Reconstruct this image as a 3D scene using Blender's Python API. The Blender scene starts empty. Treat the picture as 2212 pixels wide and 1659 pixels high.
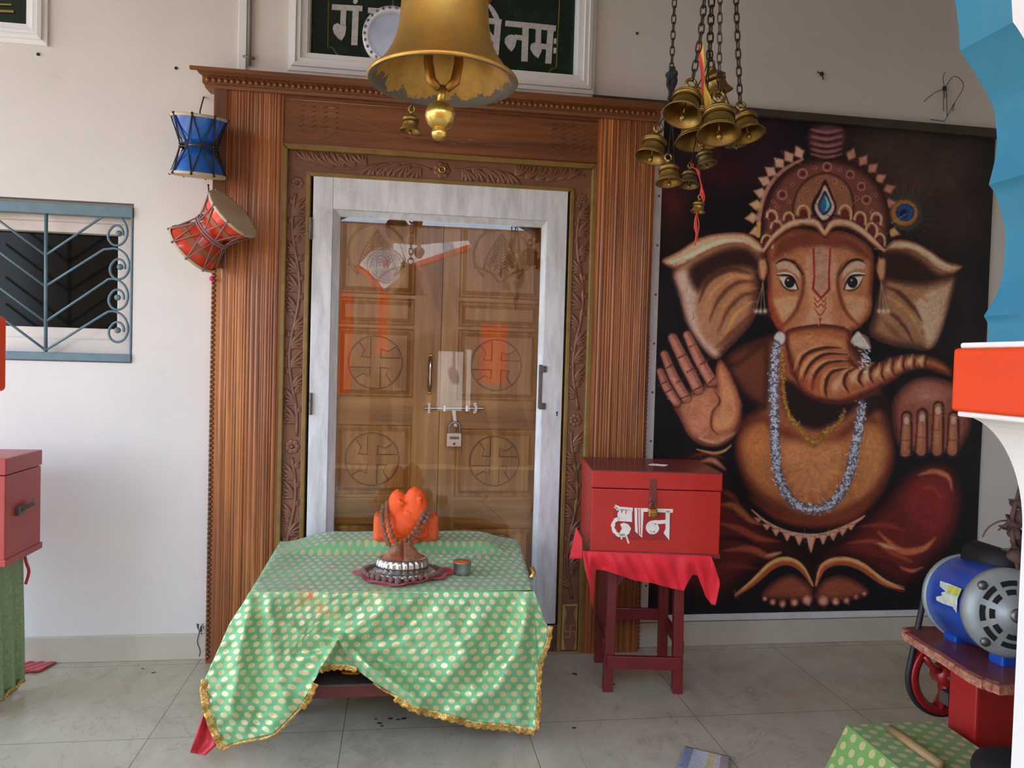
import bpy, bmesh, math, random
import numpy as np
from mathutils import Vector, Matrix, Euler
random.seed(7)
C = bpy.context.scene.collection
PI = math.pi
# ------------------------------------------------------------------ camera model
W, H, F = 2212.0, 1659.0, 1662.0
YAW, PIT, ROL = 0.145716, 0.02860958, 0.02801074
CAM = Vector((0.0, -3.661, 1.4))
fw = Vector((math.sin(YAW)*math.cos(PIT), math.cos(YAW)*math.cos(PIT), -math.sin(PIT)))
r0 = Vector((math.cos(YAW), -math.sin(YAW), 0)); u0 = r0.cross(fw)
rt = r0*math.cos(ROL) + u0*math.sin(ROL); up = -r0*math.sin(ROL) + u0*math.cos(ROL)
def ray(px, py): return rt*((px-W/2)/F) + up*((H/2-py)/F) + fw
def P(px, py, y=0.0):
    d = ray(px, py); return CAM + d*((y-CAM.y)/d.y)
def Z(px, py, z=0.0):
    d = ray(px, py); return CAM + d*((z-CAM.z)/d.z)
def PX(px, py, x):
    d = ray(px, py); return CAM + d*((x-CAM.x)/d.x)
def proj(p):
    q = Vector(p)-CAM; k = q.dot(fw)
    return (W/2+F*q.dot(rt)/k, H/2-F*q.dot(up)/k)
def depth(p): return (Vector(p)-CAM).dot(fw)
# ------------------------------------------------------------------ objects
def absloc(o):
    v = Vector((0, 0, 0))
    while o is not None: v += o.location; o = o.parent
    return v
def thing(name, label, cat, loc=(0, 0, 0), group=None, kind=None):
    o = bpy.data.objects.new(name, None); C.objects.link(o); o.location = loc
    o.empty_display_size = .05
    o['label'] = label; o['category'] = cat
    if group: o['group'] = group
    if kind: o['kind'] = kind
    return o
def tag(o, label=None, cat=None, group=None, kind=None):
    if label: o['label'] = label
    if cat: o['category'] = cat
    if group: o['group'] = group
    if kind: o['kind'] = kind
    return o
class MB:
    def __init__(s): s.v = []; s.f = []; s.uv = []; s.mi = []; s.m = 0; s.T = None
    def add(s, vs, fs, uvs=None):
        b = len(s.v)
        for p in vs:
            p = Vector(p)
            s.v.append(s.T @ p if s.T is not None else p)
        for f in fs: s.f.append(tuple(i+b for i in f)); s.mi.append(s.m)
        s.uv += list(uvs) if uvs else [(p[0], p[2]) for p in vs]
        return b
    def box(s, x0, x1, y0, y1, z0, z1):
        s.add([(x0,y0,z0),(x1,y0,z0),(x1,y1,z0),(x0,y1,z0),(x0,y0,z1),(x1,y0,z1),(x1,y1,z1),(x0,y1,z1)],
              [(0,3,2,1),(4,5,6,7),(0,1,5,4),(1,2,6,5),(2,3,7,6),(3,0,4,7)]); return s
    def hexa(s, p8):   # 4 bottom/front + 4 top/back in the same order as box
        s.add(p8, [(0,3,2,1),(4,5,6,7),(0,1,5,4),(1,2,6,5),(2,3,7,6),(3,0,4,7)]); return s
    def slab(s, quad, y0, y1):   # quad of (x,z) points, extruded in y from y0 (front) to y1
        n = len(quad)
        vs = [(x, y0, z) for x, z in quad] + [(x, y1, z) for x, z in quad]
        fs = [tuple(range(n)), tuple(range(2*n-1, n-1, -1))]
        fs += [(i, n+i, n+(i+1) % n, (i+1) % n) for i in range(n)]
        s.add(vs, fs); return s
    def loft(s, rings, closed=True, caps=True, uvs=None):
        n = len(rings[0]); vs = [p for r in rings for p in r]; fs = []
        for i in range(len(rings)-1):
            for j in range(n if closed else n-1):
                k = (j+1) % n
                fs.append((i*n+j, i*n+k, (i+1)*n+k, (i+1)*n+j))
        if caps and closed:
            fs.append(tuple(range(n-1, -1, -1))); fs.append(tuple((len(rings)-1)*n+j for j in range(n)))
        s.add(vs, fs, uvs); return s
    def grid(s, fn, nu, nv, uvfn=None):
        vs = []; uvs = []
        for j in range(nv+1):
            for i in range(nu+1):
                vs.append(fn(i/nu, j/nv)); uvs.append(uvfn(i/nu, j/nv) if uvfn else (i/nu, j/nv))
        fs = [(j*(nu+1)+i, j*(nu+1)+i+1, (j+1)*(nu+1)+i+1, (j+1)*(nu+1)+i) for j in range(nv) for i in range(nu)]
        s.add(vs, fs, uvs); return s
    def lathe(s, prof, n=32, M=None):
        rings = []
        for r, z in prof:
            ring = [Vector((r*math.cos(2*PI*k/n), r*math.sin(2*PI*k/n), z)) for k in range(n)]
            rings.append([M @ p for p in ring] if M is not None else ring)
        mx = max(r for r, z in prof); b0 = len(s.f); s.loft(rings, True, False)
        base = len(s.v)-n*len(prof)
        if prof[0][0] < .45*mx: s.f.append(tuple(base+j for j in range(n-1, -1, -1))); s.mi.append(s.m)
        if prof[-1][0] < .45*mx: s.f.append(tuple(base+(len(prof)-1)*n+j for j in range(n))); s.mi.append(s.m)
        return s
    def tube(s, path, r, n=8, closed=False, flat=1.0, caps=True):
        path = [Vector(p) for p in path]; m = len(path); rings = []
        rr = r if hasattr(r, '__len__') else [r]*m
        prev = None
        for i in range(m):
            if closed: t = path[(i+1) % m]-path[i-1]
            else: t = path[min(i+1, m-1)]-path[max(i-1, 0)]
            if t.length < 1e-9: t = Vector((0, 0, 1))
            t.normalize()
            if prev is None:
                a = Vector((0, 1, 0)) if abs(t.y) < .9 else Vector((1, 0, 0))
                nx = (a - t*a.dot(t)).normalized()
            else:
                nx = prev - t*prev.dot(t)
                if nx.length < 1e-6: nx = Vector((1, 0, 0)) - t*t.x
                nx.normalize()
            prev = nx; ny = t.cross(nx)
            rings.append([path[i] + nx*(rr[i]*flat*math.cos(2*PI*k/n)) + ny*(rr[i]*math.sin(2*PI*k/n)) for k in range(n)])
        if closed: rings.append(rings[0]); s.loft(rings, True, False)
        else: s.loft(rings, True, caps)
        return s
    def sphere(s, c, r, nu=14, nv=9, sq=(1, 1, 1), M=None):
        c = Vector(c); rings = []
        for j in range(nv+1):
            a = PI*j/nv - PI/2; a = max(min(a, PI/2-.02), -PI/2+.02)
            ring = [Vector((r*sq[0]*math.cos(a)*math.cos(2*PI*k/nu), r*sq[1]*math.cos(a)*math.sin(2*PI*k/nu), r*sq[2]*math.sin(a))) for k in range(nu)]
            rings.append([c + (M @ p if M is not None else p) for p in ring])
        s.loft(rings); return s
    def build(s, name, mat, parent=None, smooth=False, bevel=0, local=False, seg=2, weld=False):
        me = bpy.data.meshes.new(name)
        org = Vector((0, 0, 0)); loc = None
        if parent is not None:
            if not local: org = absloc(parent)
        elif not local:
            xs = [p.x for p in s.v]; ys = [p.y for p in s.v]; zs = [p.z for p in s.v]
            org = Vector(((min(xs)+max(xs))/2, (min(ys)+max(ys))/2, min(zs))); loc = org
        me.from_pydata([tuple(p-org) for p in s.v], [], s.f)
        uvl = me.uv_layers.new(name='UVMap')
        li = np.empty(len(me.loops), dtype=np.int32); me.loops.foreach_get('vertex_index', li)
        uvl.data.foreach_set('uv', np.array(s.uv, dtype=np.float32)[li].ravel())
        for mm in (mat if isinstance(mat, (list, tuple)) else [mat]): me.materials.append(mm)
        me.polygons.foreach_set('material_index', np.array(s.mi, dtype=np.int32))
        if smooth: me.polygons.foreach_set('use_smooth', np.ones(len(me.polygons), dtype=bool))
        bm = bmesh.new(); bm.from_mesh(me)
        if weld: bmesh.ops.remove_doubles(bm, verts=bm.verts, dist=1e-5)
        bmesh.ops.recalc_face_normals(bm, faces=bm.faces); bm.to_mesh(me); bm.free()
        me.update()
        o = bpy.data.objects.new(name, me); C.objects.link(o)
        if parent is not None: o.parent = parent
        elif loc is not None: o.location = loc
        if bevel:
            b = o.modifiers.new('bevel', 'BEVEL'); b.width = bevel; b.segments = seg; b.limit_method = 'ANGLE'; b.angle_limit = .6
        return o
def copy_tree(o, parent=None):
    c = o.copy(); C.objects.link(c)
    if parent is not None: c.parent = parent
    for ch in [k for k in bpy.data.objects if k.parent == o]: copy_tree(ch, c)
    return c
def lerp(a, b, t): return a+(b-a)*t
def catmull(pts, n=8, closed=False):
    pts = [Vector(p) for p in pts]; out = []; m = len(pts)
    for i in range(m if closed else m-1):
        p0 = pts[(i-1) % m] if closed else pts[max(i-1, 0)]
        p1 = pts[i]; p2 = pts[(i+1) % m] if closed else pts[i+1]
        p3 = pts[(i+2) % m] if closed else pts[min(i+2, m-1)]
        for k in range(n):
            t = k/n
            out.append(.5*((2*p1)+(p2-p0)*t+(2*p0-5*p1+4*p2-p3)*t*t+(3*p1-p0-3*p2+p3)*t*t*t))
    if not closed: out.append(pts[-1])
    return out
def resample(pts, n):
    pts = [Vector(p) for p in pts]; L = [0]
    for a, b in zip(pts, pts[1:]): L.append(L[-1]+(b-a).length)
    out = []; j = 0
    for i in range(n+1):
        t = L[-1]*i/n
        while j < len(L)-2 and L[j+1] < t: j += 1
        d = L[j+1]-L[j]; out.append(pts[j].lerp(pts[j+1], (t-L[j])/d if d > 0 else 0))
    return out
def interp(pts, x):   # piecewise linear y(x)
    for (a, b), (c, d) in zip(pts, pts[1:]):
        if x <= c: return lerp(b, d, max(0, min(1, (x-a)/(c-a))))
    return pts[-1][1]
def sstep(a, b, x):
    t = max(0., min(1., (x-a)/(b-a))); return t*t*(3-2*t)
# ------------------------------------------------------------------ materials
def lin(c):
    c = c/255.0
    return c/12.92 if c <= .04045 else ((c+.055)/1.055)**2.4
def S(r, g, b): return (lin(r), lin(g), lin(b), 1.0)
def mulc(c, k): return (min(1, c[0]*k), min(1, c[1]*k), min(1, c[2]*k), 1)
class NT:
    def __init__(s, name):
        s.mat = bpy.data.materials.new(name); s.mat.use_nodes = True
        s.t = s.mat.node_tree; s.n = s.t.nodes; s.l = s.t.links; s.n.clear()
        s.out = s.n.new('ShaderNodeOutputMaterial'); s.b = s.n.new('ShaderNodeBsdfPrincipled')
        s.l.new(s.b.outputs[0], s.out.inputs[0])
    def new(s, t, **kw):
        n = s.n.new(t)
        for k, v in kw.items(): setattr(n, k, v)
        return n
    def set(s, n, sock, v):
        if hasattr(v, 'is_output'): s.l.new(v, n.inputs[sock])
        else: n.inputs[sock].default_value = v
    def coord(s, out='Object', scale=(1, 1, 1), loc=(0, 0, 0)):
        tc = s.new('ShaderNodeTexCoord'); m = s.new('ShaderNodeMapping')
        s.l.new(tc.outputs[out], m.inputs[0]); m.inputs['Scale'].default_value = scale; m.inputs['Location'].default_value = loc
        return m.outputs[0]
    def noise(s, vec, scale=5, detail=4, rough=.5, dist=0):
        n = s.new('ShaderNodeTexNoise'); s.l.new(vec, n.inputs['Vector'])
        n.inputs['Scale'].default_value = scale; n.inputs['Detail'].default_value = detail
        n.inputs['Roughness'].default_value = rough; n.inputs['Distortion'].default_value = dist
        return n.outputs['Fac']
    def ramp(s, fac, stops):
        r = s.new('ShaderNodeValToRGB'); s.l.new(fac, r.inputs[0]); e = r.color_ramp.elements
        while len(e) < len(stops): e.new(.5)
        for i, (p, c) in enumerate(stops): e[i].position = p; e[i].color = c
        return r.outputs[0]
    def mix(s, fac, a, b, mode='MIX'):
        m = s.new('ShaderNodeMix', data_type='RGBA', blend_type=mode)
        s.set(m, 0, fac); s.set(m, 6, a); s.set(m, 7, b); return m.outputs[2]
    def math(s, op, a, b=0.0, c=0.0):
        m = s.new('ShaderNodeMath', operation=op); s.set(m, 0, a); s.set(m, 1, b); s.set(m, 2, c); return m.outputs[0]
    def sep(s, vec):
        x = s.new('ShaderNodeSeparateXYZ'); s.l.new(vec, x.inputs[0]); return x.outputs
    def bump(s, h, strength=.3, dist=.01):
        b = s.new('ShaderNodeBump'); s.l.new(h, b.inputs['Height']); b.inputs['Strength'].default_value = strength
        b.inputs['Distance'].default_value = dist; s.l.new(b.outputs[0], s.b.inputs['Normal'])
    def pb(s, **kw):
        for k, v in kw.items(): s.set(s.b, k.replace('_', ' '), v)
        return s
def pmat(name, col, rough=.5, metal=0., var=.12, scale=6, bump=0., bscale=60, coat=0., spec=.5, sheen=0., detail=4):
    t = NT(name); v = t.coord()
    n = t.noise(v, scale, detail, .6)
    t.pb(Base_Color=t.ramp(n, [(.3, mulc(col, 1-var)), (.7, mulc(col, 1+var))]), Roughness=rough, Metallic=metal)
    t.b.inputs['Specular IOR Level'].default_value = spec
    t.b.inputs['Coat Weight'].default_value = coat; t.b.inputs['Sheen Weight'].default_value = sheen
    if bump: t.bump(t.noise(v, bscale, 5, .6), bump, .004)
    return t.mat
def wood(name, dark, mid, light, axis='z', sc=26, rough=.35, coat=.25, bump=.12, knots=.6):
    t = NT(name)
    st = {'z': (sc, sc, .9), 'x': (.9, sc, sc), 'y': (sc, .9, sc)}[axis]
    st2 = {'z': (3.2, 3.2, .5), 'x': (.5, 3.2, 3.2), 'y': (3.2, .5, 3.2)}[axis]
    g = t.noise(t.coord(scale=st), 1.6, 6, .65, .35); b = t.noise(t.coord(scale=st2), 1.7, 3, .5, knots)
    f = t.math('ADD', t.math('MULTIPLY', g, .6), t.math('MULTIPLY', b, .4))
    t.pb(Base_Color=t.ramp(f, [(.34, dark), (.5, mid), (.66, light)]), Roughness=rough)
    t.b.inputs['Coat Weight'].default_value = coat; t.b.inputs['Coat Roughness'].default_value = .2
    t.bump(g, bump, .003)
    return t.mat
# ------------------------------------------------------------------ camera, light
scene = bpy.context.scene
cd = bpy.data.cameras.new('camera'); cam = bpy.data.objects.new('camera', cd); C.objects.link(cam)
cd.sensor_width = 36; cd.lens = F/W*36; cd.clip_start = .05; cd.clip_end = 200
cam.matrix_world = Matrix(((rt.x, up.x, -fw.x, CAM.x), (rt.y, up.y, -fw.y, CAM.y), (rt.z, up.z, -fw.z, CAM.z), (0, 0, 0, 1)))
scene.camera = cam
vs = scene.view_settings; vs.view_transform = 'Standard'; vs.look = 'None'; vs.gamma = 1; vs.use_curve_mapping = False
vs.exposure = 0.15
wd = bpy.data.worlds.new('sky'); scene.world = wd; wd.use_nodes = True
wn = wd.node_tree.nodes; wl = wd.node_tree.links; wn.clear()
wo = wn.new('ShaderNodeOutputWorld'); wb = wn.new('ShaderNodeBackground'); wl.new(wb.outputs[0], wo.inputs[0])
tc = wn.new('ShaderNodeTexCoord'); sx = wn.new('ShaderNodeSeparateXYZ'); wl.new(tc.outputs['Generated'], sx.inputs[0])
rp = wn.new('ShaderNodeValToRGB'); wl.new(sx.outputs[2], rp.inputs[0])
e = rp.color_ramp.elements
e[0].position = 0.; e[0].color = (.74, .82, .93, 1); e[1].position = .6; e[1].color = (.34, .54, .87, 1)
wl.new(rp.outputs[0], wb.inputs[0]); wb.inputs[1].default_value = 6.5
sd = bpy.data.lights.new('sun', 'SUN'); sun = bpy.data.objects.new('sun', sd); C.objects.link(sun)
sd.energy = 12.0; sd.angle = .01; sd.color = (1, .95, .88)
sun.rotation_euler = Vector((.30, -.58, -.86)).to_track_quat('-Z', 'Y').to_euler()
# ------------------------------------------------------------------ materials
def wallmat(name, base, seed):
    t = NT(name); v = t.coord(loc=(seed, 0, 0))
    n = t.noise(v, 1.6, 5, .6); s_ = t.noise(v, 9, 4, .7)
    c = t.ramp(n, [(.3, mulc(base, .9)), (.7, base)])
    sp = t.ramp(s_, [(.64, (0, 0, 0, 1)), (.74, (1, 1, 1, 1))])
    c = t.mix(t.math('MULTIPLY', sp, .16), c, mulc(base, .62))
    t.pb(Base_Color=c, Roughness=.6); t.b.inputs['Specular IOR Level'].default_value = .3
    t.bump(t.noise(v, 45, 5, .6), .12, .004)
    return t.mat
M_wall = wallmat('white_wall_paint', S(226, 218, 208), 0)
M_white = wallmat('white_moulding_paint', S(236, 234, 230), 5)
def tilemat():
    t = NT('marble_floor_tile'); v = t.coord('Object')
    x, y, z = t.sep(v)
    def line(c, off, per):
        q = t.math('FRACT', t.math('DIVIDE', t.math('SUBTRACT', c, off), per))
        d = t.math('MINIMUM', q, t.math('SUBTRACT', 1.0, q))
        return t.math('LESS_THAN', d, .0018)
    j = t.math('MAXIMUM', line(x, -.869-10*.692, .692), line(y, -.757-20*.692, .692))
    n = t.noise(t.coord(scale=(1, .6, 1)), 3.0, 6, .65, 1.2)
    base = t.ramp(n, [(.25, S(166, 152, 128)), (.5, S(188, 174, 148)), (.8, S(198, 186, 160))])
    vn = t.noise(t.coord(scale=(1.5, 1, 1)), 1.4, 5, .6, 2.2)
    vein = t.ramp(vn, [(.490, (0, 0, 0, 1)), (.5, (1, 1, 1, 1)), (.510, (0, 0, 0, 1))])
    base = t.mix(t.math('MULTIPLY', vein, .30), base, S(118, 104, 88))
    sp = t.ramp(t.noise(v, 14, 5, .7), [(.70, (0, 0, 0, 1)), (.76, (1, 1, 1, 1))])
    base = t.mix(t.math('MULTIPLY', sp, .35), base, S(96, 84, 72))
    base = t.mix(j, base, S(92, 84, 74))
    t.pb(Base_Color=base, Roughness=t.ramp(t.noise(v, 4, 3, .5), [(.3, (.20, .20, .20, 1)), (.7, (.25, .25, .25, 1))]))
    t.b.inputs['Specular IOR Level'].default_value = .55
    return t.mat
M_floor = tilemat()
M_skirt = pmat('beige_skirting_tile', S(196, 186, 164), .35, var=.08, scale=4)
M_soil = pmat('courtyard_paving', S(150, 116, 86), .8, var=.12, scale=2, bump=.3)
M_glass_dark = pmat('dark_window_glass', S(12, 16, 15), .12, var=.3, scale=2, spec=.12)
M_blue = None
# ------------------------------------------------------------------ the shell
def wall_with_holes(name, xs, zs, holes, y0, y1, mat, front=-1):
    b = MB(); X = sorted(set(xs+[h[0] for h in holes]+[h[1] for h in holes])); Zs = sorted(set(zs+[h[2] for h in holes]+[h[3] for h in holes]))
    for i in range(len(X)-1):
        for k in range(len(Zs)-1):
            cx, cz = (X[i]+X[i+1])/2, (Zs[k]+Zs[k+1])/2
            if any(h[0] < cx < h[1] and h[2] < cz < h[3] for h in holes): continue
            b.box(X[i], X[i+1], y0, y1, Zs[k], Zs[k+1])
    return tag(b.build(name, mat), kind='structure')
ZT = 3.5
win_z0, win_z1, win_x1 = P(285, 768, 0).z-.02, P(288, 462, 0).z+.03, P(287, 620, 0).x
holes = [(-2.9, win_x1, win_z0-.015, win_z1+.015), (-.52, .86, .0, 2.3), (-.442, .81, 2.765, 3.3), (-2.4, P(75, 50, 0).x, 2.775, 3.3)]
wall_with_holes('wall_back', [-4.2, 4.0], [0, ZT], holes, 0, .3, M_wall)
b = MB(); b.box(-4.2, 4.0, .3, .36, 0, ZT); tag(b.build('wall_backing', M_wall), kind='structure')
b = MB(); b.box(3.5, 3.7, -2.3, .36, 0, ZT); tag(b.build('wall_right', M_wall), kind='structure')
b = MB(); b.box(-4.2, 4.2, -4.4, .36, ZT, ZT+.15); tag(b.build('ceiling', pmat('low_bounce_ceiling_paint', S(176, 164, 150), .8, var=.1, scale=2)), kind='structure')  # unseen ceiling, greyed to cut the light it bounces down
b = MB(); b.box(1.95, 2.1, -5.4, -2.35, 0, ZT); tag(b.build('sky_block_wall', M_wall), kind='structure')  # unseen wall, added to block sky light from the right
b = MB(); b.box(-4.6, 4.6, -4.9, .36, -.1, 0)
fl = b.build('floor', M_floor); tag(fl, kind='structure')
# keep the tile pattern on world coordinates
fl.data.transform(Matrix.Translation(fl.location)); fl.location = (0, 0, 0)
b = MB(); b.box(-16, 16, -16, 6, -.30, -.1); tag(b.build('ground', M_soil), kind='structure')
# skirting
zb = P(260, 1371, 0).z
b = MB(); b.box(-4.2, -.845, -.014, 0, 0, zb); tag(b.build('baseboard_left', M_skirt, bevel=.003), kind='structure')
b = MB(); b.box(1.16, 4.0, -.014, 0, 0, P(1700, 1337, 0).z); tag(b.build('baseboard_right', M_skirt, bevel=.003), kind='structure')
# ------------------------------------------------------------------ picture mouldings and plaques above
def moulding(name, x0, x1, z0, z1, label, widths, mat=M_white):
    """stepped frame lying on the wall; widths = [(offset, depth)...] from the outside in"""
    b = MB()
    for k in range(len(widths)-1):
        o0, d0 = widths[k]; o1, d1 = widths[k+1]
        A = [(x0+o0, z0+o0), (x1-o0, z0+o0), (x1-o0, z1-o0), (x0+o0, z1-o0)]
        B = [(x0+o1, z0+o1), (x1-o1, z0+o1), (x1-o1, z1-o1), (x0+o1, z1-o1)]
        for i in range(4):
            j = (i+1) % 4
            b.add([(A[i][0], -d0, A[i][1]), (A[j][0], -d0, A[j][1]), (B[j][0], -d1, B[j][1]), (B[i][0], -d1, B[i][1])], [(0, 1, 2, 3)])
    return b
steps = [(0, 0), (0, .012), (.018, .014), (.019, .026), (.034, .03), (.036, .02), (.055, .024), (.058, .012), (.085, .010), (.088, -.002), (.091, -.07)]
M_plaque = None
t = NT('dark_green_marble'); v = t.coord()
t.pb(Base_Color=t.ramp(t.noise(v, 9, 7, .7, .6), [(.35, S(9, 22, 18)), (.6, S(20, 44, 34)), (.78, S(44, 66, 54))]), Roughness=.22); M_plaque = t.mat
M_goldline = pmat('gold_paint_line', S(150, 122, 58), .45, .3)
M_letter = pmat('silver_letter', S(206, 204, 200), .42, .25, var=.18, scale=70, bump=.5, bscale=160)
def strokes(b, mapf, items, thick):
    """items: (points, width) polylines in picture coordinates extruded to slabs; width None = filled polygon"""
    for pts, w in items:
        if w is None: poly = [Vector((p[0], p[1], 0)) for p in pts]
        else:
            p = [Vector((q[0], q[1], 0)) for q in pts]; L = []; R_ = []
            for i in range(len(p)):
                d = (p[min(i+1, len(p)-1)]-p[max(i-1, 0)]).normalized(); n = Vector((-d.y, d.x, 0))
                ww = w[i] if hasattr(w, '__len__') else w
                L.append(p[i]+n*ww/2); R_.append(p[i]-n*ww/2)
            strokes.k += 1
            for i in range(len(p)-1):
                q4 = [L[i], L[i+1], R_[i+1], R_[i]]
                fr = [mapf(a.x, a.y)-Vector((0, .00035*(strokes.k % 9)+.0001*i, 0)) for a in q4]; bk = [a+Vector((0, thick, 0)) for a in fr]
                b.add(fr+bk, [(0, 1, 2, 3), (7, 6, 5, 4)]+[(k, (k+1) % 4, 4+(k+1) % 4, 4+k) for k in range(4)])
            continue
        strokes.k += 1
        n = len(poly); fr = [mapf(a.x, a.y)-Vector((0, .00035*(strokes.k % 9), 0)) for a in poly]; bk = [a+Vector((0, thick, 0)) for a in fr]
        b.add(fr+bk, [tuple(range(n)), tuple(range(2*n-1, n-1, -1))]+[(k, (k+1) % n, n+(k+1) % n, n+k) for k in range(n)])
# centre plaque
nx0, nx1 = P(640, 100, 0).x-.035, P(1282, 205, 0).x
plq = thing('name_plaque', 'dark green marble plaque with big silver letters in the white niche above the carved door', 'plaque', ((nx0+nx1)/2, 0, 2.70))
moulding('frame', nx0, nx1, P(1000, 182, 0).z-.002, 3.4, '', steps).build('moulding', M_white, plq)
b = MB(); b.box(nx0+.085, nx1-.085, .06, .07, 2.78, 3.3); b.build('slab', M_plaque, plq)
strokes.k = 0
def sg(x, y): return P(560+.3376*x, .3376*y, .0525)
b = MB()
ga = [([(465, 44), (660, 54)], 34), ([(540, 50), (536, 160)], 36), ([(556, 165), (555, 190), (548, 225), (528, 258), (505, 245), (480, 215), (470, 185), (476, 160), (500, 148), (520, 160)], None),
      ([(618, 50), (608, 288)], 40), ([(602, -10), (625, -12), (632, 10), (618, 26), (602, 18)], None)]
na1 = [([(696, 66), (905, 82)], 34), ([(770, 75), (766, 200)], 36), ([(850, 80), (842, 300)], 36)]
pa = [([(905, 84), (1180, 104)], 34), ([(990, 90), (984, 230)], 34), ([(1080, 96), (1072, 320)], 38), ([(984, 230), (1074, 236)], 34), ([(1180, 104), (1450, 124)], 34), ([(1250, 110), (1246, 250)], 36), ([(1380, 118), (1372, 350)], 38)]
ye = [([(1430, 130), (1550, 142)], 34), ([(1528, 140), (1512, 350)], 40), ([(1462, 20), (1492, 62), (1510, 95), (1530, 140)], [14, 26, 30, 30]), ([(1445, 150), (1458, 200), (1480, 235), (1522, 262)], [30, 34, 36, 36])]
nn = [([(1575, 148), (1735, 164)], 34), ([(1706, 160), (1697, 392)], 40), ([(1634, 236), (1702, 246)], 30),
      ([(1640, 228), (1646, 262), (1636, 300), (1616, 328), (1592, 306), (1572, 272), (1574, 244), (1592, 226), (1614, 222)], None)]
mm = [([(1735, 164), (1898, 182)], 34), ([(1788, 170), (1784, 296)], 34), ([(1784, 294), (1866, 304)], 32), ([(1866, 178), (1850, 405)], 38),
      ([(1806, 290), (1806, 330), (1786, 370), (1756, 348), (1734, 308), (1740, 282), (1762, 272), (1790, 278)], None),
      ([(1894, 246), (1893, 278)], 17), ([(1892, 306), (1891, 340)], 17)]
for it in (ga, na1, pa, ye, nn, mm): strokes(b, sg, it, .007)
b.build('lettering', M_letter, plq)
b = MB()
for y0_, (xa, xb) in ((0, (440, 1912)),):
    path = [(443, -60), (438, 295), (470, 303), (495, 345), (530, 365)]
    b.tube([sg(*q)+Vector((0, .006, 0)) for q in path], .0022, 6)
    path = [(530, 365), (900, 398), (1790, 478)]
    b.tube([sg(*q)+Vector((0, .006, 0)) for q in path], .0022, 6)
    path = [(1925, -40), (1902, 430), (1868, 440), (1850, 470), (1790, 478)]
    b.tube([sg(*q)+Vector((0, .006, 0)) for q in path], .0022, 6)
b.build('border_line', M_goldline, plq)
# left plaque
lx1 = P(104, 100, 0).x
plq2 = thing('wall_plaque', 'dark plaque in a white moulded niche, cut off at the upper left corner', 'plaque', (lx1-.4, 0, 2.7))
moulding('frame', lx1-1.0, lx1, P(60, 97, 0).z, 3.4, '', steps).build('moulding', M_white, plq2)
b = MB(); b.box(lx1-.93, lx1-.08, .06, .07, 2.78, 3.3); b.build('slab', M_plaque, plq2)
b = MB()
b.tube([P(-40, 22, .055), P(30, 25, .055)], .006, 6); b.tube([P(-40, 8, .055), P(25, 10, .055)], .004, 6)
b.build('border_line', M_goldline, plq2)
# wire casing and thin pipe between them
M_pipe = pmat('grey_pipe', S(128, 118, 110), .5)
b = MB(); b.box(P(516, 60, 0).x, P(534, 60, 0).x, -.012, 0, P(520, 143, 0).z-.06, ZT); tag(b.build('wire_casing', M_white, bevel=.003), 'flat white wire casing running up the wall from the wooden cornice', 'wire casing')
b = MB(); a = P(538, 142, -.014); b.tube([a, Vector((a.x, a.y, ZT))], .008, 10)
b.tube([P(525, 121, -.014), P(550, 126, -.014)], .006, 6)
tag(b.build('conduit_pipe', M_pipe, smooth=True), 'thin grey pipe rising from the wooden cornice beside the white casing', 'pipe')
# dark batten over the poster and the right pilaster
M_batten = pmat('dark_batten_wood', S(66, 56, 46), .6, var=.25, scale=9)
zA, zB = P(1280, 204, -.03), P(2150, 278, -.03)
b = MB(); b.hexa([(zA.x, -.035, zA.z-.028), (zB.x+.5, -.035, zB.z-.052), (zB.x+.5, 0, zB.z-.052), (zA.x, 0, zA.z-.028), (zA.x, -.035, zA.z), (zB.x+.5, -.035, zB.z), (zB.x+.5, 0, zB.z), (zA.x, 0, zA.z)])
tag(b.build('trim_1', M_batten, bevel=.004), 'dark wooden batten along the top of the poster', kind='structure')
# ------------------------------------------------------------------ window with grille (left)
M_frame = pmat('cream_window_frame', S(214, 202, 190), .5, var=.1)
M_iron = pmat('blue_grey_iron_paint', S(94, 118, 126), .42, var=.14, scale=20)
win = thing('window_1', 'dark window behind a blue grey iron grille with scrolls, at the left edge of the wall', 'window', ((-2.9+win_x1)/2, 0, win_z0), kind='structure')
b = MB()
gx0, gx1, gz0, gz1 = -2.8, P(262, 620, .12).x, P(200, 710, .12).z, P(200, 508, .12).z
b.box(-2.9, win_x1+.02, .07, .3, win_z0-.02, gz0); b.box(-2.9, win_x1+.02, .07, .3, gz1, win_z1+.02); b.box(gx1, win_x1+.02, .07, .3, gz0, gz1)
b.box(-2.9, win_x1+.02, .05, .08, win_z0-.02, gz0-.05); b.box(-2.9, win_x1+.02, .05, .08, gz1+.045, win_z1+.02)
b.build('window_frame', M_frame, win, bevel=.004)
b = MB(); b.box(-2.9, gx1, .12, .13, gz0-.01, gz1+.01); b.build('pane', M_glass_dark, win)
b = MB(); gb = .0
def gp(x, y): return P(.2803*x, 400+.2803*y, gb)
b.box(-2.9, win_x1-.002, -.012, .03, P(150, 462, 0).z-.005, P(150, 441, 0).z); b.box(-2.9, win_x1-.002, -.012, .03, P(150, 779, 0).z, P(150, 762, 0).z)
b.box(win_x1-.012, win_x1-.002, -.004, .03, win_z0, win_z1)
b.build('grille_frame', M_iron, win, bevel=.003)
b = MB(); b.tube([gp(356, 180), gp(352, 1285)], .0075, 6)
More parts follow.
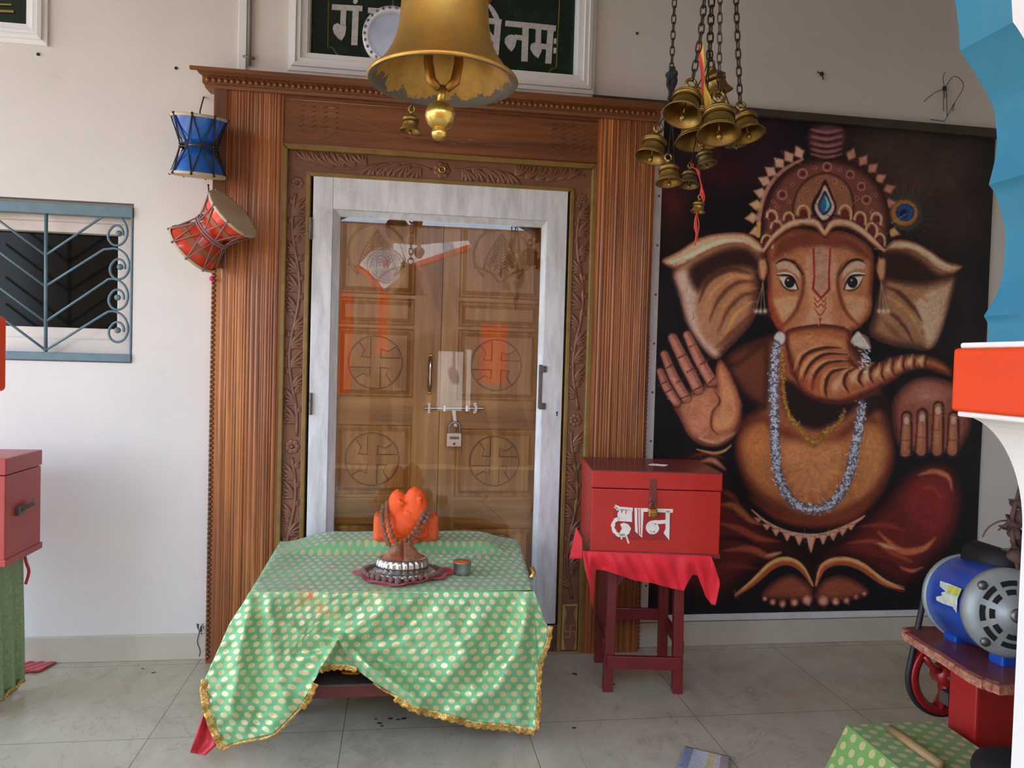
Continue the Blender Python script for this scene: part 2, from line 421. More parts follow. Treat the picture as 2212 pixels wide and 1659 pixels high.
for (jx, jy, tx, ty, sc_) in ((352, 540, 780, 250, (890, 370)), (350, 780, 800, 495, (905, 630)), (349, 1052, 800, 750, (895, 865)), (352, 1272, 800, 995, (895, 1115))):
    b.tube([gp(jx, jy), gp(jx-352, jy-262), gp(jx-520, jy-390)], .0055, 6)
    cx, cy = sc_
    pts = [gp(jx, jy), gp(lerp(jx, tx, .5), lerp(jy, ty, .5)), gp(tx, ty)]
    top = cy-145
    arc = []
    for k in range(0, 46):
        a = -PI/2-.35+k*(2*PI*1.35/45)
        r = lerp(148, 60, min(1, k/30.)) if k < 30 else 60
        c_ = (lerp(cx-20, cx+8, min(1, k/30.)), cy)
        arc.append(gp(c_[0]+r*math.cos(a)*.86, c_[1]+r*math.sin(a)))
    b.tube(pts+arc, .0055, 6, flat=1.0)
b.build('grille_bar', M_iron, win, smooth=True)
for cx, cy in ((915, 372), (925, 630), (905, 865), (905, 1118)):
    c_ = gp(cx, cy); bb = MB(); M_ = Matrix.Translation(c_) @ Matrix.Rotation(PI/2, 4, 'X')
    ring = [(.014, -.004), (.0145, .0), (.011, .006), (.004, .009), (.0005, .009)]
    bb.lathe(ring, 8, M_); bb.build('rosette', M_iron, win)
# ------------------------------------------------------------------ the arcade the camera looks through
M_archblue = pmat('sky_blue_gloss_paint', S(58, 124, 146), .3, var=.10, scale=5, bump=.25, bscale=26, coat=.15)
M_orange = pmat('orange_red_gloss_paint', S(222, 66, 22), .38, var=.07, scale=7, bump=.15, bscale=30)
M_colwhite = wallmat('column_white_paint', S(238, 228, 216), 9)
YB, YF = -2.16, -2.302
sil = [(2132, 748), (2134, 703), (2125, 683), (2149, 642), (2164, 602), (2171, 532), (2170, 492), (2152, 425), (2136, 399), (2152, 330), (2152, 278), (2141, 220), (2092, 136), (2074, 110), (2068, 35), (2054, 0)]
hp = [P(x, y, YB) for x, y in sil]
half = [(p.x, p.z) for p in hp]
acx = (1.175-.707)/2
ax = [(x-acx, z) for x, z in half]
lastx, lastz = ax[-1]
# the part of the cusped arch above the picture: three more lobes to the apex
ext = []
T0 = (ax[-3][0], ax[-3][1])
def lobe(a, b_, bulge, n=7):
    out = []
    for k in range(1, n+1):
        t_ = k/n; x = lerp(a[0], b_[0], t_); z = lerp(a[1], b_[1], t_)
        nx_, nz_ = (b_[1]-a[1]), -(b_[0]-a[0]); L = math.hypot(nx_, nz_)
        s_ = math.sin(PI*t_)*bulge
        out.append((x+nx_/L*s_, z+nz_/L*s_))
    return out
tip = ax[-3]
ax = ax[:-2]
for nxt in ((tip[0]-.12, tip[1]+.27), (tip[0]-.50, tip[1]+.42), (0.0, tip[1]+.58)):
    ax += lobe(ax[-1], nxt, .03)
cut = [0]+[i for i in range(1, len(ax)-1) if (ax[i][0] < ax[i-1][0]-1e-4 and ax[i][0] < ax[i+1][0]-1e-4 and ax[i][1] < T0[1])]
cut += [i for i in range(len(ax)) if i not in cut and (abs(ax[i][0]-T0[0])+abs(ax[i][1]-T0[1]) < 1e-6)]
cut = sorted(set(cut)); fine = []
for a_, b_ in zip(cut, cut[1:]): fine += [(p.x, p.y) for p in catmull([(x, z, 0) for x, z in ax[a_:b_+1]], 6)][:-1]
prof = fine+ax[cut[-1]:]
def arch_bay(cx, nm, label):
    zs0 = prof[0][1]
    full = [(cx+x, z) for x, z in prof] + [(cx-x, z) for x, z in reversed(prof[:-1])]
    wl_, wr_ = cx-1.265, cx+1.265
    b = MB()
    outer = []
    for x, z in full:
        outer.append((x, z))
    n = len(full)
    # soffit
    b.m = 1
    vs_ = [(x, YF, z) for x, z in full]+[(x, YB, z) for x, z in full]
    b.add(vs_, [(i, i+1, n+i+1, n+i) for i in range(n-1)])
    b.m = 0
    # faces: strips from the profile to the bounding rectangle
    rim = []
    for x, z in full:
        dx, dz = x-cx, z-zs0
        a_ = math.atan2(max(dz, 0), dx); ca, sa = math.cos(a_), math.sin(a_)
        k1 = 1.265/abs(ca) if abs(ca) > 1e-6 else 1e9; k2 = (ZT-zs0)/sa if sa > 1e-6 else 1e9
        k = min(k1, k2); rim.append((cx+ca*k, zs0+sa*k))
    rim[0] = (wr_, zs0); rim[-1] = (wl_, zs0)
    for y in (YF, YB):
        vs_ = [(x, y, z) for x, z in full]+[(x, y, z) for x, z in rim]
        b.add(vs_, [(i, i+1, n+i+1, n+i) for i in range(n-1)])
        for sx_ in (wl_, wr_):   # corners
            pass
        ci = [i for i in range(n-1) if (abs(rim[i][0]-cx) > 1.26) != (abs(rim[i+1][0]-cx) > 1.26)]
        for i in ci:
            cxn = wr_ if rim[i][0]+rim[i+1][0] > 2*cx else wl_
            b.add([(rim[i][0], y, rim[i][1]), (rim[i+1][0], y, rim[i+1][1]), (cxn, y, ZT)], [(0, 1, 2)])
    o = b.build(nm, [M_colwhite, M_archblue], smooth=True, weld=False)
    es_ = o.modifiers.new('edge', 'EDGE_SPLIT'); es_.split_angle = .5
    return tag(o, label, 'arch', kind='structure')
arch_bay(acx, 'wall_front', 'white arch wall with a sky blue cusped inner edge at the right edge')
arch_bay(acx-2.53, 'wall_front_left', None); b = MB(); b.box(acx+1.265, 4.0, YF, YB, 0, ZT); tag(b.build('wall_front_sky_block', M_colwhite), kind='structure')  # right bay, out of view, filled in solid to keep sky light off that side
def column(xl, name, label):
    xr = xl+.65; t_ = thing(name, label, 'column', ((xl+xr)/2, (YB+YF)/2, 0), kind=None)
    zt_, zb_ = 1.456, 1.322
    b = MB(); b.box(xl, xr, YF-.085, YB+.0, zb_, zt_); o = b.build('capital', M_orange, t_, bevel=.008, seg=3); o['label'] = 'orange red painted capital block'
    b = MB(); b.box(xl+.012, xr-.012, YF-.075, YB-.006, zt_, zt_+.012); b.box(xl+.012, xr-.012, YF-.075, YB-.006, zb_-.012, zb_); o = b.build('ledge', M_colwhite, t_, bevel=.004)
    b = MB(); rings = []
    cxm = (xl+xr)/2; cym = (YF+YB)/2-.02
    for k in range(15):
        q = k/14; e_ = (1-math.cos(q*PI/2)); hw = lerp(.315, .158, math.sin(q*PI/2)); hy = lerp(.10, .088, q)
        z = zb_-.008-(1-math.cos(q*PI/2))*.24
        rings.append((hw, hy, z))
    rings += [(.158, .088, .6), (.16, .089, .18), (.19, .10, .16), (.19, .10, 0)]
    def rr(hw, hy, z, c=.02):
        return [(cxm-hw+c, cym-hy, z), (cxm+hw-c, cym-hy, z), (cxm+hw, cym-hy+c, z), (cxm+hw, cym+hy-c, z), (cxm+hw-c, cym+hy, z), (cxm-hw+c, cym+hy, z), (cxm-hw, cym+hy-c, z), (cxm-hw, cym-hy+c, z)]
    b.loft([rr(*q) for q in rings]); b.build('shaft', M_colwhite, t_)
    return t_
column(1.175, 'arch_column', 'white column with an orange capital carrying the blue arch at the right edge')
column(-.698-.65, 'arch_column', 'column whose orange capital shows at the left edge of the picture')
# ------------------------------------------------------------------ facing building, seen only mirrored in the glass
def Q(px, py, ym=6.4):   # picture point reflected in the glass -> real place behind the camera
    p = P(px, py, ym); return Vector((p.x, -p.y, p.z))
M_sunwhite = wallmat('facade_white', S(240, 238, 232), 3)
bl = thing('facing_shrine', 'white shrine front with orange edged arch across the yard, mirrored in the glass', 'building', (0, -6.4, 0))
b = MB()
def slabq(pts, y0=-6.4, th=.25): 
    q = [Q(*p) for p in pts]; b.slab([(p.x, p.z) for p in q], y0, y0-th)
slabq([(772, 576), (800, 545), (812, 540), (850, 540), (850, 526), (905, 530), (960, 524), (1012, 520), (1018, 535), (960, 550), (900, 570), (868, 595), (826, 628), (800, 600)])
b.build('spandrel', M_sunwhite, bl)
mc = Q(833, 572); km = (Q(873, 572)-mc).length
b = MB()
for q_ in (1.0, .82, .66, .5, .36): b.tube([(mc.x+km*q_*math.cos(2*PI*k/32), -6.385, mc.z+km*q_*.9*math.sin(2*PI*k/32)) for k in range(32)], .006, 5, closed=True)
b.build('medallion_ring', pmat('grey_paint_line', S(170, 172, 176), .6), bl)
b = MB()
for pts in (((827, 567), (840, 567)), ((829, 567), (829, 577), (832, 578)), ((836, 567), (836, 579)), ((834, 562), (835, 563))): b.tube([Q(*p_)+Vector((0, .02, 0)) for p_ in pts], .009, 5)
b.build('medallion_sign', M_orange, bl)
lampq = Q(905, 545, 5.6)
lp_ = thing('hanging_lamp', 'brown pendant lamp on a rod in the porch, mirrored in the door glass', 'lamp', (lampq.x, lampq.y, lampq.z-.06))
kq = (Q(918, 545, 5.6)-lampq).length; M_lampbr = pmat('brown_lamp_metal', S(96, 58, 36), .5, .3)
b = MB(); b.lathe([(lampq.x*0+.01, -1.1*kq), (.35*kq, -1.05*kq), (.8*kq, -.4*kq), (1.0*kq, .1*kq), (.8*kq, .55*kq), (.35*kq, .8*kq), (.3*kq, 1.4*kq), (.01, 1.5*kq)], 20, Matrix.Translation(lampq)); b.build('lamp_shade', M_lampbr, lp_, smooth=True)
b = MB(); b.tube([lampq+Vector((0, 0, kq)), (lampq.x, lampq.y, 4.0)], .018, 8); b.build('rod', M_lampbr, lp_, smooth=True)
b = MB(); b.box(lampq.x-.06, lampq.x+.06, -6.6, lampq.y+.04, 3.95, 4.05); b.box(lampq.x-.06, lampq.x+.06, -7.45, -6.5, 3.2, 4.05); b.build('lamp_bracket', M_lampbr, lp_)
b = MB()
def edge(pts, w):
    for (p, q) in zip(pts, pts[1:]):
        A, B_ = Q(*p), Q(*q); d = (B_-A).normalized(); n = Vector((-d.z, 0, d.x))*w
        b.slab([((A+n).x, (A+n).z), ((B_+n).x, (B_+n).z), ((B_-n).x, (B_-n).z), ((A-n).x, (A-n).z)], -6.38, -6.67)
edge([(772, 576), (795, 593), (815, 615), (827, 632)], .03); b.build('edging', M_orange, bl); b = MB(); edge([(866, 597), (900, 571), (960, 551), (1016, 533)], .03); b.build('edging', M_orange, bl); b = MB()
A = Q(816, 632); B_ = Q(838, 765); b.box(min(A.x, B_.x), max(A.x, B_.x), -6.7, -6.38, B_.z, A.z)
b.build('pillar', M_orange, bl); b = MB()
A = Q(735, 632); B_ = Q(757, 850); b.box(min(A.x, B_.x), max(A.x, B_.x), -6.7, -6.38, B_.z, A.z)
b.build('pillar', M_orange, bl); b = MB()
A = Q(1042, 700); B_ = Q(1092, 830); b.box(min(A.x, B_.x), max(A.x, B_.x), -6.7, -6.38, B_.z, A.z)
o = b.build('pillar', M_orange, bl)
b = MB(); A = Q(950, 758); B_ = Q(1000, 890); b.box(min(A.x, B_.x), max(A.x, B_.x), -6.9, -6.6, B_.z, A.z)
A = Q(1012, 755); B_ = Q(1018, 890); b.box(min(A.x, B_.x), max(A.x, B_.x), -6.9, -6.6, B_.z, A.z); b.build('doorway_panel', M_sunwhite, bl)
M_fac = pmat('facade_brown', S(128, 96, 74), .7, var=.25, scale=3)
b = MB(); b.box(-5, 5, -7.6, -7.4, -.1, 3.3); b.build('rear_wall', M_fac, bl)
# ------------------------------------------------------------------ wooden door surround
M_teak = wood('teak_fluted', S(106, 54, 21), S(152, 86, 38), S(198, 126, 62), 'z', 40, .36, .15, .06)
M_teakx = wood('teak_lintel', S(92, 50, 26), S(124, 72, 38), S(146, 90, 50), 'x', 22, .38, .2)
M_dark = wood('dark_stained_teak', S(86, 48, 28), S(108, 64, 38), S(128, 80, 48), 'z', 40, .4, .15)
M_carve = pmat('carved_rosewood', S(122, 78, 54), .38, var=.18, scale=10, coat=.2, bump=.2, bscale=50)
M_bead = pmat('olive_gold_bead_paint', S(134, 104, 48), .5, .1, var=.2, scale=14)
M_paleband = pmat('worn_pale_edge', S(150, 128, 96), .6, var=.25, scale=18)
sur = thing('carved_door_surround', 'carved and fluted brown wooden surround with cornice framing the temple door', 'door surround', (.18, 0, 0))
ZC = P(600, 200, -.09).z           # underside of cornice
YP = -.075
def X_(px, py=700, y=YP): return P(px, py, y).x
def pilaster(x0, x1, strip_l, strip_r, part):
    # fluted face as an extruded profile
    n = int((x1-strip_r-x0-strip_l)/.0013); pr = []
    a, e_ = x0+strip_l, x1-strip_r
    rng = random.Random(int(x0*100))
    ridges = []; x = a
    while x < e_-.006:
        w = rng.choice([.009, .013, .016, .022, .011]); ridges.append((x, min(x+w, e_), rng.choice([.0015, .003, .0045, .0025]))); x += w
    prof_ = []
    for (u, v_, h_) in ridges:
        for k in range(5):
            t_ = k/5; prof_.append((lerp(u, v_, t_), YP+.006-h_*math.sin(PI*t_)**.7))
    prof_.append((e_, YP+.006))
    full = [(x0, -.004), (x0, YP+.012), (a-.001, YP+.012)]+prof_+[(e_+.001, YP+.010), (x1, YP+.010), (x1, -.004)]
    b = MB(); r = []
    for z in (0.0, ZC+.01): r.append([(x, y, z) for x, y in full])
    b.loft(r, True, True); o = b.build(part, M_teak, sur)
    return o
xl0, xl1 = P(456, 600, YP).x, X_(603); xr0, xr1 = X_(1281), X_(1405)
pilaster(xl0, xl1, .040, .010, 'pilaster'); pilaster(xr0, xr1, .012, .012, 'pilaster')
# beaded side strips
b = MB(); z = .02
while z < 1.80:
    for k in (0, 1): b.sphere((xl0+.005+.008*k, YP+.010, z+.011*k), .0068, 7, 5)
    z += .022
b.build('beaded_edge', M_dark, sur, smooth=True)
b = MB(); z = .02
while z < 1.55:
    b.sphere((xr1-.004, YP+.012, z), .0075, 7, 5); z += .02
b.build('beaded_edge', M_dark, sur, smooth=True)
b = MB(); b.box(xl0+.001, xl0+.055, YP-.004, YP+.02, 1.78, ZC); b.build('edge_board', M_dark, sur)
# cornice
cx0, cx1 = P(445, 175, -.09).x, xr1+.01
b = MB(); zt_ = P(436, 143, -.15).z
pr = [(0, ZC), (-.085, ZC), (-.09, ZC+.012), (-.098, ZC+.016), (-.098, ZC+.045), (-.112, ZC+.050), (-.128, ZC+.066), (-.148, zt_-.018), (-.152, zt_-.014), (-.152, zt_), (0, zt_)]
rings = [[(cx0-max(0, (-y-.08))*.75, y, z) for y, z in pr], [(cx1, y, z) for y, z in pr]]
b.loft(rings, True, True); cor = b.build('cornice', M_teakx, sur)
b = MB(); x = cx0+.01
while x < cx1-.02:
    b.sphere((x, -.10, ZC+.031), .011, 8, 6, (1, .8, 1)); x += .026
b.build('bead_row', M_teakx, cor, smooth=True)
b = MB(); x = cx0+.02
while x < cx1-.02:
    b.box(x, x+.012, -.112, -.095, ZC+.046, ZC+.056); x += .02
b.build('dentils', M_teakx, cor)
# ---- relief helpers
def leaf(b, base, ang, L, w, curl, y, n=7):
    """one carved lobe: tapered ridge that curls, lying on plane y"""
    pts = []; rr = []; x, z = base; a = ang
    for k in range(n+1):
        t_ = k/n
        pts.append((x, y+.002, z)); rr.append(max(.0008, w*math.sin(PI*(.12+.86*t_))**.8))
        x += math.cos(a)*L/n; z += math.sin(a)*L/n; a += curl/n
    b.tube(pts, rr, 6, flat=1.0)
def acanthus(b, base, ang, L, w, side, y, k=4):
    for q in range(k):
        leaf(b, base, ang+side*(.25*q-.2), L*(1-.16*q), w*(1-.08*q), side*(1.0+.35*q), y)
def vine_v(b, xa, xb, z0, z1, y, seed, flip=1):
    rng = random.Random(seed); xc = (xa+xb)/2; A = (xb-xa)*.27; per = .62; pts = []; n = int((z1-z0)/.02)
    for k in range(n+1):
        z = z0+(z1-z0)*k/n; pts.append((xc+flip*A*math.sin(2*PI*z/per), y+.003, z))
    b.tube(pts, .010, 7)
    z = z0+.05; s_ = 1; hw = (xb-xa)/2
    while z < z1-.04:
        x = xc+flip*A*math.sin(2*PI*z/per)
        sd_ = 1 if x < xc else -1
        L = min(.115, abs((xb if sd_ > 0 else xa)-x)*1.55+.02)
        acanthus(b, (x, z), PI/2-sd_*.45, L*1.15, .0125, -sd_*.8, y)
        z += .056
        x = xc+flip*A*math.sin(2*PI*z/per); 
        acanthus(b, (x, z), PI/2+sd_*.5, min(.06, abs(x-(xa if sd_ > 0 else xb))*1.3+.016), .009, sd_*.9, y, 3)
        z += .03
def vine_h(b, x0, x1, za, zb_, y, seed, dirn=1):
    zc = (za+zb_)/2; A = (zb_-za)*.25; per = .55; L_ = x1-x0; n = 50; pts = []
    f = lambda s: zc+A*math.sin(2*PI*s/per)
    for k in range(n+1):
        s_ = L_*k/n; pts.append(((x0+s_) if dirn > 0 else (x1-s_), y+.003, f(s_)))
    b.tube(pts, .0075, 7); s_ = .04
    while s_ < L_-.05:
        zz = f(s_); sd_ = 1 if zz < zc else -1
        a = .45*sd_ if dirn > 0 else PI-.45*sd_
        L = min(.12, abs((zb_ if sd_ > 0 else za)-zz)*1.5+.025)
        acanthus(b, ((x0+s_) if dirn > 0 else (x1-s_), zz), a, L*1.1, .012, (sd_ if dirn > 0 else -sd_)*.8, y)
        s_ += .05
def flower(b, x, z, r, y):
    for k in range(7):
        a = 2*PI*k/7; b.sphere((x+r*.6*math.cos(a), y, z+r*.6*math.sin(a)), r*.42, 9, 6, (1, .35, 1))
    b.sphere((x, y-.004, z), r*.28, 10, 7)
# ---- lintel panel with a low carved relief
YL = -.058
lz0 = P(610, 312, YL).z; xa, xb = xl1-.005, xr0+.005
b = MB(); b.box(xa, xb, YL, -.004, lz0, ZC+.005); lin_ = b.build('lintel_panel', M_teakx, sur)
b = MB()
def fan(cx, cz, s_, n=6):
    for k in range(n):
        for j in range(4):
            a = PI+(.9-.36*k)*1; 
            b.tube([(cx+s_*(.035+.03*j)*0+s_*(.05*j), YL+.001, cz+.07-.022*k), (cx+s_*(.05*j+.02), YL-.001, cz+.062-.022*k), (cx+s_*(.05*j+.038), YL+.001, cz+.07-.022*k)], [.001, .0035, .001], 5)
zc_ = (lz0+ZC)/2+.005
fan(xa+.06, zc_, 1); fan(xb-.06, zc_, -1)
for s_, x_ in ((1, xa), (-1, xb)):
    for dz, L in ((.0, .50), (.025, .42), (-.03, .46)):
        pts = [(x_+s_*(.20+L*t_), YL+.001, zc_+dz+.05*math.cos(PI*t_*1.1)*(1 if dz >= 0 else .2)-.01) for t_ in [k/14 for k in range(15)]]
        b.tube(pts, .0028, 5)
    arc = [(x_+s_*(.03+.10*(1-math.cos(t_))), YL+.001, zc_-.02-.07*math.sin(t_)) for t_ in [k/16*PI*.9 for k in range(17)]]
    b.tube(arc, .003, 5)
b.tube([(xa+.01, YL, ZC-.015), (xb-.01, YL, ZC-.015)], .004, 6); b.tube([(xa+.01, YL, lz0+.006), (xb-.01, YL, lz0+.006)], .005, 6)
b.build('relief', M_teakx, lin_, smooth=True)
# ---- olive bead frame, carved band, inner edge, as three nested mitred frames
def frame3(x0, x1, zt_, w, y0, y1, z0=0.0):
    b = MB()
    b.slab([(x0, z0), (x0+w, z0), (x0+w, zt_-w), (x0, zt_)], y0, y1)
    b.slab([(x1-w, z0), (x1, z0), (x1, zt_), (x1-w, zt_-w)], y0, y1)
    b.slab([(x0, zt_), (x0+w, zt_-w), (x1-w, zt_-w), (x1, zt_)], y0, y1)
    return b
YK = -.040
ox0, ox1, ozt = X_(603, 700, -.06)-.002, X_(1280, 700, -.06)+.002, P(640, 310, -.06).z
ow = X_(613, 700, -.06)-X_(603, 700, -.06)+.006
o = frame3(ox0, ox1, ozt, ow, -.064, -.002).build('outer_bead', M_bead, sur, bevel=.006, seg=3)
kx0, kx1, kzt = ox0+ow, ox1-ow, ozt-ow
ix0 = X_(656, 700, -.045); ix1 = X_(1232, 700, -.045); izt = P(670, 371, -.045).z
b = MB(); kw = ix0-kx0
b.slab([(kx0, 0), (ix0, 0), (ix0, izt), (kx0, kzt)], YK, -.002)
b.slab([(ix1, 0), (kx1, 0), (kx1, kzt), (ix1, izt)], YK, -.002)
b.slab([(kx0, kzt), (ix0, izt), (ix1, izt), (kx1, kzt)], YK, -.002)
cf = b.build('carved_band', M_carve, sur)
b = MB()
fzl, fzr = P(630, 965, YK).z, P(1240, 908, YK).z
vine_v(b, kx0+.004, ix0-.004, .26, fzl-.05, YK, 1); vine_v(b, kx0+.004, ix0-.004, fzl+.05, izt-.10, YK, 2, -1)
vine_v(b, ix1+.004, kx1-.004, .26, fzr-.05, YK, 3); vine_v(b, ix1+.004, kx1-.004, fzr+.05, izt-.10, YK, 4, -1)
flower(b, (kx0+ix0)/2, fzl, .036, YK); flower(b, (kx1+ix1)/2, fzr, .034, YK)
flower(b, (kx0+ix0)/2, P(640, 395, YK).z, .030, YK); flower(b, (kx1+ix1)/2, P(1258, 430, YK).z, .026, YK)
mx = P(955, 363, YK).x; mz = (kzt+izt)/2
vine_h(b, kx0+.03, mx-.05, izt+.004, kzt-.004, YK, 5, -1); vine_h(b, mx+.05, kx1-.03, izt+.004, kzt-.004, YK, 6, 1)
flower(b, mx, mz, .040, YK)
b.build('vine_relief', M_carve, cf, smooth=True)
b = MB(); b.lathe([(.017, -.002), (.019, .006), (.015, .012), (.011, .012), (.010, .004), (.0005, .004)], 20, Matrix.Translation((mx, YK-.006, mz)) @ Matrix.Rotation(PI/2, 4, 'X'))
M_brassb = pmat('brass_boss', S(196, 158, 74), .3, .9); b.build('brass_boss', M_brassb, cf, smooth=True)
frame3(ix0-.001, ix1+.001, izt+.001, .020, -.050, -.002).build('inner_bead', M_bead, sur, bevel=.004)
# pots with a carved sign at the feet of the band
M_potgold = pmat('gold_painted_edge', S(176, 142, 84), .45, .2)
def pot(xa_, xb_):
    xm = (xa_+xb_)/2; hw = (xb_-xa_)/2
    b = MB(); b.box(xa_, xb_, YK-.012, YK+.004, .012, .235); ob = b.build('foot_block', M_potgold, sur, bevel=.004)
    q = [(-.45, 0), (-.62, .02), (-.95*.8, .06), (-.80, .11), (-.60, .155), (-.42, .18), (-.62, .205), (-.75, .215)]
    poly = [(xm+u*hw, .012+v_) for u, v_ in q]+[(xm-u*hw, .012+v_) for u, v_ in reversed(q)]
    b = MB(); b.slab(poly, YK-.020, YK-.008); b.build('pot_relief', M_carve, ob, bevel=.004)
    b = MB(); c = (xm, .012+.095); a_ = .026
    segs = [((-1, 0), (1, 0)), ((0, -1), (0, 1)), ((0, 1), (1, 1)), ((1, 0), (1, -1)), ((0, -1), (-1, -1)), ((-1, 0), (-1, 1))]
    for (u, v_), (s_, t_) in segs: b.tube([(c[0]+u*a_, YK-.021, c[1]+v_*a_*1.1), (c[0]+s_*a_, YK-.021, c[1]+t_*a_*1.1)], .0026, 5)
    b.build('carved_mark', M_potgold, ob)
pot(ix1+.002, kx1-.002); pot(kx0+.002, ix0-.002)
# threshold
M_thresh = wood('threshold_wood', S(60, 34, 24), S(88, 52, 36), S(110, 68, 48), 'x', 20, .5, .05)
b = MB(); b.box(ix0, ix1, -.035, .12, 0, .13); b.build('threshold', M_thresh, sur, bevel=.004)
# jamb boards behind the glass door
b = MB(); b.box(ix0-.02, ix0+.02, -.002, .12, .12, izt+.01); b.box(ix1-.02, ix1+.02, -.002, .12, .12, izt+.01); b.box(ix0-.02, ix1+.02, -.002, .12, izt-.03, izt+.02); b.build('jamb', M_dark, sur)
# ------------------------------------------------------------------ white framed glass door
M_alu = None
t = NT('white_powder_coat'); v = t.coord(); n1 = t.noise(t.coord(scale=(6, 6, 1.2)), 3, 5, .65)
c = t.ramp(n1, [(.35, S(196, 194, 190)), (.6, S(226, 226, 224))])
st_ = t.ramp(t.noise(v, 5, 4, .7), [(.60, (0, 0, 0, 1)), (.75, (1, 1, 1, 1))])
c = t.mix(t.math('MULTIPLY', st_, .22), c, S(160, 140, 108))
t.pb(Base_Color=c, Roughness=.38); M_alu = t.mat
t = NT('door_glass_pane'); t.n.remove(t.b)
tr = t.new('ShaderNodeBsdfTransparent'); gl = t.new('ShaderNodeBsdfGlossy'); mx_ = t.new('ShaderNodeMixShader'); fr = t.new('ShaderNodeFresnel')
fr.inputs[0].default_value = 1.52; gl.inputs['Roughness'].default_value = .0; tr.inputs[0].default_value = (.95, .97, .96, 1)
t.l.new(t.math('MULTIPLY', fr.outputs[0], 2.0), mx_.inputs[0]); t.l.new(tr.outputs[0], mx_.inputs[1]); t.l.new(gl.outputs[0], mx_.inputs[2]); t.l.new(mx_.outputs[0], t.out.inputs[0])
M_pane = t.mat
YD = -.048
d2 = thing('door_2', 'white framed glass screen door with a lock plate in front of the wooden door', 'glass door', (.18, YD, .13), kind='structure')
wx0, wx1 = P(673, 600, YD).x+.0, P(1222, 600, YD).x; wzt = P(680, 379, YD).z-.002; wzb = .14
six0 = P(716, 600, YD).x; six1 = P(1178, 600, YD).x; sizt = P(900, 461, YD).z+.0
b = MB(); b.box(wx0, six0, YD, YD+.045, wzb, wzt); b.build('stile', M_alu, d2, bevel=.003)
b = MB(); b.box(six1, wx1, YD, YD+.045, wzb, wzt); b.build('stile', M_alu, d2, bevel=.003)
b = MB(); b.box(six0, six1, YD+.001, YD+.044, sizt, wzt); b.build('top_rail', M_alu, d2, bevel=.002)
b = MB(); b.box(six0, six1, YD+.001, YD+.044, wzb, wzb+.10); b.build('bottom_rail', M_alu, d2, bevel=.002)
gx0_, gx1_, gzt_ = P(733, 600, -.01).x, P(1166, 600, -.01).x, P(900, 478, -.01).z
b = MB()   # sloping glazing beads
for (A, B_) in (((six0, wzb+.1, six0, sizt), (gx0_, wzb+.12, gx0_, gzt_)), ((six1, wzb+.1, six1, sizt), (gx1_, wzb+.12, gx1_, gzt_))):
    b.add([(A[0], YD+.012, A[1]), (A[2], YD+.012, A[3]), (B_[2], -.008, B_[3]), (B_[0], -.008, B_[1])], [(0, 1, 2, 3)])
b.add([(six0, YD+.012, sizt), (six1, YD+.012, sizt), (gx1_, -.008, gzt_), (gx0_, -.008, gzt_)], [(0, 1, 2, 3)])
b.add([(six0, YD+.012, wzb+.1), (six1, YD+.012, wzb+.1), (gx1_, -.008, wzb+.12), (gx0_, -.008, wzb+.12)], [(0, 1, 2, 3)])
b.build('glazing_bead', M_alu, d2)
b = MB(); b.add([(six0, -.010, wzb+.1), (six1, -.010, wzb+.1), (six1, -.010, sizt), (six0, -.010, sizt)], [(0, 1, 2, 3)]); b.build('pane', M_pane, d2)
M_steel = pmat('brushed_steel', S(176, 176, 178), .32, .9, var=.12, scale=30)
M_dsteel = pmat('aged_steel', S(112, 106, 100), .45, .85, var=.2, scale=30)
M_black = pmat('black_gap', S(16, 14, 13), .7)
for py in (494, 872):
    a = P(671, py, YD); b = MB(); b.box(a.x-.007, a.x+.008, YD-.008, YD+.006, a.z-.05, a.z+.05)
    for k in range(3): b.tube([(a.x, YD-.010, a.z-.048+.033*k), (a.x, YD-.010, a.z-.020+.033*k)], .0055, 8)
    b.build('hinge', M_dsteel, d2)
a, c_ = P(1176, 797, YD), P(1172, 878, YD)
b = MB(); xk = P(1166, 840, YD).x
b.box(xk-.006, xk+.008, YD-.006, YD+.01, c_.z-.01, a.z+.02); b.box(xk-.002, xk+.03, YD-.008, YD+.002, a.z-.017, a.z+.014); b.box(xk-.002, xk+.03, YD-.008, YD+.002, c_.z-.014, c_.z+.017)
lk = b.build('lock_bracket', M_dsteel, d2, bevel=.002)
b = MB()
for zz in (a.z-.007, a.z+.006, c_.z-.005, c_.z+.007): b.sphere((xk+.020, YD-.008, zz), .0035, 7, 5)
b.build('screw', M_black, lk)
a = P(1203, 893, YD); b = MB(); b.sphere((a.x, YD-.0005, a.z+.004), .005, 10, 6, (1, .3, 1)); b.slab([(a.x-.002, a.z+.002), (a.x+.002, a.z+.002), (a.x+.003, a.z-.012), (a.x-.003, a.z-.012)], YD-.001, YD+.002); b.build('keyhole', M_black, d2)
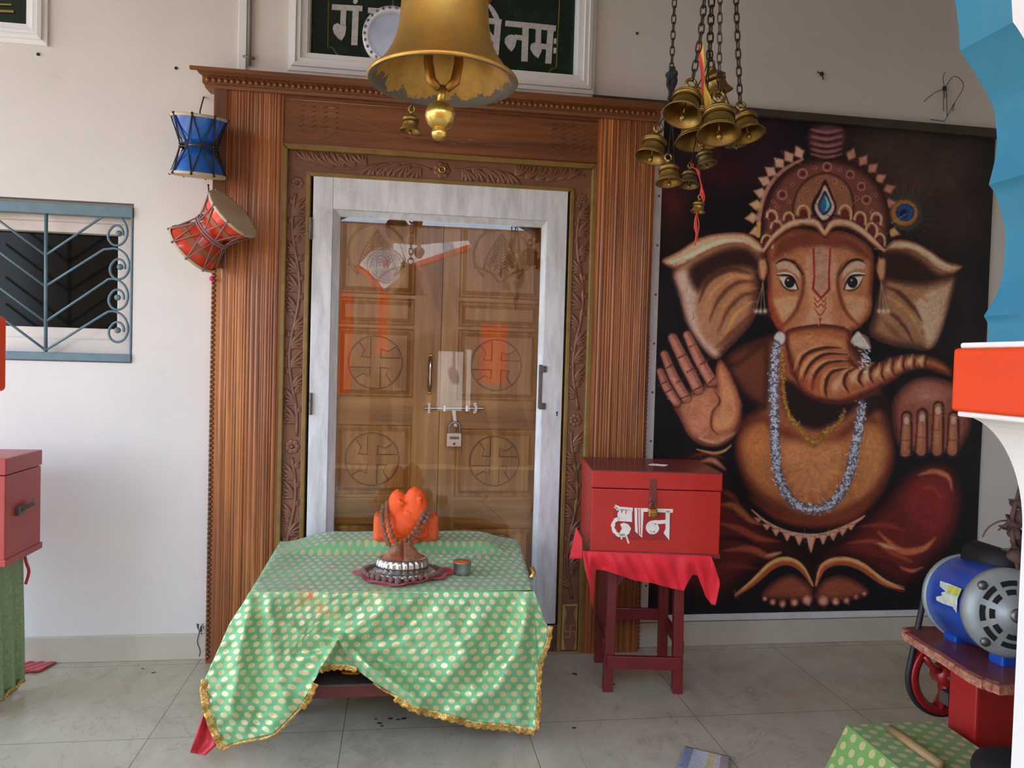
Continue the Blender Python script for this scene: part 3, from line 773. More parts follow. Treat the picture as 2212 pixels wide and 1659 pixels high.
# ------------------------------------------------------------------ wooden double door behind the glass
M_door = wood('honey_teak_door', S(146, 92, 40), S(196, 138, 68), S(228, 178, 98), 'z', 14, .32, .35, .1, 1.2)
M_doorx = wood('honey_teak_rail', S(142, 88, 38), S(188, 130, 62), S(216, 164, 88), 'x', 14, .32, .35, .1, 1.2)
YW = .07
d1 = thing('door_1', 'carved teak double door with raised sign panels, bolted and padlocked behind the glass', 'door', (.18, YW, .12), kind='structure')
dx0, dx1, dxm = six0-.03, six1+.03, P(950, 850, YW).x
dzt = izt-.03; dzb = .13
def zp(py, px=850): return P(px, py, YW).z
def sign(b, cx, cz, R_, y, th=.006):
    """raised disc cut into a four armed sun sign"""
    w = .19*R_; g = .03*R_
    def arcpts(a0, a1, r, n=8): return [(cx+r*math.cos(a0+(a1-a0)*k/n), cz+r*math.sin(a0+(a1-a0)*k/n)) for k in range(n+1)]
    for k in range(4):
        A = -k*PI/2
        def rot(u, v_): return (cx+u*math.cos(A)-v_*math.sin(A), cz+u*math.sin(A)+v_*math.cos(A))
        top = [rot(R_*math.sin(t_), R_*math.cos(t_)) for t_ in [(.0+q*.11) for q in range(-2, 9)]]
        a_end = .88
        inner = [rot(.58*R_*math.sin(.75)+.08*R_, .58*R_*math.cos(.75)+.02*R_), rot(w+.02*R_, .56*R_), rot(w, w), rot(-w, w), rot(-w, math.sqrt(R_*R_-w*w)*.985)]
        pl = top+inner
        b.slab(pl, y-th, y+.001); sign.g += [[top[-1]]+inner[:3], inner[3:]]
    b.slab([(cx-w, cz-w), (cx+w, cz-w), (cx+w, cz+w), (cx-w, cz+w)], y-th, y+.001)
    b.tube([(x, y-.001, z) for x, z in arcpts(0, 2*PI, R_*1.03, 40)[:-1]], .0032, 5, closed=True)
sign.g = []
def raised(b, x0, x1, z0, z1, y):
    """sunk rim and a bevelled raised field"""
    m = .010; q = .034; g = .012
    for (A, B_) in (((0, 0), (m, g)), ((m, g), (m+.004, g)), ((m+.004, g), (q, -.004)),):
        a0, ya = A; b0, yb = B_
        O = [(x0+a0, z0+a0), (x1-a0, z0+a0), (x1-a0, z1-a0), (x0+a0, z1-a0)]; I = [(x0+b0, z0+b0), (x1-b0, z0+b0), (x1-b0, z1-b0), (x0+b0, z1-b0)]
        for i in range(4):
            j = (i+1) % 4
            b.add([(O[i][0], y+ya, O[i][1]), (O[j][0], y+ya, O[j][1]), (I[j][0], y+yb, I[j][1]), (I[i][0], y+yb, I[i][1])], [(0, 1, 2, 3)])
    b.add([(x0+q, y-.004, z0+q), (x1-q, y-.004, z0+q), (x1-q, y-.004, z1-q), (x0+q, y-.004, z1-q)], [(0, 1, 2, 3)])
def leafdoor(x0, x1, xa_, xb_, px, pys, name):
    o = thing(name, '', ''); del o['label']; del o['category']; o.parent = d1; o.location = Vector(((x0+x1)/2, YW, dzb))-d1.location
    # stiles and rails round the panels (top to bottom)
    ps = [(zp(b_, px), zp(a_, px)) for a_, b_ in pys]
    b = MB(); b.box(x0, xa_, YW, YW+.04, dzb, dzt); b.build('stile', M_door, o)
    b = MB(); b.box(xb_, x1, YW, YW+.04, dzb, dzt); b.build('stile', M_door, o)
    edges = [dzt]+[v_ for a_, c_ in ps for v_ in (c_, a_)]+[dzb]
    for k in range(0, len(edges), 2):
        hi, lo = edges[k], edges[k+1]
        if hi-lo > .002: b = MB(); b.box(xa_, xb_, YW+.0005, YW+.039, lo, hi); b.build('rail', M_doorx, o)
    pans = []
    for (lo, hi) in ps:
        b = MB(); raised(b, xa_, xb_, lo, hi, YW); pans.append(b.build('panel', M_door, o))
    return o, pans
pyL = [(470, 636), (643, 702), (708, 858), (917, 1068), (1132, 1290)]
pyR = [(480, 646), (653, 708), (714, 866), (926, 1074), (1140, 1290)]
L1, pL = leafdoor(dx0, dxm-.0015, P(726, 850, YW).x, P(892, 850, YW).x, 820, pyL, 'door_leaf')
L2, pR = leafdoor(dxm+.0015, dx1, P(986, 850, YW).x, P(1160, 850, YW).x, 1072, pyR, 'door_leaf')
sc_ = depth(P(950, 800, YW))/F
for pn, cx, cy, r in ((pL[2], 811, 783, 54), (pL[3], 804, 992, 54), (pR[2], 1072, 789, 53), (pR[3], 1068, 996, 52)):
    a = P(cx, cy, YW-.006); b = MB(); sign.g = []; sign(b, a.x, a.z, r*sc_, YW-.003, .009); so_ = b.build('carved_sign', M_door, pn, bevel=.0018, seg=1)
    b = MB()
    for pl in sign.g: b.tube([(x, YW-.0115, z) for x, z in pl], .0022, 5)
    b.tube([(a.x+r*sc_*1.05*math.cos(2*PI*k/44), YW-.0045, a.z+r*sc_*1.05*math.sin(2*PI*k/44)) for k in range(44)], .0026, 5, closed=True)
    b.build('groove_shade_line', M_thresh, so_)  # dark tubes along the carving edges, painting in the shade of its cuts
def leafround(pn, cx, cy, r):
    a = P(cx, cy, YW-.006); R_ = r*sc_; b = MB()
    b.tube([(a.x+R_*math.cos(t_), YW-.006, a.z+R_*math.sin(t_)) for t_ in [(-.9+k*(PI+1.8)/30) for k in range(31)]], .006, 6)
    for s_ in (-1, 1):
        for k in range(11):
            q = k/10; bx, bz = a.x+s_*R_*.10+s_*R_*.42*q, a.z+R_*.72-R_*1.0*q
            b.tube([(bx, YW-.005, bz), (bx-s_*.012, YW-.008, bz-.014), (bx-s_*.018, YW-.005, bz-.034)], [.0015, .005, .001], 5)
        pts = [(a.x+s_*R_*u, YW-.005, a.z+R_*v_) for u, v_ in ((0, .8), (.30, .35), (.52, -.1), (.62, -.5))]
        b.tube(catmull(pts, 5), .0035, 5)
        for k in range(8):
            q = k/7; b.tube([(a.x+s_*R_*.04, YW-.005, a.z+R_*(.3-.8*q)), (a.x+s_*R_*.16, YW-.008, a.z+R_*(.38-.8*q)), (a.x+s_*R_*.26, YW-.005, a.z+R_*(.30-.85*q))], [.001, .0045, .001], 5)
    b.tube([(a.x, YW-.006, a.z+R_*.75), (a.x, YW-.006, a.z-R_*.8)], .0035, 5)
    b.tube(catmull([(a.x-R_*1.0, YW-.005, a.z-R_*.45), (a.x-R_*.4, YW-.007, a.z-R_*.62), (a.x, YW-.007, a.z-R_*.95), (a.x+R_*.4, YW-.007, a.z-R_*.62), (a.x+R_*1.0, YW-.005, a.z-R_*.45)], 5), .005, 6)
    b.build('carved_leaf', M_door, pn, smooth=True)
leafround(pL[0], 814, 545, 60); leafround(pR[0], 1083, 552, 60)
for pn, cx in ((pL[4], 812), (pR[4], 1072)):
    a = P(cx, 1200, YW); b = MB(); R_ = 52*sc_; b.tube([(a.x+R_*math.cos(2*PI*k/32), YW-.005, a.z+R_*math.sin(2*PI*k/32)) for k in range(32)], .005, 6, closed=True); b.build('carved_ring', M_door, pn, smooth=True)
# handle, bolt, hasp
M_chrome = pmat('chrome_steel', S(206, 206, 208), .2, 1.0, var=.06)
M_brass2 = pmat('brass_plate', S(206, 164, 66), .28, .95)
a, c_ = P(930, 771, YW-.02), P(928, 845, YW-.02)
b = MB(); pts = [Vector((lerp(a.x, c_.x, t_), YW-.012-.022*math.sin(PI*t_)**.5, lerp(a.z, c_.z, t_))) for t_ in [k/12 for k in range(13)]]
b.tube(pts, [.008+.0035*abs(math.sin(2*PI*k/12))*1.0 for k in range(13)], 8); hd = b.build('handle', M_chrome, L1, smooth=True); hd['label'] = 'chrome pull handle with brass ends'
b = MB()
for q in (a, c_): b.box(q.x-.010, q.x+.010, YW-.014, YW+.002, q.z-.016, q.z+.016)
b.build('end_plate', M_brass2, hd, bevel=.004)
b = MB(); a, c_ = P(916, 882, YW-.02), P(1046, 882, YW-.02)
b.tube([a, c_], .0075, 10); 
for px in (927, 960, 1008, 1028):
    q = P(px, 882, YW-.02); b.box(q.x-.006, q.x+.006, YW-.034, YW+.001, q.z-.016, q.z+.016)
for px in (927, 1027):
    q = P(px, 882, YW-.02); b.box(q.x-.008, q.x+.008, YW-.006, YW+.001, q.z-.027, q.z+.027)
bo = b.build('bolt', M_chrome, L1, bevel=.0015); bo['label'] = 'steel sliding bolt across both leaves'
b = MB(); q = P(980, 900, YW-.03); e_ = P(984, 922, YW-.03)
b.slab([(q.x-.010, q.z+.03), (q.x+.010, q.z+.03), (e_.x+.008, e_.z), (e_.x-.008, e_.z)], YW-.034, YW-.028); b.build('hasp', M_chrome, bo, bevel=.001)
def padlock(name, label, px, py, w, y, body, shackle, hr=.95):
    a = P(px, py, y); t_ = thing(name, label, 'padlock', a)
    b = MB(); b.box(a.x-w/2, a.x+w/2, y-.010, y+.010, a.z-w*.5*hr, a.z+w*.5*hr); bd = b.build('body', body, t_, bevel=.004)
    b = MB(); sh = w*.36; b.tube([(a.x-sh, y, a.z+w*.4), (a.x-sh, y, a.z+w*.8)]+[(a.x-sh*math.cos(k*PI/10), y, a.z+w*.8+sh*math.sin(k*PI/10)) for k in range(11)]+[(a.x+sh, y, a.z+w*.4)], w*.085, 8); b.build('shackle', shackle, t_, smooth=True)
    b = MB(); b.box(a.x-w*.3, a.x+w*.3, y-.0112, y-.009, a.z+w*.05, a.z+w*.22); b.sphere((a.x, y-.010, a.z-w*.25), w*.09, 8, 6, (1, .3, 1)); b.build('engraving', M_dsteel if body is not M_brass2 else M_potgold, bd)
    return t_
padlock('padlock', 'large steel padlock hanging from the bolt of the carved door', 981, 950, 33*sc_, YW-.035, M_chrome, M_steel)
# ------------------------------------------------------------------ printed wall poster (painted per vertex)
POSTER_GAIN = 1.9
pyl = -.010
pTL, pTR, pBR, pBL = P(1431, 232, pyl), P(2149, 284, pyl), P(2106, 1318, pyl), P(1402, 1325, pyl)
px0, px1, pz0, pz1 = (pTL.x+pBL.x)/2, (pTR.x+pBR.x)/2, (pBL.z+pBR.z)/2, pTR.z-.03
GW, GH = 600, 880
uu, vv = np.meshgrid(np.linspace(0, 1, GW), np.linspace(0, 1, GH))
wx = px0+(px1-px0)*uu; wz = pz1+(pz0-pz1)*vv
def projarr(x, y, z):
    qx, qy, qz = x-CAM.x, y-CAM.y, z-CAM.z
    k = qx*fw.x+qy*fw.y+qz*fw.z
    return W/2+F*(qx*rt.x+qy*rt.y+qz*rt.z)/k, H/2-F*(qx*up.x+qy*up.y+qz*up.z)/k
PXA, PYA = projarr(wx, np.full_like(wx, pyl), wz)
col = np.zeros((GH, GW, 3), dtype=np.float64)
def npn(shape_scale, seed, octv=4):
    """value noise on the poster grid"""
    r = np.random.RandomState(seed); out = np.zeros((GH, GW)); amp = 1; tot = 0
    for o_ in range(octv):
        sy, sx = max(2, int(shape_scale*GH/GW)*2**o_)+1, max(2, shape_scale*2**o_)+1
        g = r.rand(sy+1, sx+1); yy = vv*(sy-1); xx = uu*(sx-1)
        y0 = np.minimum(yy.astype(int), sy-1); x0 = np.minimum(xx.astype(int), sx-1); fy = yy-y0; fx = xx-x0
        fy = fy*fy*(3-2*fy); fx = fx*fx*(3-2*fx)
        out += amp*((g[y0, x0]*(1-fx)+g[y0, x0+1]*fx)*(1-fy)+(g[y0+1, x0]*(1-fx)+g[y0+1, x0+1]*fx)*fy); tot += amp; amp *= .5
    return out/tot
def Ac(pts): return [(1400+.3671*x, 230+.3671*y) for x, y in pts]
def Bc(pts): return [(1380+.3979*x, 700+.3979*y) for x, y in pts]
def sm(x, a, b):
    t_ = np.clip((x-a)/(b-a), 0, 1); return t_*t_*(3-2*t_)
def bbox(x0, y0, x1, y1, pad):
    q = [P(x, y, pyl) for x in (x0-pad, x1+pad) for y in (y0-pad, y1+pad)]
    us = [(p.x-px0)/(px1-px0)*(GW-1) for p in q]; vs_ = [(pz1-p.z)/(pz1-pz0)*(GH-1) for p in q]
    c0, c1, r0_, r1_ = max(0, int(min(us))), min(GW, int(max(us))+2), max(0, int(min(vs_))), min(GH, int(max(vs_))+2)
    if c1 <= c0 or r1_ <= r0_: return None
    return slice(r0_, r1_), slice(c0, c1)
def sdpoly(pts, X, Y):
    d = np.full(X.shape, 1e18); ins = np.zeros(X.shape, bool); n = len(pts)
    for i in range(n):
        ax_, ay = pts[i]; bx, by = pts[(i+1) % n]; ex, ey = bx-ax_, by-ay
        t_ = np.clip(((X-ax_)*ex+(Y-ay)*ey)/(ex*ex+ey*ey+1e-9), 0, 1)
        d = np.minimum(d, (X-ax_-t_*ex)**2+(Y-ay-t_*ey)**2)
        if ay != by:
            c = ((ay > Y) != (by > Y)) & (X < (bx-ax_)*(Y-ay)/(by-ay)+ax_); ins ^= c
    d = np.sqrt(d); return np.where(ins, d, -d)
def smooth2(pts, closed=True, n=5):
    return [(p.x, p.y) for p in catmull([(x, y, 0) for x, y in pts], n, closed)]
def poly(pts, c, edge=None, ew=12, soft=1.6, alpha=1., sm_=True, nz=None):
    if sm_: pts = smooth2(pts, True, 4)
    xs = [p[0] for p in pts]; ys = [p[1] for p in pts]
    s_ = bbox(min(xs), min(ys), max(xs), max(ys), soft+2)
    if s_ is None: return
    d = sdpoly(pts, PXA[s_], PYA[s_]); a = sm(d, -soft, soft)*alpha
    cc = np.array(c, float)*np.ones(d.shape+(3,))
    if edge is not None: cc = np.array(edge, float)+(cc-np.array(edge, float))*sm(d, 0, ew)[..., None]
    col[s_] += (cc-col[s_])*a[..., None]
def stroke(pts, w, c, soft=1.5, alpha=1., sm_=True):
    ww = list(w) if hasattr(w, '__len__') else [w]*len(pts)
    if sm_:
        q = catmull([(p[0], p[1], ww[i]) for i, p in enumerate(pts)], 6); pts = [(p.x, p.y) for p in q]; ww = [max(p.z, .2) for p in q]
    xs = [p[0] for p in pts]; ys = [p[1] for p in pts]; mw = max(ww)
    s_ = bbox(min(xs), min(ys), max(xs), max(ys), mw+soft+2)
    if s_ is None: return
    X, Y = PXA[s_], PYA[s_]; best = np.full(X.shape, 1e9)
    for i in range(len(pts)-1):
        ax_, ay = pts[i]; ex, ey = pts[i+1][0]-ax_, pts[i+1][1]-ay
        t_ = np.clip(((X-ax_)*ex+(Y-ay)*ey)/(ex*ex+ey*ey+1e-9), 0, 1)
        best = np.minimum(best, np.hypot(X-ax_-t_*ex, Y-ay-t_*ey)-(ww[i]+(ww[i+1]-ww[i])*t_)/2)
    a = (1-sm(best, -soft, soft))*alpha
    col[s_] += (np.array(c, float)-col[s_])*a[..., None]
def blob(cx, cy, rx, ry, c, alpha=.6, rot=0, p=1.):
    s_ = bbox(cx-2.6*max(rx, ry), cy-2.6*max(rx, ry), cx+2.6*max(rx, ry), cy+2.6*max(rx, ry), 0)
    if s_ is None: return
    X, Y = PXA[s_]-cx, PYA[s_]-cy; ca, sa = math.cos(rot), math.sin(rot)
    d = ((X*ca+Y*sa)/rx)**2+((-X*sa+Y*ca)/ry)**2
    a = np.exp(-d**p)*alpha; col[s_] += (np.array(c, float)-col[s_])*a[..., None]
# ---- background
col[:] = (11, 10, 13)
for cx, cy, rx, ry, c, a in ((1960, 400, 150, 110, (70, 46, 38), .8), (2040, 330, 90, 80, (58, 44, 38), .7), (1900, 320, 60, 40, (56, 42, 34), .6), (2060, 470, 60, 90, (48, 32, 30), .7), (1560, 370, 80, 50, (70, 20, 36), .75), (1660, 300, 60, 60, (46, 22, 40), .8),
        (1450, 440, 40, 70, (84, 30, 28), .75), (2090, 640, 40, 60, (40, 24, 26), .6), (1430, 640, 40, 60, (30, 20, 26), .6), (2080, 740, 50, 40, (46, 28, 26), .6), (1520, 320, 60, 40, (44, 18, 26), .6), (2100, 850, 40, 60, (20, 20, 22), .5)): blob(cx, cy, rx, ry, c, a)
n_ = npn(7, 3, 5); col *= (.55+.95*n_)[..., None]
SK = (150, 92, 58); SKD = (74, 34, 26); SKL = (196, 150, 112); DK = (26, 14, 14); RED = (118, 36, 26); REDD = (44, 14, 14)
# ---- feather
for k in range(60):
    a = -2.5+k*4.1/59; cx, cy = 1956, 462; L_ = 64+14*math.sin(k*1.7)
    stroke([(cx+16*math.cos(a), cy+18*math.sin(a)), (cx+L_*math.cos(a-.1), cy-4+L_*.9*math.sin(a-.1))], [1.6, .6], (52, 64, 62) if k % 2 else (24, 28, 30), .9, .9, False)
poly([(1956+37*math.cos(t_*PI/8), 462+36*math.sin(t_*PI/8)) for t_ in range(16)], (50, 54, 40)); poly([(1953+30*math.cos(t_*PI/8), 460+29*math.sin(t_*PI/8)) for t_ in range(16)], (146, 98, 44), (110, 70, 30), 6)
poly([(1955+20*math.cos(t_*PI/8), 459+19*math.sin(t_*PI/8)) for t_ in range(16)], (30, 66, 112), (20, 40, 80), 6); poly([(1952+9*math.cos(t_*PI/8), 462+10*math.sin(t_*PI/8)) for t_ in range(16)], (14, 24, 56))
stroke([(1925, 482), (1958, 462)], 1.6, (130, 140, 150))
# ---- ears
earL = Ac([(80, 905), (160, 890), (300, 790), (420, 750), (560, 742), (640, 790), (690, 870), (660, 1000), (640, 1200), (600, 1290), (480, 1420), (400, 1490), (330, 1430), (240, 1290), (190, 1130), (170, 1020), (130, 950)])
poly(earL, (150, 104, 74), (66, 34, 28), 26)
poly(Ac([(150, 980), (260, 960), (300, 1060), (290, 1200), (330, 1340), (420, 1450), (380, 1470), (300, 1390), (230, 1270), (190, 1120)]), (190, 164, 148), (168, 128, 104), 14, 8, .85)
poly(Ac([(240, 960), (420, 850), (560, 830), (650, 900), (660, 1040), (610, 960), (480, 950), (360, 1010), (290, 1090)]), (36, 18, 16), None, 10, 12, .95)
for q, w_, c in (([(300, 1150), (360, 1020), (480, 960), (600, 980)], 26, (64, 30, 22)), ([(360, 1260), (420, 1130), (520, 1040), (640, 1030)], 20, (78, 38, 22)), ([(420, 1320), (470, 1200), (560, 1110), (640, 1100)], 18, (84, 40, 24)),
        ([(330, 1180), (390, 1080), (500, 1000), (590, 1010)], 16, (176, 120, 74)), ([(400, 1290), (450, 1170), (540, 1080), (630, 1070)], 14, (176, 118, 62)), ([(460, 1330), (520, 1220), (610, 1150)], 18, (182, 128, 66)), ([(400, 1420), (500, 1330), (600, 1230)], 30, (96, 52, 34))):
    stroke(Ac(q), [w_*.3*.367, w_*.367*1.2, w_*.367*.5] if len(q) == 3 else [w_*.2*.367, w_*.367*1.2, w_*.367*1.2, w_*.2], c, 4, .8)
poly(Ac([(80, 908), (180, 850), (300, 775), (430, 745), (560, 745), (640, 785), (690, 850), (640, 860), (560, 815), (460, 815), (340, 860), (230, 925), (150, 950)]), (186, 150, 118), (120, 72, 52), 9, 2)
stroke(Ac([(110, 920), (240, 880), (360, 820), (460, 790), (560, 790)]), [2, 8, 10, 9, 4], (212, 188, 158), 3, .8)
earR = Ac([(1845, 940), (1740, 900), (1640, 830), (1520, 790), (1430, 795), (1380, 850), (1370, 1000), (1330, 1200), (1300, 1330), (1400, 1400), (1560, 1430), (1660, 1430), (1730, 1320), (1770, 1150), (1800, 1000)])
poly(earR, (140, 98, 70), (60, 32, 26), 26)
poly(Ac([(1800, 1010), (1740, 1040), (1640, 1080), (1560, 1160), (1600, 1300), (1640, 1420), (1700, 1380), (1750, 1240), (1780, 1120)]), (184, 156, 128), (150, 112, 84), 14, 8, .85)
poly(Ac([(1400, 860), (1500, 850), (1600, 900), (1700, 980), (1780, 1000), (1640, 1050), (1500, 1040), (1400, 1020), (1370, 950)]), (34, 17, 15), None, 10, 12, .95)
for q, w_, c in (([(1400, 1060), (1480, 1100), (1560, 1180), (1610, 1260)], 22, (60, 28, 22)), ([(1400, 1200), (1460, 1240), (1520, 1310), (1560, 1390)], 20, (64, 32, 24)), ([(1410, 1120), (1500, 1180), (1570, 1260), (1600, 1340)], 18, (172, 126, 76)), ([(1420, 1040), (1540, 1080), (1640, 1140)], 20, (160, 112, 76)),
        ([(1380, 1250), (1430, 1310), (1500, 1370)], 26, (110, 70, 44))):
    stroke(Ac(q), [w_*.1, w_*.367*1.2, w_*.367, w_*.1][:len(q)], c, 4, .8)
poly(Ac([(1848, 938), (1760, 915), (1660, 850), (1560, 795), (1450, 785), (1385, 850), (1440, 845), (1540, 850), (1620, 895), (1700, 960), (1780, 985), (1820, 970)]), (184, 148, 116), (112, 68, 50), 9, 2)
stroke(Ac([(1800, 950), (1720, 920), (1620, 850), (1520, 815), (1440, 820)]), [2, 8, 9, 8, 3], (204, 178, 146), 3, .7)
# ---- body, belly, legs (second crop)
poly(Bc([(470, 180), (720, 60), (1100, 60), (1300, 300), (1380, 600), (1380, 780), (1300, 960), (1150, 1080), (960, 1110), (760, 1060), (600, 920), (520, 700), (560, 520), (640, 440), (560, 330)]), (132, 72, 44), (54, 22, 18), 34, 6)
poly(Bc([(560, 560), (680, 500), (760, 560), (860, 600), (960, 640), (1080, 600), (1180, 520), (1290, 520), (1370, 660), (1340, 850), (1220, 990), (1000, 1070), (800, 1030), (640, 910), (545, 740)]), (152, 92, 52), (88, 36, 22), 30, 12)
poly(Bc([(780, 640), (1080, 620), (1140, 700), (1080, 880), (940, 960), (820, 900), (770, 760)]), (172, 112, 68), (150, 90, 52), 20, 18, .75)
poly(Bc([(1240, 560), (1330, 580), (1350, 720), (1260, 880), (1180, 940), (1220, 760)]), (176, 116, 66), None, 20, 16, .6)
poly(Bc([(560, 620), (640, 560), (690, 620), (680, 800), (740, 940), (640, 880), (570, 760)]), (168, 100, 52), None, 20, 14, .6)
poly(Bc([(600, 940), (760, 1030), (960, 1060), (1150, 1010), (1260, 920), (1200, 1040), (980, 1100), (760, 1070)]), (112, 46, 28), None, 10, 10, .8)
for k in range(16):
    a = .2+k*2.7/15; stroke(Bc([(950+60*math.cos(a)*1.5, 760+80*math.sin(a)), (950+150*math.cos(a)*1.3, 760+200*math.sin(a))]), [1, 5], (186, 130, 84) if k % 2 else (136, 80, 48), 3, .35, False)
# dark chest under the trunk, neck shade
poly(Bc([(800, 300), (1000, 410), (1180, 420), (1150, 480), (1060, 540), (960, 575), (860, 540), (800, 470), (775, 380)]), (24, 14, 14), None, 10, 10, .95)
poly(Bc([(480, 240), (560, 180), (700, 100), (700, 430), (640, 440), (560, 380)]), (88, 44, 30), (40, 18, 16), 20, 10, .9)
poly(Bc([(1180, 420), (1320, 380), (1370, 480), (1300, 470), (1240, 500)]), (22, 14, 14), None, 10, 10, .9)
# thighs and folds
thL = Bc([(90, 760), (250, 690), (400, 700), (480, 760), (520, 900), (640, 1010), (760, 1110), (900, 1250), (940, 1400), (860, 1300), (740, 1290), (600, 1400), (470, 1490), (330, 1480), (60, 1470), (60, 1000)])
poly(thL, (74, 24, 20), (22, 9, 10), 50, 8)
thR = Bc([(1010, 1230), (1120, 1130), (1260, 1000), (1380, 880), (1480, 780), (1620, 740), (1720, 780), (1755, 900), (1745, 1050), (1700, 1200), (1580, 1330), (1440, 1440), (1330, 1400), (1180, 1310), (1050, 1290), (960, 1400)])
poly(thR, (92, 28, 24), (30, 10, 12), 46, 8)
poly(Bc([(1420, 900), (1520, 810), (1640, 790), (1720, 880), (1730, 1050), (1640, 1180), (1500, 1160), (1420, 1050)]), (122, 34, 34), (90, 26, 24), 40, 20, .8)
for q, w_, c, al in (([(1520, 820), (1600, 800), (1680, 830), (1700, 900)], [4, 16, 14, 4], (186, 110, 66), .8), ([(1540, 890), (1600, 890), (1640, 950)], [3, 12, 4], (150, 60, 44), .7), ([(1300, 1130), (1420, 1230), (1540, 1220), (1610, 1160)], [4, 20, 18, 3], (184, 104, 58), .85), ([(1130, 1190), (1280, 1180), (1380, 1240), (1480, 1290)], [4, 14, 18, 6], (150, 74, 48), .7),
        ([(1300, 1190), (1340, 1205), (1390, 1220)], [2, 12, 3], (204, 150, 112), .8), ([(1420, 1320), (1480, 1340), (1540, 1320)], [2, 10, 2], (190, 112, 74), .8), ([(1240, 1280), (1360, 1300), (1440, 1370)], [3, 22, 5], (58, 18, 16), .8), ([(1200, 1100), (1330, 1090), (1440, 1120)], [3, 16, 4], (140, 50, 32), .7),
        ([(440, 980), (520, 990), (600, 1060), (660, 1090)], [3, 22, 18, 4], (160, 88, 48), .8), ([(430, 1080), (540, 1110), (640, 1160), (760, 1180)], [3, 20, 18, 5], (140, 62, 40), .8), ([(460, 1230), (600, 1220), (700, 1260), (770, 1240)], [3, 20, 18, 4], (150, 72, 46), .8), ([(690, 1260), (730, 1250), (770, 1240)], [2, 10, 3], (200, 160, 130), .7), ([(420, 1160), (560, 1170), (690, 1220)], [3, 16, 4], (38, 12, 12), .8),
        ([(400, 1330), (520, 1310), (640, 1330)], [3, 22, 4], (96, 36, 28), .8), ([(330, 750), (400, 740), (470, 790)], [3, 18, 4], (176, 110, 84), .8), ([(280, 720), (380, 700), (460, 730)], [4, 14, 4], (110, 40, 32), .7), ([(440, 900), (500, 930), (560, 1000)], [3, 18, 5], (110, 44, 30), .7), ([(380, 850), (420, 950), (430, 1060)], [5, 20, 8], (50, 16, 16), .7)):
    stroke(Bc(q), [k*.7 for k in w_], c, 4, al)
# V of dark between the thighs and belt of points
poly(Bc([(700, 1110), (960, 1170), (1170, 1090), (1040, 1230), (975, 1330), (955, 1420), (930, 1330), (850, 1230)]), (22, 9, 9), (40, 14, 14), 10, 5)
stroke(Bc([(615, 1010), (700, 1080), (820, 1135), (960, 1150), (1080, 1120), (1190, 1065), (1225, 1040)]), [3, 6, 9, 10, 9, 6, 3], (178, 128, 104), 1.5)
for x, y, L_ in ((650, 1050, 28), (695, 1085, 34), (745, 1110, 40), (805, 1130, 48), (870, 1145, 56), (935, 1150, 92), (1000, 1140, 56), (1055, 1128, 48), (1105, 1108, 40), (1150, 1085, 34)):
    poly(Bc([(x-28, y), (x+28, y), (x+4, y+L_), (x-4, y+L_)]), (184, 136, 112), (140, 90, 72), 4, 1.2, 1, False)
# hems over the feet and feet
for q in ([(520, 1475), (620, 1400), (720, 1310), (800, 1285), (880, 1320), (945, 1420)], [(1440, 1440), (1330, 1400), (1200, 1310), (1090, 1285), (1000, 1320), (962, 1420)]):
    stroke(Bc(q), [3, 13, 18, 18, 15, 4], (180, 112, 66), 2); stroke(Bc([(x, y+14) for x, y in q]), [1, 6, 9, 9, 7, 1], (134, 56, 34), 3, .8); stroke(Bc([(x, y-12) for x, y in q]), [1, 4, 5, 5, 4, 1], (206, 160, 104), 2, .7)
poly(Bc([(665, 1480), (690, 1430), (760, 1375), (830, 1355), (900, 1390), (945, 1440), (940, 1500), (860, 1500), (740, 1500)]), (120, 60, 42), (64, 28, 24), 16, 3)
poly(Bc([(965, 1500), (965, 1440), (1010, 1385), (1090, 1360), (1180, 1390), (1245, 1440), (1235, 1475), (1130, 1500)]), (120, 60, 42), (64, 28, 24), 16, 3)
for x, y, r in ((684, 1490, 17), (727, 1508, 21), (780, 1518, 23), (845, 1510, 26), (914, 1496, 33), (1002, 1500, 35), (1070, 1505, 26), (1128, 1500, 22), (1180, 1480, 19), (1224, 1462, 18)):
    c = Bc([(x, y)])[0]; r *= .3979; poly([(c[0]+r*math.cos(k*PI/6), c[1]+r*1.05*math.sin(k*PI/6)) for k in range(12)], (142, 82, 62), (86, 42, 34), 6, 1.2)
    poly([(c[0]+r*.55*math.cos(k*PI/4), c[1]+r*.1+r*.6*math.sin(k*PI/4)) for k in range(8)], (178, 126, 108), (150, 96, 80), 3, 1)
# ---- raised palm
palm = Bc([(105, 260), (140, 250), (165, 320), (130, 170), (150, 140), (180, 160), (215, 280), (165, 90), (180, 48), (215, 60), (260, 160), (290, 240), (250, 90), (250, 40), (285, 35), (320, 90), (370, 220), (415, 300), (425, 340), (415, 230), (440, 190), (480, 240), (530, 350), (560, 440), (555, 540), (500, 630), (420, 670), (330, 660), (270, 610), (230, 520), (180, 440), (130, 350)])
palmpoly = Bc([(180, 430), (220, 400), (300, 360), (400, 300), (430, 330), (415, 240), (445, 190), (490, 250), (535, 350), (562, 450), (552, 550), (500, 630), (420, 668), (330, 655), (270, 605), (225, 520)])
poly(palmpoly, (150, 92, 66), (82, 38, 28), 20, 2)
for q, w_ in (([(118, 258), (150, 340), (205, 425)], [15, 19, 19]), ([(140, 165), (190, 290), (255, 400)], [17, 21, 22]), ([(185, 75), (250, 210), (320, 350)], [20, 24, 25]), ([(265, 60), (325, 190), (395, 310)], [18, 23, 24])):
    stroke(Bc(q), [k+4 for k in w_], (34, 16, 15), 2); stroke(Bc(q), w_, (126, 72, 56), 2); stroke(Bc([(x-8, y-2) for x, y in q]), [k*.5 for k in w_], (172, 116, 96), 3.5, .8)
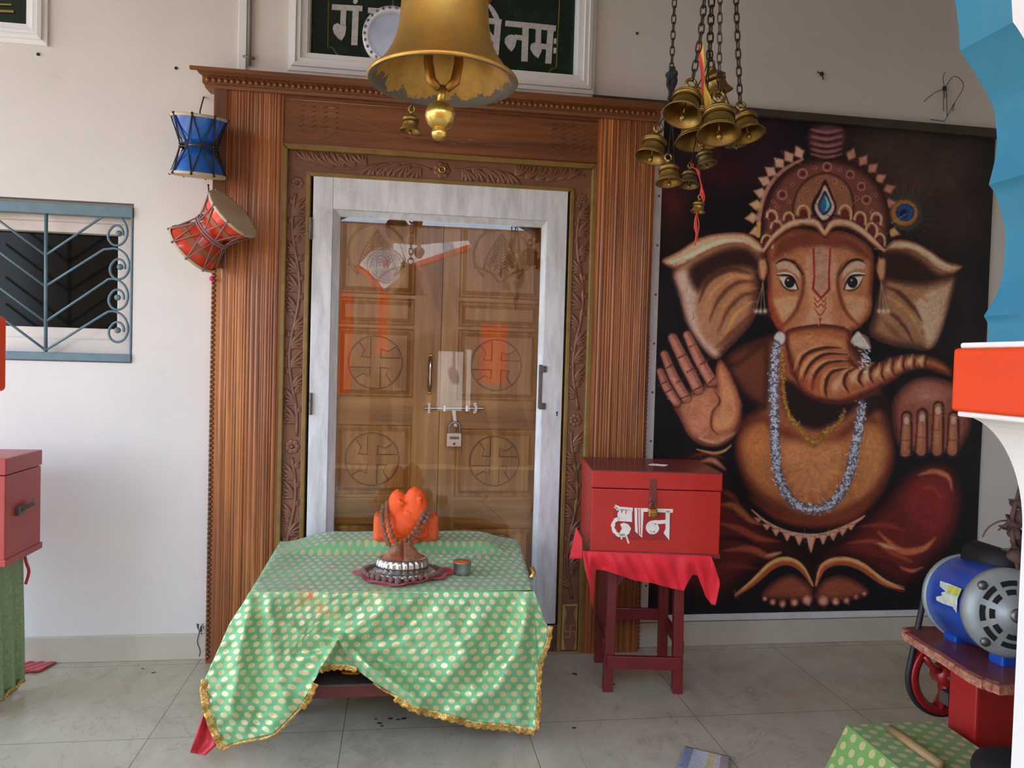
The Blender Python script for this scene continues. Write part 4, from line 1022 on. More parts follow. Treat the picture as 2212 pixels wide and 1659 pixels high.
for q in ([(105, 335), (150, 312)], [(140, 375), (185, 350)], [(150, 240), (190, 215)], [(205, 320), (240, 295)], [(215, 185), (262, 160)], [(262, 262), (305, 235)], [(275, 125), (320, 105)], [(335, 218), (385, 190)], [(222, 408), (275, 385)], [(290, 365), (345, 335)], [(375, 325), (415, 290)]):
    stroke(Bc(q), 3, (62, 28, 22), 1.4, .9)
poly(Bc([(250, 440), (370, 380), (400, 450), (380, 560), (300, 600), (250, 530)]), (172, 110, 78), None, 10, 16, .7)
poly(Bc([(420, 260), (450, 210), (500, 290), (545, 410), (540, 520), (480, 590), (400, 590), (390, 520), (430, 430)]), (178, 118, 78), (140, 82, 54), 14, 4, .9)
stroke(Bc([(415, 370), (440, 420), (400, 480), (395, 560), (430, 600)]), [2, 5, 5, 4, 2], (84, 40, 26), 2.5, .9); stroke(Bc([(330, 620), (420, 640), (520, 590)]), [3, 10, 4], (186, 132, 100), 4, .7)
stroke(Bc([(315, 680), (400, 700), (460, 690), (500, 660)]), [3, 6, 6, 3], (150, 108, 62), 1.5)
# ---- sweet and the other hand
poly(Bc([(1370, 480), (1390, 390), (1470, 310), (1570, 282), (1660, 300), (1740, 340), (1800, 480), (1805, 560), (1760, 660), (1700, 700), (1450, 690), (1390, 620)]), (124, 66, 52), (62, 28, 24), 20, 3)
blob(1380+.398*1560, 700+.398*380, 40, 24, (176, 124, 104), .6)
for x, yt, yb in ((1452, 500, 700), (1537, 485, 695), (1625, 445, 695), (1708, 500, 695)):
    stroke(Bc([(x+2, yt), (x, (yt+yb)/2), (x-4, yb)]), [24, 27, 28], (40, 18, 16), 2, .9); stroke(Bc([(x, yt+5), (x-2, (yt+yb)/2), (x-6, yb-6)]), [16, 19, 21], (140, 84, 62), 2.5); stroke(Bc([(x-8, yt+60), (x-8, yb-20)]), 7, (176, 116, 76), 4, .6, False)
    poly(Bc([(x-15, yt+40), (x-15, yt+12), (x, yt), (x+15, yt+12), (x+15, yt+40), (x, yt+48)]), (184, 140, 124), (140, 96, 84), 3, 1)
    stroke(Bc([(x-24, yt+130), (x+20, yt+132)]), 2, (80, 40, 30), 1.2, .7, False)
# ---- head
head = Ac([(700, 830), (760, 760), (860, 720), (960, 725), (1040, 750), (1120, 730), (1220, 760), (1310, 830), (1330, 920), (1320, 1100), (1310, 1230), (1230, 1310), (1200, 1340), (1180, 1500), (1000, 1634), (860, 1600), (820, 1500), (810, 1370), (760, 1310), (715, 1200), (700, 1000)])
poly(head, (158, 100, 66), (92, 40, 28), 16, 2)
poly(Ac([(760, 800), (860, 745), (960, 740), (1030, 770), (1110, 745), (1220, 790), (1300, 860), (1290, 900), (1160, 830), (1040, 840), (900, 830), (770, 890), (730, 900)]), (96, 42, 30), None, 10, 10, .85)
poly(Ac([(930, 860), (1120, 860), (1140, 1000), (1090, 1180), (1120, 1330), (1000, 1390), (880, 1330), (930, 1180), (900, 1000)]), (184, 136, 100), (166, 110, 76), 20, 14, .9)
poly(Ac([(960, 850), (1080, 850), (1065, 1080), (1020, 1120), (970, 1080)]), (160, 118, 102), None, 10, 8, .8)
for sx_, cx in ((1, 815), (-1, 1215)):
    poly(Ac([(cx-sx_*85, 1120), (cx, 1090), (cx+sx_*80, 1110), (cx+sx_*70, 1200), (cx-sx_*10, 1290), (cx-sx_*80, 1200)]), (188, 140, 100), (160, 100, 66), 16, 10, .8)
    stroke(Ac([(cx+sx_*40, 900), (cx+sx_*90, 970), (cx+sx_*95, 1080), (cx+sx_*50, 1210), (cx-sx_*40, 1300)]), [2, 7, 8, 8, 3], (84, 38, 26), 4, .75)
poly(Ac([(705, 1080), (740, 1180), (800, 1290), (850, 1240), (790, 1300), (750, 1290), (712, 1200)]), (140, 56, 30), None, 8, 6, .8)
# eyes
for sx_, cx, cy in ((1, 830, 1035), (-1, 1205, 1035)):
    poly(Ac([(cx-sx_*80, 920), (cx-sx_*10, 905), (cx+sx_*60, 960), (cx+sx_*72, 1040), (cx+sx_*40, 1000), (cx-sx_*20, 965), (cx-sx_*70, 965)]), (180, 148, 128), (140, 96, 74), 6, 4, .9)
    stroke(Ac([(cx-sx_*78, 925), (cx-sx_*30, 900), (cx+sx_*30, 920), (cx+sx_*80, 990)]), [1.5, 5, 5, 2], (40, 18, 14), 1.4)
    poly(Ac([(cx-sx_*75, 985), (cx-sx_*20, 975), (cx+sx_*20, 990), (cx+sx_*48, 1030), (cx+sx_*20, 1000), (cx-sx_*30, 995)]), (206, 190, 172), None, 4, 1.2)
    poly(Ac([(cx-sx_*62, 1000), (cx-sx_*20, 1000), (cx+sx_*25, 1015), (cx+sx_*50, 1075), (cx+sx_*10, 1078), (cx-sx_*30, 1060), (cx-sx_*48, 1030)]), (196, 180, 164), (120, 80, 66), 3, 1.2)
    poly([(p[0]+11*math.cos(k*PI/6), p[1]+12*math.sin(k*PI/6)) for p in Ac([(cx+sx_*2, cy)]) for k in range(12)], (24, 24, 26), (10, 8, 8), 5, 1)
    stroke(Ac([(cx-sx_*74, 992), (cx-sx_*25, 992), (cx+sx_*20, 1006), (cx+sx_*54, 1076)]), [1.5, 4, 4, 2], (20, 10, 10), 1.2); stroke(Ac([(cx-sx_*55, 1025), (cx-sx_*30, 1065), (cx+sx_*10, 1085), (cx+sx_*50, 1078)]), [1, 2.4, 2.4, 1], (50, 20, 16), 1.2)
    p = Ac([(cx-8, 1022)])[0]; blob(p[0], p[1], 2.2, 2.2, (200, 200, 200), .9)
# forehead mark
for q in ([(974, 840), (978, 1000), (970, 1075), (1018, 1128)], [(1072, 842), (1064, 1000), (1066, 1075), (1018, 1128)]): stroke(Ac(q), [4.4, 4, 5.4, 5], (132, 34, 26), 1.2, .95, False)
for k in range(3):
    y = 1125+k*30; stroke(Ac([(978, y), (996, y+26), (1018, y+8), (1034, y+26), (1046, y)] if k < 2 else [(976, y), (1000, y+34), (1020, y+40), (1046, y)]), 2.4, (132, 34, 26), 1.2, .9)
p = Ac([(1012, 1252)])[0]; blob(p[0], p[1], 3.2, 3.2, (110, 26, 22), 1); stroke(Ac([(1012, 1262), (1010, 1305)]), [2.4, 1], (110, 26, 22), 1)
# trunk (second crop)
trunk = Bc([(790, 60), (840, 20), (1000, 0), (1140, 30), (1150, 120), (1160, 200), (1230, 240), (1340, 190), (1440, 165), (1540, 165), (1620, 185), (1690, 235), (1695, 285), (1640, 270), (1560, 245), (1460, 260), (1380, 310), (1300, 350), (1220, 390), (1100, 430), (980, 420), (890, 370), (850, 300), (810, 180)])
poly(trunk, (150, 84, 52), (66, 28, 22), 16, 2)
poly(Bc([(830, 80), (960, 60), (1100, 90), (1150, 180), (1060, 120), (940, 130), (860, 190)]), (176, 116, 76), None, 10, 10, .8)
rings_ = [((862, 260), (900, 170), (1000, 130), (1100, 130)), ((890, 310), (930, 220), (1010, 165), (1130, 165)), ((940, 360), (960, 270), (1030, 210), (1150, 200)), ((1020, 400), (1015, 330), (1050, 260), (1150, 240)), ((1140, 370), (1115, 320), (1130, 270), (1180, 240)), ((1220, 340), (1195, 300), (1210, 260), (1250, 235)),
          ((1275, 320), (1255, 280), (1265, 240), (1300, 212)), ((1340, 310), (1320, 270), (1330, 215)), ((1395, 285), (1378, 240), (1388, 190)), ((1450, 260), (1435, 220), (1450, 175)), ((1505, 245), (1495, 210), (1510, 168)), ((1560, 240), (1555, 210), (1570, 172))]
for q in rings_:
    n = len(q); stroke(Bc([(x-22, y-4) for x, y in q]), [1]+[9 if n == 4 else 6]*(n-2)+[2], (190, 138, 96), 3, .75); stroke(Bc(q), [2]+[7 if n == 4 else 4.5]*(n-2)+[2], (58, 24, 20), 1.8, .95)
for x, y, w_, h_ in ((1165, 290, 18, 36), (1235, 290, 16, 30), (1290, 270, 16, 28), (1350, 250, 15, 26), (1410, 225, 14, 24), (1470, 205, 14, 22), (1530, 195, 14, 20), (1070, 330, 24, 40)):
    p = Bc([(x, y)])[0]; blob(p[0], p[1], w_*.398, h_*.398, (206, 164, 122), .8, .3)
stroke(Bc([(900, 380), (1000, 415), (1120, 425), (1240, 385), (1380, 305)]), [4, 9, 9, 7, 2], (70, 26, 22), 4, .8)
blob(1380+.398*930, 700+.398*330, 22, 16, (140, 58, 36), .6)
# tusks
poly(Bc([(730, 75), (760, 38), (795, 60), (790, 100), (765, 112)]), (196, 180, 172), (140, 116, 108), 5, 1.3)
poly(Bc([(1150, 95), (1185, 40), (1215, 60), (1262, 130), (1225, 138), (1180, 120)]), (198, 184, 168), (150, 124, 110), 5, 1.3); stroke(Bc([(1215, 55), (1240, 80), (1258, 120)]), [2, 6, 2], (120, 80, 80), 2)
# ---- crown
outer = Ac([(660, 800), (600, 700), (620, 600), (660, 480), (730, 370), (840, 290), (960, 250), (1060, 240), (1160, 260), (1290, 320), (1380, 420), (1440, 540), (1460, 700), (1400, 800)])
petL = [(640, 735), (615, 655), (640, 580), (665, 510), (690, 440), (725, 385), (775, 335), (830, 300), (890, 275)]
for i, (x, y) in enumerate(petL):
    cx, cy = 1050, 620; a = math.atan2(y-cy, x-cx); L_ = 52; w_ = 36
    poly(Ac([(x+w_*-math.sin(a), y+w_*math.cos(a)), (x+L_*math.cos(a), y+L_*math.sin(a)), (x-w_*-math.sin(a), y-w_*math.cos(a)), (x-40*math.cos(a), y-40*math.sin(a))]), (190, 150, 128) if i > 2 else (184, 148, 104), (130, 86, 72), 5, 1.3, 1, False)
for i, (x, y) in enumerate([(1195, 285), (1265, 320), (1320, 365), (1365, 425), (1415, 485), (1420, 570), (1440, 740)]):
    cx, cy = 1050, 620; a = math.atan2(y-cy, x-cx); L_ = 50; w_ = 34
    poly(Ac([(x+w_*-math.sin(a), y+w_*math.cos(a)), (x+L_*math.cos(a), y+L_*math.sin(a)), (x-w_*-math.sin(a), y-w_*math.cos(a)), (x-40*math.cos(a), y-40*math.sin(a))]), (166, 116, 100) if i < 6 else (180, 140, 90), (110, 66, 58), 5, 1.3, 1, False)
stroke(Ac([(650, 760), (655, 640), (700, 490), (790, 380), (910, 310)]), [9, 10, 9, 9, 6], (168, 116, 96), 2, .9); stroke(Ac([(648, 760), (655, 690)]), 8, (190, 146, 66), 3, .8)
poly(Ac([(670, 830), (668, 680), (690, 560), (760, 430), (870, 340), (1000, 305), (1120, 310), (1240, 350), (1340, 430), (1400, 540), (1425, 680), (1400, 820), (1300, 770), (1200, 700), (1040, 720), (900, 690), (780, 740)]), (104, 58, 50), (44, 20, 20), 20, 2)
n2 = npn(40, 11, 3)
poly(Ac([(850, 640), (865, 520), (930, 430), (1040, 385), (1140, 420), (1200, 500), (1215, 620), (1180, 660), (1040, 640), (900, 660)]), (126, 82, 62), (52, 26, 22), 8, 2)
for x, y, r in ((910, 395, 26), (1055, 355, 24), (1190, 400, 22), (790, 520, 26), (1255, 470, 22), (1285, 550, 24), (985, 360, 9), (1130, 370, 9), (850, 460, 9), (830, 560, 9), (1230, 540, 10), (1320, 620, 12), (720, 640, 24), (760, 590, 9), (1340, 520, 9), (735, 560, 9), (1000, 440, 10), (1100, 440, 12), (1140, 480, 10), (940, 490, 10), (900, 550, 9), (1160, 550, 9), (960, 550, 8), (1180, 600, 9), (1355, 660, 22)):
    p = Ac([(x, y)])[0]; r *= .367; stroke([(p[0]+r*math.cos(k*PI/5), p[1]+r*math.sin(k*PI/5)) for k in range(11)], max(1.6, r*.4), (164, 112, 100), 1.2, .85); blob(p[0], p[1], r*.5, r*.5, (66, 20, 20), .9)
# crown band arches
for x, y, r in ((915, 630, 42), (828, 665, 36), (755, 715, 38), (700, 800, 38), (1160, 630, 42), (1248, 665, 38), (1315, 730, 38), (1362, 790, 36), (1342, 665, 34), (730, 650, 34)):
    p = Ac([(x, y)])[0]; r *= .367
    stroke([(p[0]+r*.85*math.cos(PI+k*PI/8+(0)), p[1]+r*1.15*math.sin(PI+k*PI/8)) for k in range(9)]+[(p[0]+r*.8, p[1]+r*.8)], 5, (186, 146, 108), 1.4, .95); poly([(p[0]+r*.5*math.cos(k*PI/5), p[1]+r*.1+r*.7*math.sin(k*PI/5)) for k in range(10)], (96, 34, 28), (60, 20, 20), 3, 1)
band = [(680, 850), (740, 770), (830, 700), (920, 680), (990, 690), (1040, 745), (1090, 690), (1170, 690), (1250, 730), (1330, 800), (1390, 850)]
stroke(Ac(band), [6, 13, 16, 17, 16, 12, 16, 17, 16, 13, 6], (168, 112, 88), 2); stroke(Ac([(x, y-6) for x, y in band]), [2, 5, 7, 7, 6, 4, 6, 7, 7, 5, 2], (206, 172, 142), 2.5, .8); stroke(Ac([(x, y+26) for x, y in band]), [2, 5, 6, 6, 5, 3, 5, 6, 6, 5, 2], (60, 24, 20), 3, .8)
# drop jewel
poly(Ac([(1045, 430), (1085, 520), (1110, 590), (1090, 650), (1035, 685), (975, 640), (965, 570), (1010, 490)]), (34, 14, 16), None, 4, 2, 1); poly(Ac([(1042, 460), (1078, 530), (1100, 590), (1078, 640), (1034, 672), (995, 635), (980, 585), (1012, 520)]), (196, 160, 146), (150, 104, 90), 4, 1.4); poly(Ac([(1042, 495), (1070, 550), (1080, 590), (1060, 625), (1032, 640), (1008, 615), (998, 580), (1020, 530)]), (44, 88, 118), (16, 30, 52), 9, 1.4)
stroke(Ac([(1048, 530), (1060, 580), (1048, 610)]), [2, 7, 2], (130, 190, 210), 2, .8)
# topknot
poly(Ac([(930, 190), (960, 120), (1050, 90), (1140, 110), (1180, 170), (1160, 240), (1110, 300), (970, 300), (940, 240)]), (90, 52, 56), (34, 18, 22), 16, 4)
for k, y in enumerate((135, 175, 215, 250, 280)): stroke(Ac([(960, y), (1050, y+18), (1140, y)]), [3, 7, 3], (150, 100, 96), 2.5, .75); stroke(Ac([(960, y+18), (1050, y+36), (1140, y+18)]), [2, 5, 2], (34, 14, 18), 2, .8)
# earrings
for sx_, cx in ((1, 675), (-1, 1372)):
    poly(Ac([(cx-sx_*28, 900), (cx+sx_*20, 895), (cx+sx_*32, 960), (cx+sx_*10, 1030), (cx-sx_*24, 1000)]), (172, 128, 92), (96, 54, 40), 8, 1.6); stroke(Ac([(cx+sx_*22, 905), (cx+sx_*34, 960), (cx+sx_*10, 1030)]), 3, (40, 20, 18), 1.2)
    for k in (-1, 0, 1): stroke(Ac([(cx, 1035), (cx-sx_*14+k*26, 1200)]), 1.8, (146, 112, 84), 1.2, .9, False); p = Ac([(cx-sx_*14+k*26, 1205)])[0]; blob(p[0], p[1], 5, 5, (196, 170, 156), .95)
# ---- garland and necklace
gar = [(745, 110), (735, 220), (730, 330), (735, 450), (738, 560), (742, 680), (755, 800), (790, 900), (850, 975), (940, 1005), (1030, 985), (1095, 920), (1140, 820), (1165, 710), (1185, 620), (1200, 520), (1212, 430)]
rr_ = np.random.RandomState(5)
stroke(Bc(gar), [17]+[21]*15+[16], (70, 74, 88), 3, .9)
gp_ = resample([(x, y, 0) for x, y in smooth2(Bc(gar), False, 6)], 260)
for p in gp_:
    for k in range(3):
        dx, dy = rr_.normal(0, 4.6, 2); a = rr_.rand()*6.28; L_ = 2.5+3*rr_.rand(); g = 150+70*rr_.rand()
        stroke([(p.x+dx, p.y+dy), (p.x+dx+L_*math.cos(a), p.y+dy+L_*math.sin(a))], 1.8, (g, g, g+6), .9, .9, False)
for x, y, r in ((1225, 185, 20),): 
    for k in range(60): dx, dy = rr_.normal(0, 14, 1)[0], rr_.normal(0, 26, 1)[0]; stroke(Bc([(x+dx, y+dy), (x+dx+8, y+dy+5)]), 1.8, (190, 190, 196), 1, .9, False)
nk = [(775, 130), (780, 260), (790, 400), (820, 500), (880, 570), (945, 650), (1010, 590), (1080, 540), (1120, 470)]
stroke(Bc(nk), [5, 6, 7, 8, 11, 17, 11, 8, 5], (112, 74, 32), 2)
for p in resample([(x, y, 0) for x, y in smooth2(Bc(nk), False, 6)], 120):
    for k in range(2): dx, dy = rr_.normal(0, 2.6, 2); g = .7+.6*rr_.rand(); blob(p.x+dx, p.y+dy, 1.6, 1.6, (150*g, 112*g, 52*g), .85)
# ---- brush texture over the whole print
br = np.random.RandomState(9); gyx = np.gradient(col.sum(2)); gy_, gx_ = gyx
for k in range(5200):
    r_, c_ = br.randint(4, GH-4), br.randint(4, GW-4)
    c0_ = col[r_, c_].copy(); lum = c0_.sum()
    if lum < 70: continue
    x, y = PXA[r_, c_], PYA[r_, c_]
    if (1670 < x < 1890 and 570 < y < 640) or abs(x-1672) < 16 and y > 735: continue
    an = math.atan2(gx_[r_, c_], -gy_[r_, c_])+br.normal(0, .25) if abs(gx_[r_, c_])+abs(gy_[r_, c_]) > .4 else br.rand()*6.28
    L_ = br.uniform(5, 15); f_ = 1+br.normal(0, .16)
    stroke([(x-L_*math.cos(an), y-L_*math.sin(an)), (x+L_*math.cos(an), y+L_*math.sin(an))], [1.2+br.rand()*2.2, .5], c0_*f_+np.array([br.normal(0, 6), 0, br.normal(0, 5)]), 1.4, .45, False)
col = np.clip(col, 0, 255)
# ---- canvas grain, then to linear albedo
gr = npn(150, 21, 2); g2 = npn(28, 22, 4)
col *= (.84+.32*(.5*gr+.5*g2))[..., None]
col = np.clip(col, 0, 255)/255
linc = np.where(col <= .04045, col/12.92, ((col+.055)/1.055)**2.4)*POSTER_GAIN
linc = np.clip(linc, 0, .85)
me = bpy.data.meshes.new('print')
co = np.stack([wx, np.full_like(wx, 0.), wz], -1)
co[..., 1] = pyl-.004*np.sin(uu*9+vv*3)*np.sin(vv*11)*.5
pst = thing('wall_poster', 'large dark poster of a seated elephant headed deity with raised palm and white garland', 'poster', ((px0+px1)/2, 0, pz0-.03))
co -= np.array(pst.location)
idx = np.arange(GW*GH).reshape(GH, GW); q = np.stack([idx[:-1, :-1], idx[1:, :-1], idx[1:, 1:], idx[:-1, 1:]], -1).reshape(-1, 4)
me.vertices.add(GW*GH); me.vertices.foreach_set('co', co.astype(np.float32).ravel())
me.loops.add(q.size); me.loops.foreach_set('vertex_index', q.astype(np.int32).ravel())
me.polygons.add(len(q)); me.polygons.foreach_set('loop_start', np.arange(0, q.size, 4, dtype=np.int32)); 
me.update(calc_edges=True)
ca_ = me.color_attributes.new('paint', 'FLOAT_COLOR', 'POINT'); c4 = np.ones((GW*GH, 4), np.float32); c4[:, :3] = linc.reshape(-1, 3); ca_.data.foreach_set('color', c4.ravel())
t = NT('printed_poster'); at = t.new('ShaderNodeVertexColor'); at.layer_name = 'paint'
t.pb(Base_Color=at.outputs[0], Roughness=.5); t.b.inputs['Specular IOR Level'].default_value = .35
t.bump(t.noise(t.coord(), 260, 2, .5), .10, .002)
me.materials.append(t.mat)
o = bpy.data.objects.new('print', me); C.objects.link(o); o.parent = pst
me.polygons.foreach_set('use_smooth', np.ones(len(me.polygons), dtype=bool))
b = MB(); b.box(px0-.002, px1+.002, pyl+.005, 0, pz0, pz1+.03); b.build('backing_board', M_black, pst)
M_strip = pmat('white_aluminium_strip', S(214, 210, 206), .4, var=.08, scale=12)
lw = .046
b = MB(); b.box(px0-lw, px0+.001, -.016, -.0, pz0-.03, pTL.z); ls = b.build('side_strip', M_strip, pst, bevel=.003)
for k in range(9):
    b = MB(); b.lathe([(.006, -.0), (.006, .003), (.003, .004), (.0005, .004)], 10, Matrix.Translation((px0-.014, -.016, pz0+.15+.24*k)) @ Matrix.Rotation(PI/2, 4, 'X')); b.build('screw', M_dsteel, ls)
b = MB(); b.box(px0-lw, px1+.02, -.018, 0, pz0-.032, pz0+.001); b.build('bottom_strip', M_strip, pst, bevel=.003)
# ------------------------------------------------------------------ brass materials
def brass(name, base, dark, rough=.36, amt=.5, sc=9):
    t = NT(name); v = t.coord()
    n = t.noise(v, sc, 6, .65, .4); f = t.ramp(n, [(.38, (0, 0, 0, 1)), (.66, (1, 1, 1, 1))])
    t.pb(Base_Color=t.mix(t.math('MULTIPLY', f, amt), base, dark), Metallic=.88, Roughness=t.ramp(n, [(.3, (rough-.08,)*3+(1,)), (.7, (rough+.16,)*3+(1,))]))
    t.bump(t.noise(v, 40, 4, .6), .10, .003)
    return t.mat
M_bigbell = brass('gold_painted_bell', S(180, 132, 56), S(118, 82, 38), .42, .6, 11)
M_bell = brass('aged_brass', S(158, 122, 58), S(84, 64, 36), .34, .7, 30)
M_bell2 = brass('dark_old_brass', S(126, 104, 70), S(70, 56, 40), .38, .7, 30)
M_ball = brass('polished_brass_ball', S(214, 176, 88), S(150, 112, 50), .22, .4, 14)
M_chain = pmat('dark_iron_chain', S(58, 48, 40), .5, .7, var=.3, scale=40)
t = NT('peeling_gold_lining'); v = t.coord(); x, y, z = t.sep(v)
n = t.noise(t.coord(scale=(1, 1, .35)), 26, 5, .7)
msk = t.math('GREATER_THAN', t.math('ADD', t.math('MULTIPLY', z, 16.0), t.math('MULTIPLY', n, 1.3)), .82)
c = t.mix(msk, S(96, 86, 72), t.ramp(t.noise(v, 18, 4, .6), [(.35, S(164, 122, 48)), (.65, S(200, 154, 70))]))
t.pb(Base_Color=c, Metallic=t.math('MULTIPLY', msk, .45), Roughness=.5); M_lining = t.mat
def chain_mesh(pts, link_len, wire, wid):
    """oval links threaded along a path"""
    b = MB(); P_ = [Vector(p) for p in pts]; L = sum((a-c).length for a, c in zip(P_, P_[1:])); n = max(2, int(L/(link_len*.78)))
    q = resample(P_, n)
    for i in range(n):
        a, c = q[i], q[i+1]; d = (c-a).normalized(); m = (a+c)/2
        s_ = Vector((1, 0, 0)) if i % 2 else Vector((0, 1, 0)); s_ = (s_-d*s_.dot(d)).normalized()
        ring = []
        for k in range(12):
            an = 2*PI*k/12; ring.append(m+d*(link_len*.5*(abs(math.cos(an))**.6)*math.copysign(1, math.cos(an)))+s_*(wid*.5*math.sin(an)))
        b.tube(ring, wire, 5, closed=True)
    return b
# ------------------------------------------------------------------ the big bell in the arch
YBELL = -2.27
bc = P(957, 178, YBELL); R0 = 162.5*depth(bc)/F
big = thing('temple_bell', 'very large golden bell hanging in front of the door, peeling paint inside', 'bell', bc)
outer = [(.985, -.01), (1.0, .015), (.985, .045), (.93, .075), (.90, .10), (.84, .17), (.75, .29), (.675, .43), (.62, .60), (.59, .80), (.575, 1.00), (.57, 1.13), (.60, 1.15), (.635, 1.17), (.64, 1.20), (.61, 1.23), (.58, 1.25), (.57, 1.40), (.52, 1.52), (.38, 1.62), (.2, 1.68), (.02, 1.70)]
b = MB(); b.lathe([(r*R0, z*R0) for r, z in outer], 72); ob = b.build('body', M_bigbell, big, smooth=True, local=True)
inner = [(.985, -.01), (.93, -.005), (.90, .02), (.82, .13), (.72, .28), (.63, .45), (.575, .63), (.55, .85), (.53, 1.1), (.50, 1.35), (.3, 1.5), (.02, 1.52)]
b = MB(); b.lathe([(r*R0, z*R0) for r, z in inner], 72); b.build('lining', M_lining, ob, smooth=True, local=True)
b = MB()
for s_ in (-1, 1):
    b.tube([(s_*.0*R0, 0, 1.5*R0), (s_*.2*R0, 0, .6*R0), (s_*.20*R0, 0, .25*R0), (s_*.16*R0, 0, .02*R0), (s_*.05*R0, 0, -.09*R0)], [.06*R0, .06*R0, .065*R0, .07*R0, .05*R0], 10)
ck = b.build('clapper_hook', M_bigbell, big, smooth=True, local=True)
zb = P(951, 250, YBELL).z-bc.z; rb = 33*depth(bc)/F; xb_ = P(951, 250, YBELL).x-bc.x
b = MB(); b.tube([(0, 0, -.05*R0), (xb_*.5, 0, -.16*R0), (xb_, 0, zb+rb*.9)], [.055*R0, .05*R0, .05*R0], 10); b.sphere((xb_, 0, zb), rb, 20, 12, (1, 1, .95))
z2 = P(949, 289, YBELL).z-bc.z; b.sphere((xb_, 0, (zb+z2)/2-.004), rb*.35, 12, 8); b.sphere((xb_-.001, 0, z2), rb*.52, 16, 10, (1, 1, .85))
o = b.build('clapper', M_ball, big, smooth=True, local=True)
b = MB(); b.tube([(.16*R0*math.cos(2*PI*k/20), 0, 1.84*R0+.18*R0*math.sin(2*PI*k/20)) for k in range(20)], .04*R0, 8, closed=True); b.build('crown_loop', M_bigbell, big, smooth=True, local=True)
zt0 = bc.z+1.95*R0
o = chain_mesh([(bc.x, bc.y, zt0), (bc.x, bc.y, 3.506)], .05, .0045, .03).build('bell_chain', M_chain, smooth=True)
tag(o, 'iron chain carrying the very large bell, above the top edge', 'chain')
# ------------------------------------------------------------------ smaller bells
def bell_proto():
    r = bpy.data.objects.new('brass_bell', None); C.objects.link(r); r.empty_display_size = .05
    pr = [(.95, .02), (1.0, 0.0), (1.02, .02), (.99, .06), (.90, .15), (.80, .30), (.73, .48), (.69, .70), (.675, .95), (.68, 1.08), (.74, .82), (.75, 1.17), (.69, 1.22), (.64, 1.25), (.62, 1.30), (.52, 1.40), (.36, 1.50), (.22, 1.55), (.17, 1.60), (.15, 1.72), (.20, 1.76), (.16, 1.80), (.02, 1.82)]
    inn = [(.95, .02), (.90, .06), (.80, .18), (.70, .38), (.63, .60), (.60, .90), (.55, 1.15), (.3, 1.3), (.02, 1.32)]
    b = MB(); b.lathe(pr, 40); b.lathe(inn, 40); o = b.build('body', M_bell, r, smooth=True, local=True)
    b = MB(); b.lathe([(.765, 1.09), (.79, 1.13), (.765, 1.17)], 40); b.lathe([(.90, .16), (.915, .18), (.885, .2)], 40); b.build('ring', M_bell, o, smooth=True, local=True)
    b = MB(); b.tube([(.26*math.cos(2*PI*k/18), 0, 2.04+.27*math.sin(2*PI*k/18)) for k in range(18)], .085, 8, closed=True); b.build('loop', M_bell, r, smooth=True, local=True)
    b = MB(); b.tube([(0, 0, 1.3), (.02, 0, .2)], .045, 6); b.tube([(.02+.09*math.cos(2*PI*k/12), 0, .16+.10*math.sin(2*PI*k/12)) for k in range(12)], .03, 6, closed=True); b.sphere((.03, 0, -.10), .15, 12, 8, (1, 1, 1.25)); b.sphere((.03, 0, -.29), .06, 8, 6); b.build('clapper', M_bell, r, smooth=True, local=True)
    return r
proto = None
YC = -1.62
def put_bell(mouth, width, loop, y, label, group='brass bells hanging in the cluster', dark=False, yt=0.0):
    global proto
    first = proto is None
    if first: proto = bell_proto()
    r = proto if first else copy_tree(proto)
    m = P(mouth[0], mouth[1], y); l = P(loop[0], loop[1], y+yt); ax = (l-m).normalized()
    s_ = width/2*depth(m)/F
    xa_ = Vector((1, 0, 0)); xa_ = (xa_-ax*xa_.dot(ax)).normalized(); ya_ = ax.cross(xa_)
    r.matrix_world = Matrix.Translation(m) @ Matrix((xa_, ya_, ax)).transposed().to_4x4() @ Matrix.Diagonal((s_, s_, s_, 1))
    r['label'] = label; r['category'] = 'bell'
    if group: r['group'] = group
    if dark:
        for ch in [c for c in bpy.data.objects if c.parent == r]:
            if ch.name.startswith('body'): 
                ch.data = ch.data.copy(); ch.data.materials[0] = M_bell2
    r['_top'] = 2.30
    return r, m+ax*s_*2.31
def zc3(x, y): return (1300+.3375*x, .3375*y)
bells = []
def B_(mouth, w, loop, label, dy=0., **k):
    r, top = put_bell(zc3(*mouth), w*.3375, zc3(*loop), YC+dy, label, **k); bells.append((r, top)); return r, top
bA, tA = B_((515, 742), 255, (598, 450), 'large brass bell tilted to the left, topmost in front of the hanging cluster', -.06, yt=.045)
bB, tB = B_((748, 862), 275, (752, 600), 'large brass bell with a wide open loop, front centre of the hanging cluster', -.12, yt=.035)
bC, tC = B_((938, 865), 215, (866, 575), 'large brass bell tilted to the right, rightmost of the hanging cluster', .02, yt=.05)
bD, tD = B_((745, 600), 190, (685, 365), 'brass bell at the back top of the cluster, behind the red ribbon', .16)
bE, tE = B_((628, 905), 315, (600, 470), 'wide shiny brass bell behind the two large front bells of the cluster', .12, yt=.04)
bF, tF = B_((312, 1010), 205, (372, 780), 'brass bell tilted to the left, leftmost of the hanging cluster', .05, yt=.015)
bG, tG = B_((430, 1172), 170, (424, 985), 'small golden bell below the leftmost bell of the cluster', -.02, yt=.015)
bH, tH = B_((556, 1188), 134, (572, 1035), 'small dark bell beside the red thread, under the cluster', .04, dark=True, yt=.012)
bI, tI = B_((672, 1060), 138, (634, 905), 'small dark ridged bell directly under the large centre bell', -.02, dark=True, yt=.012)
bJ, tJ = B_((860, 935), 140, (850, 790), 'small bell showing only its rim below the rightmost bell of the cluster', .12, dark=True)
bK, tK = B_((612, 1358), 96, (630, 1250), 'tiny brass bell lowest of the cluster, hung on a red thread', -.04)
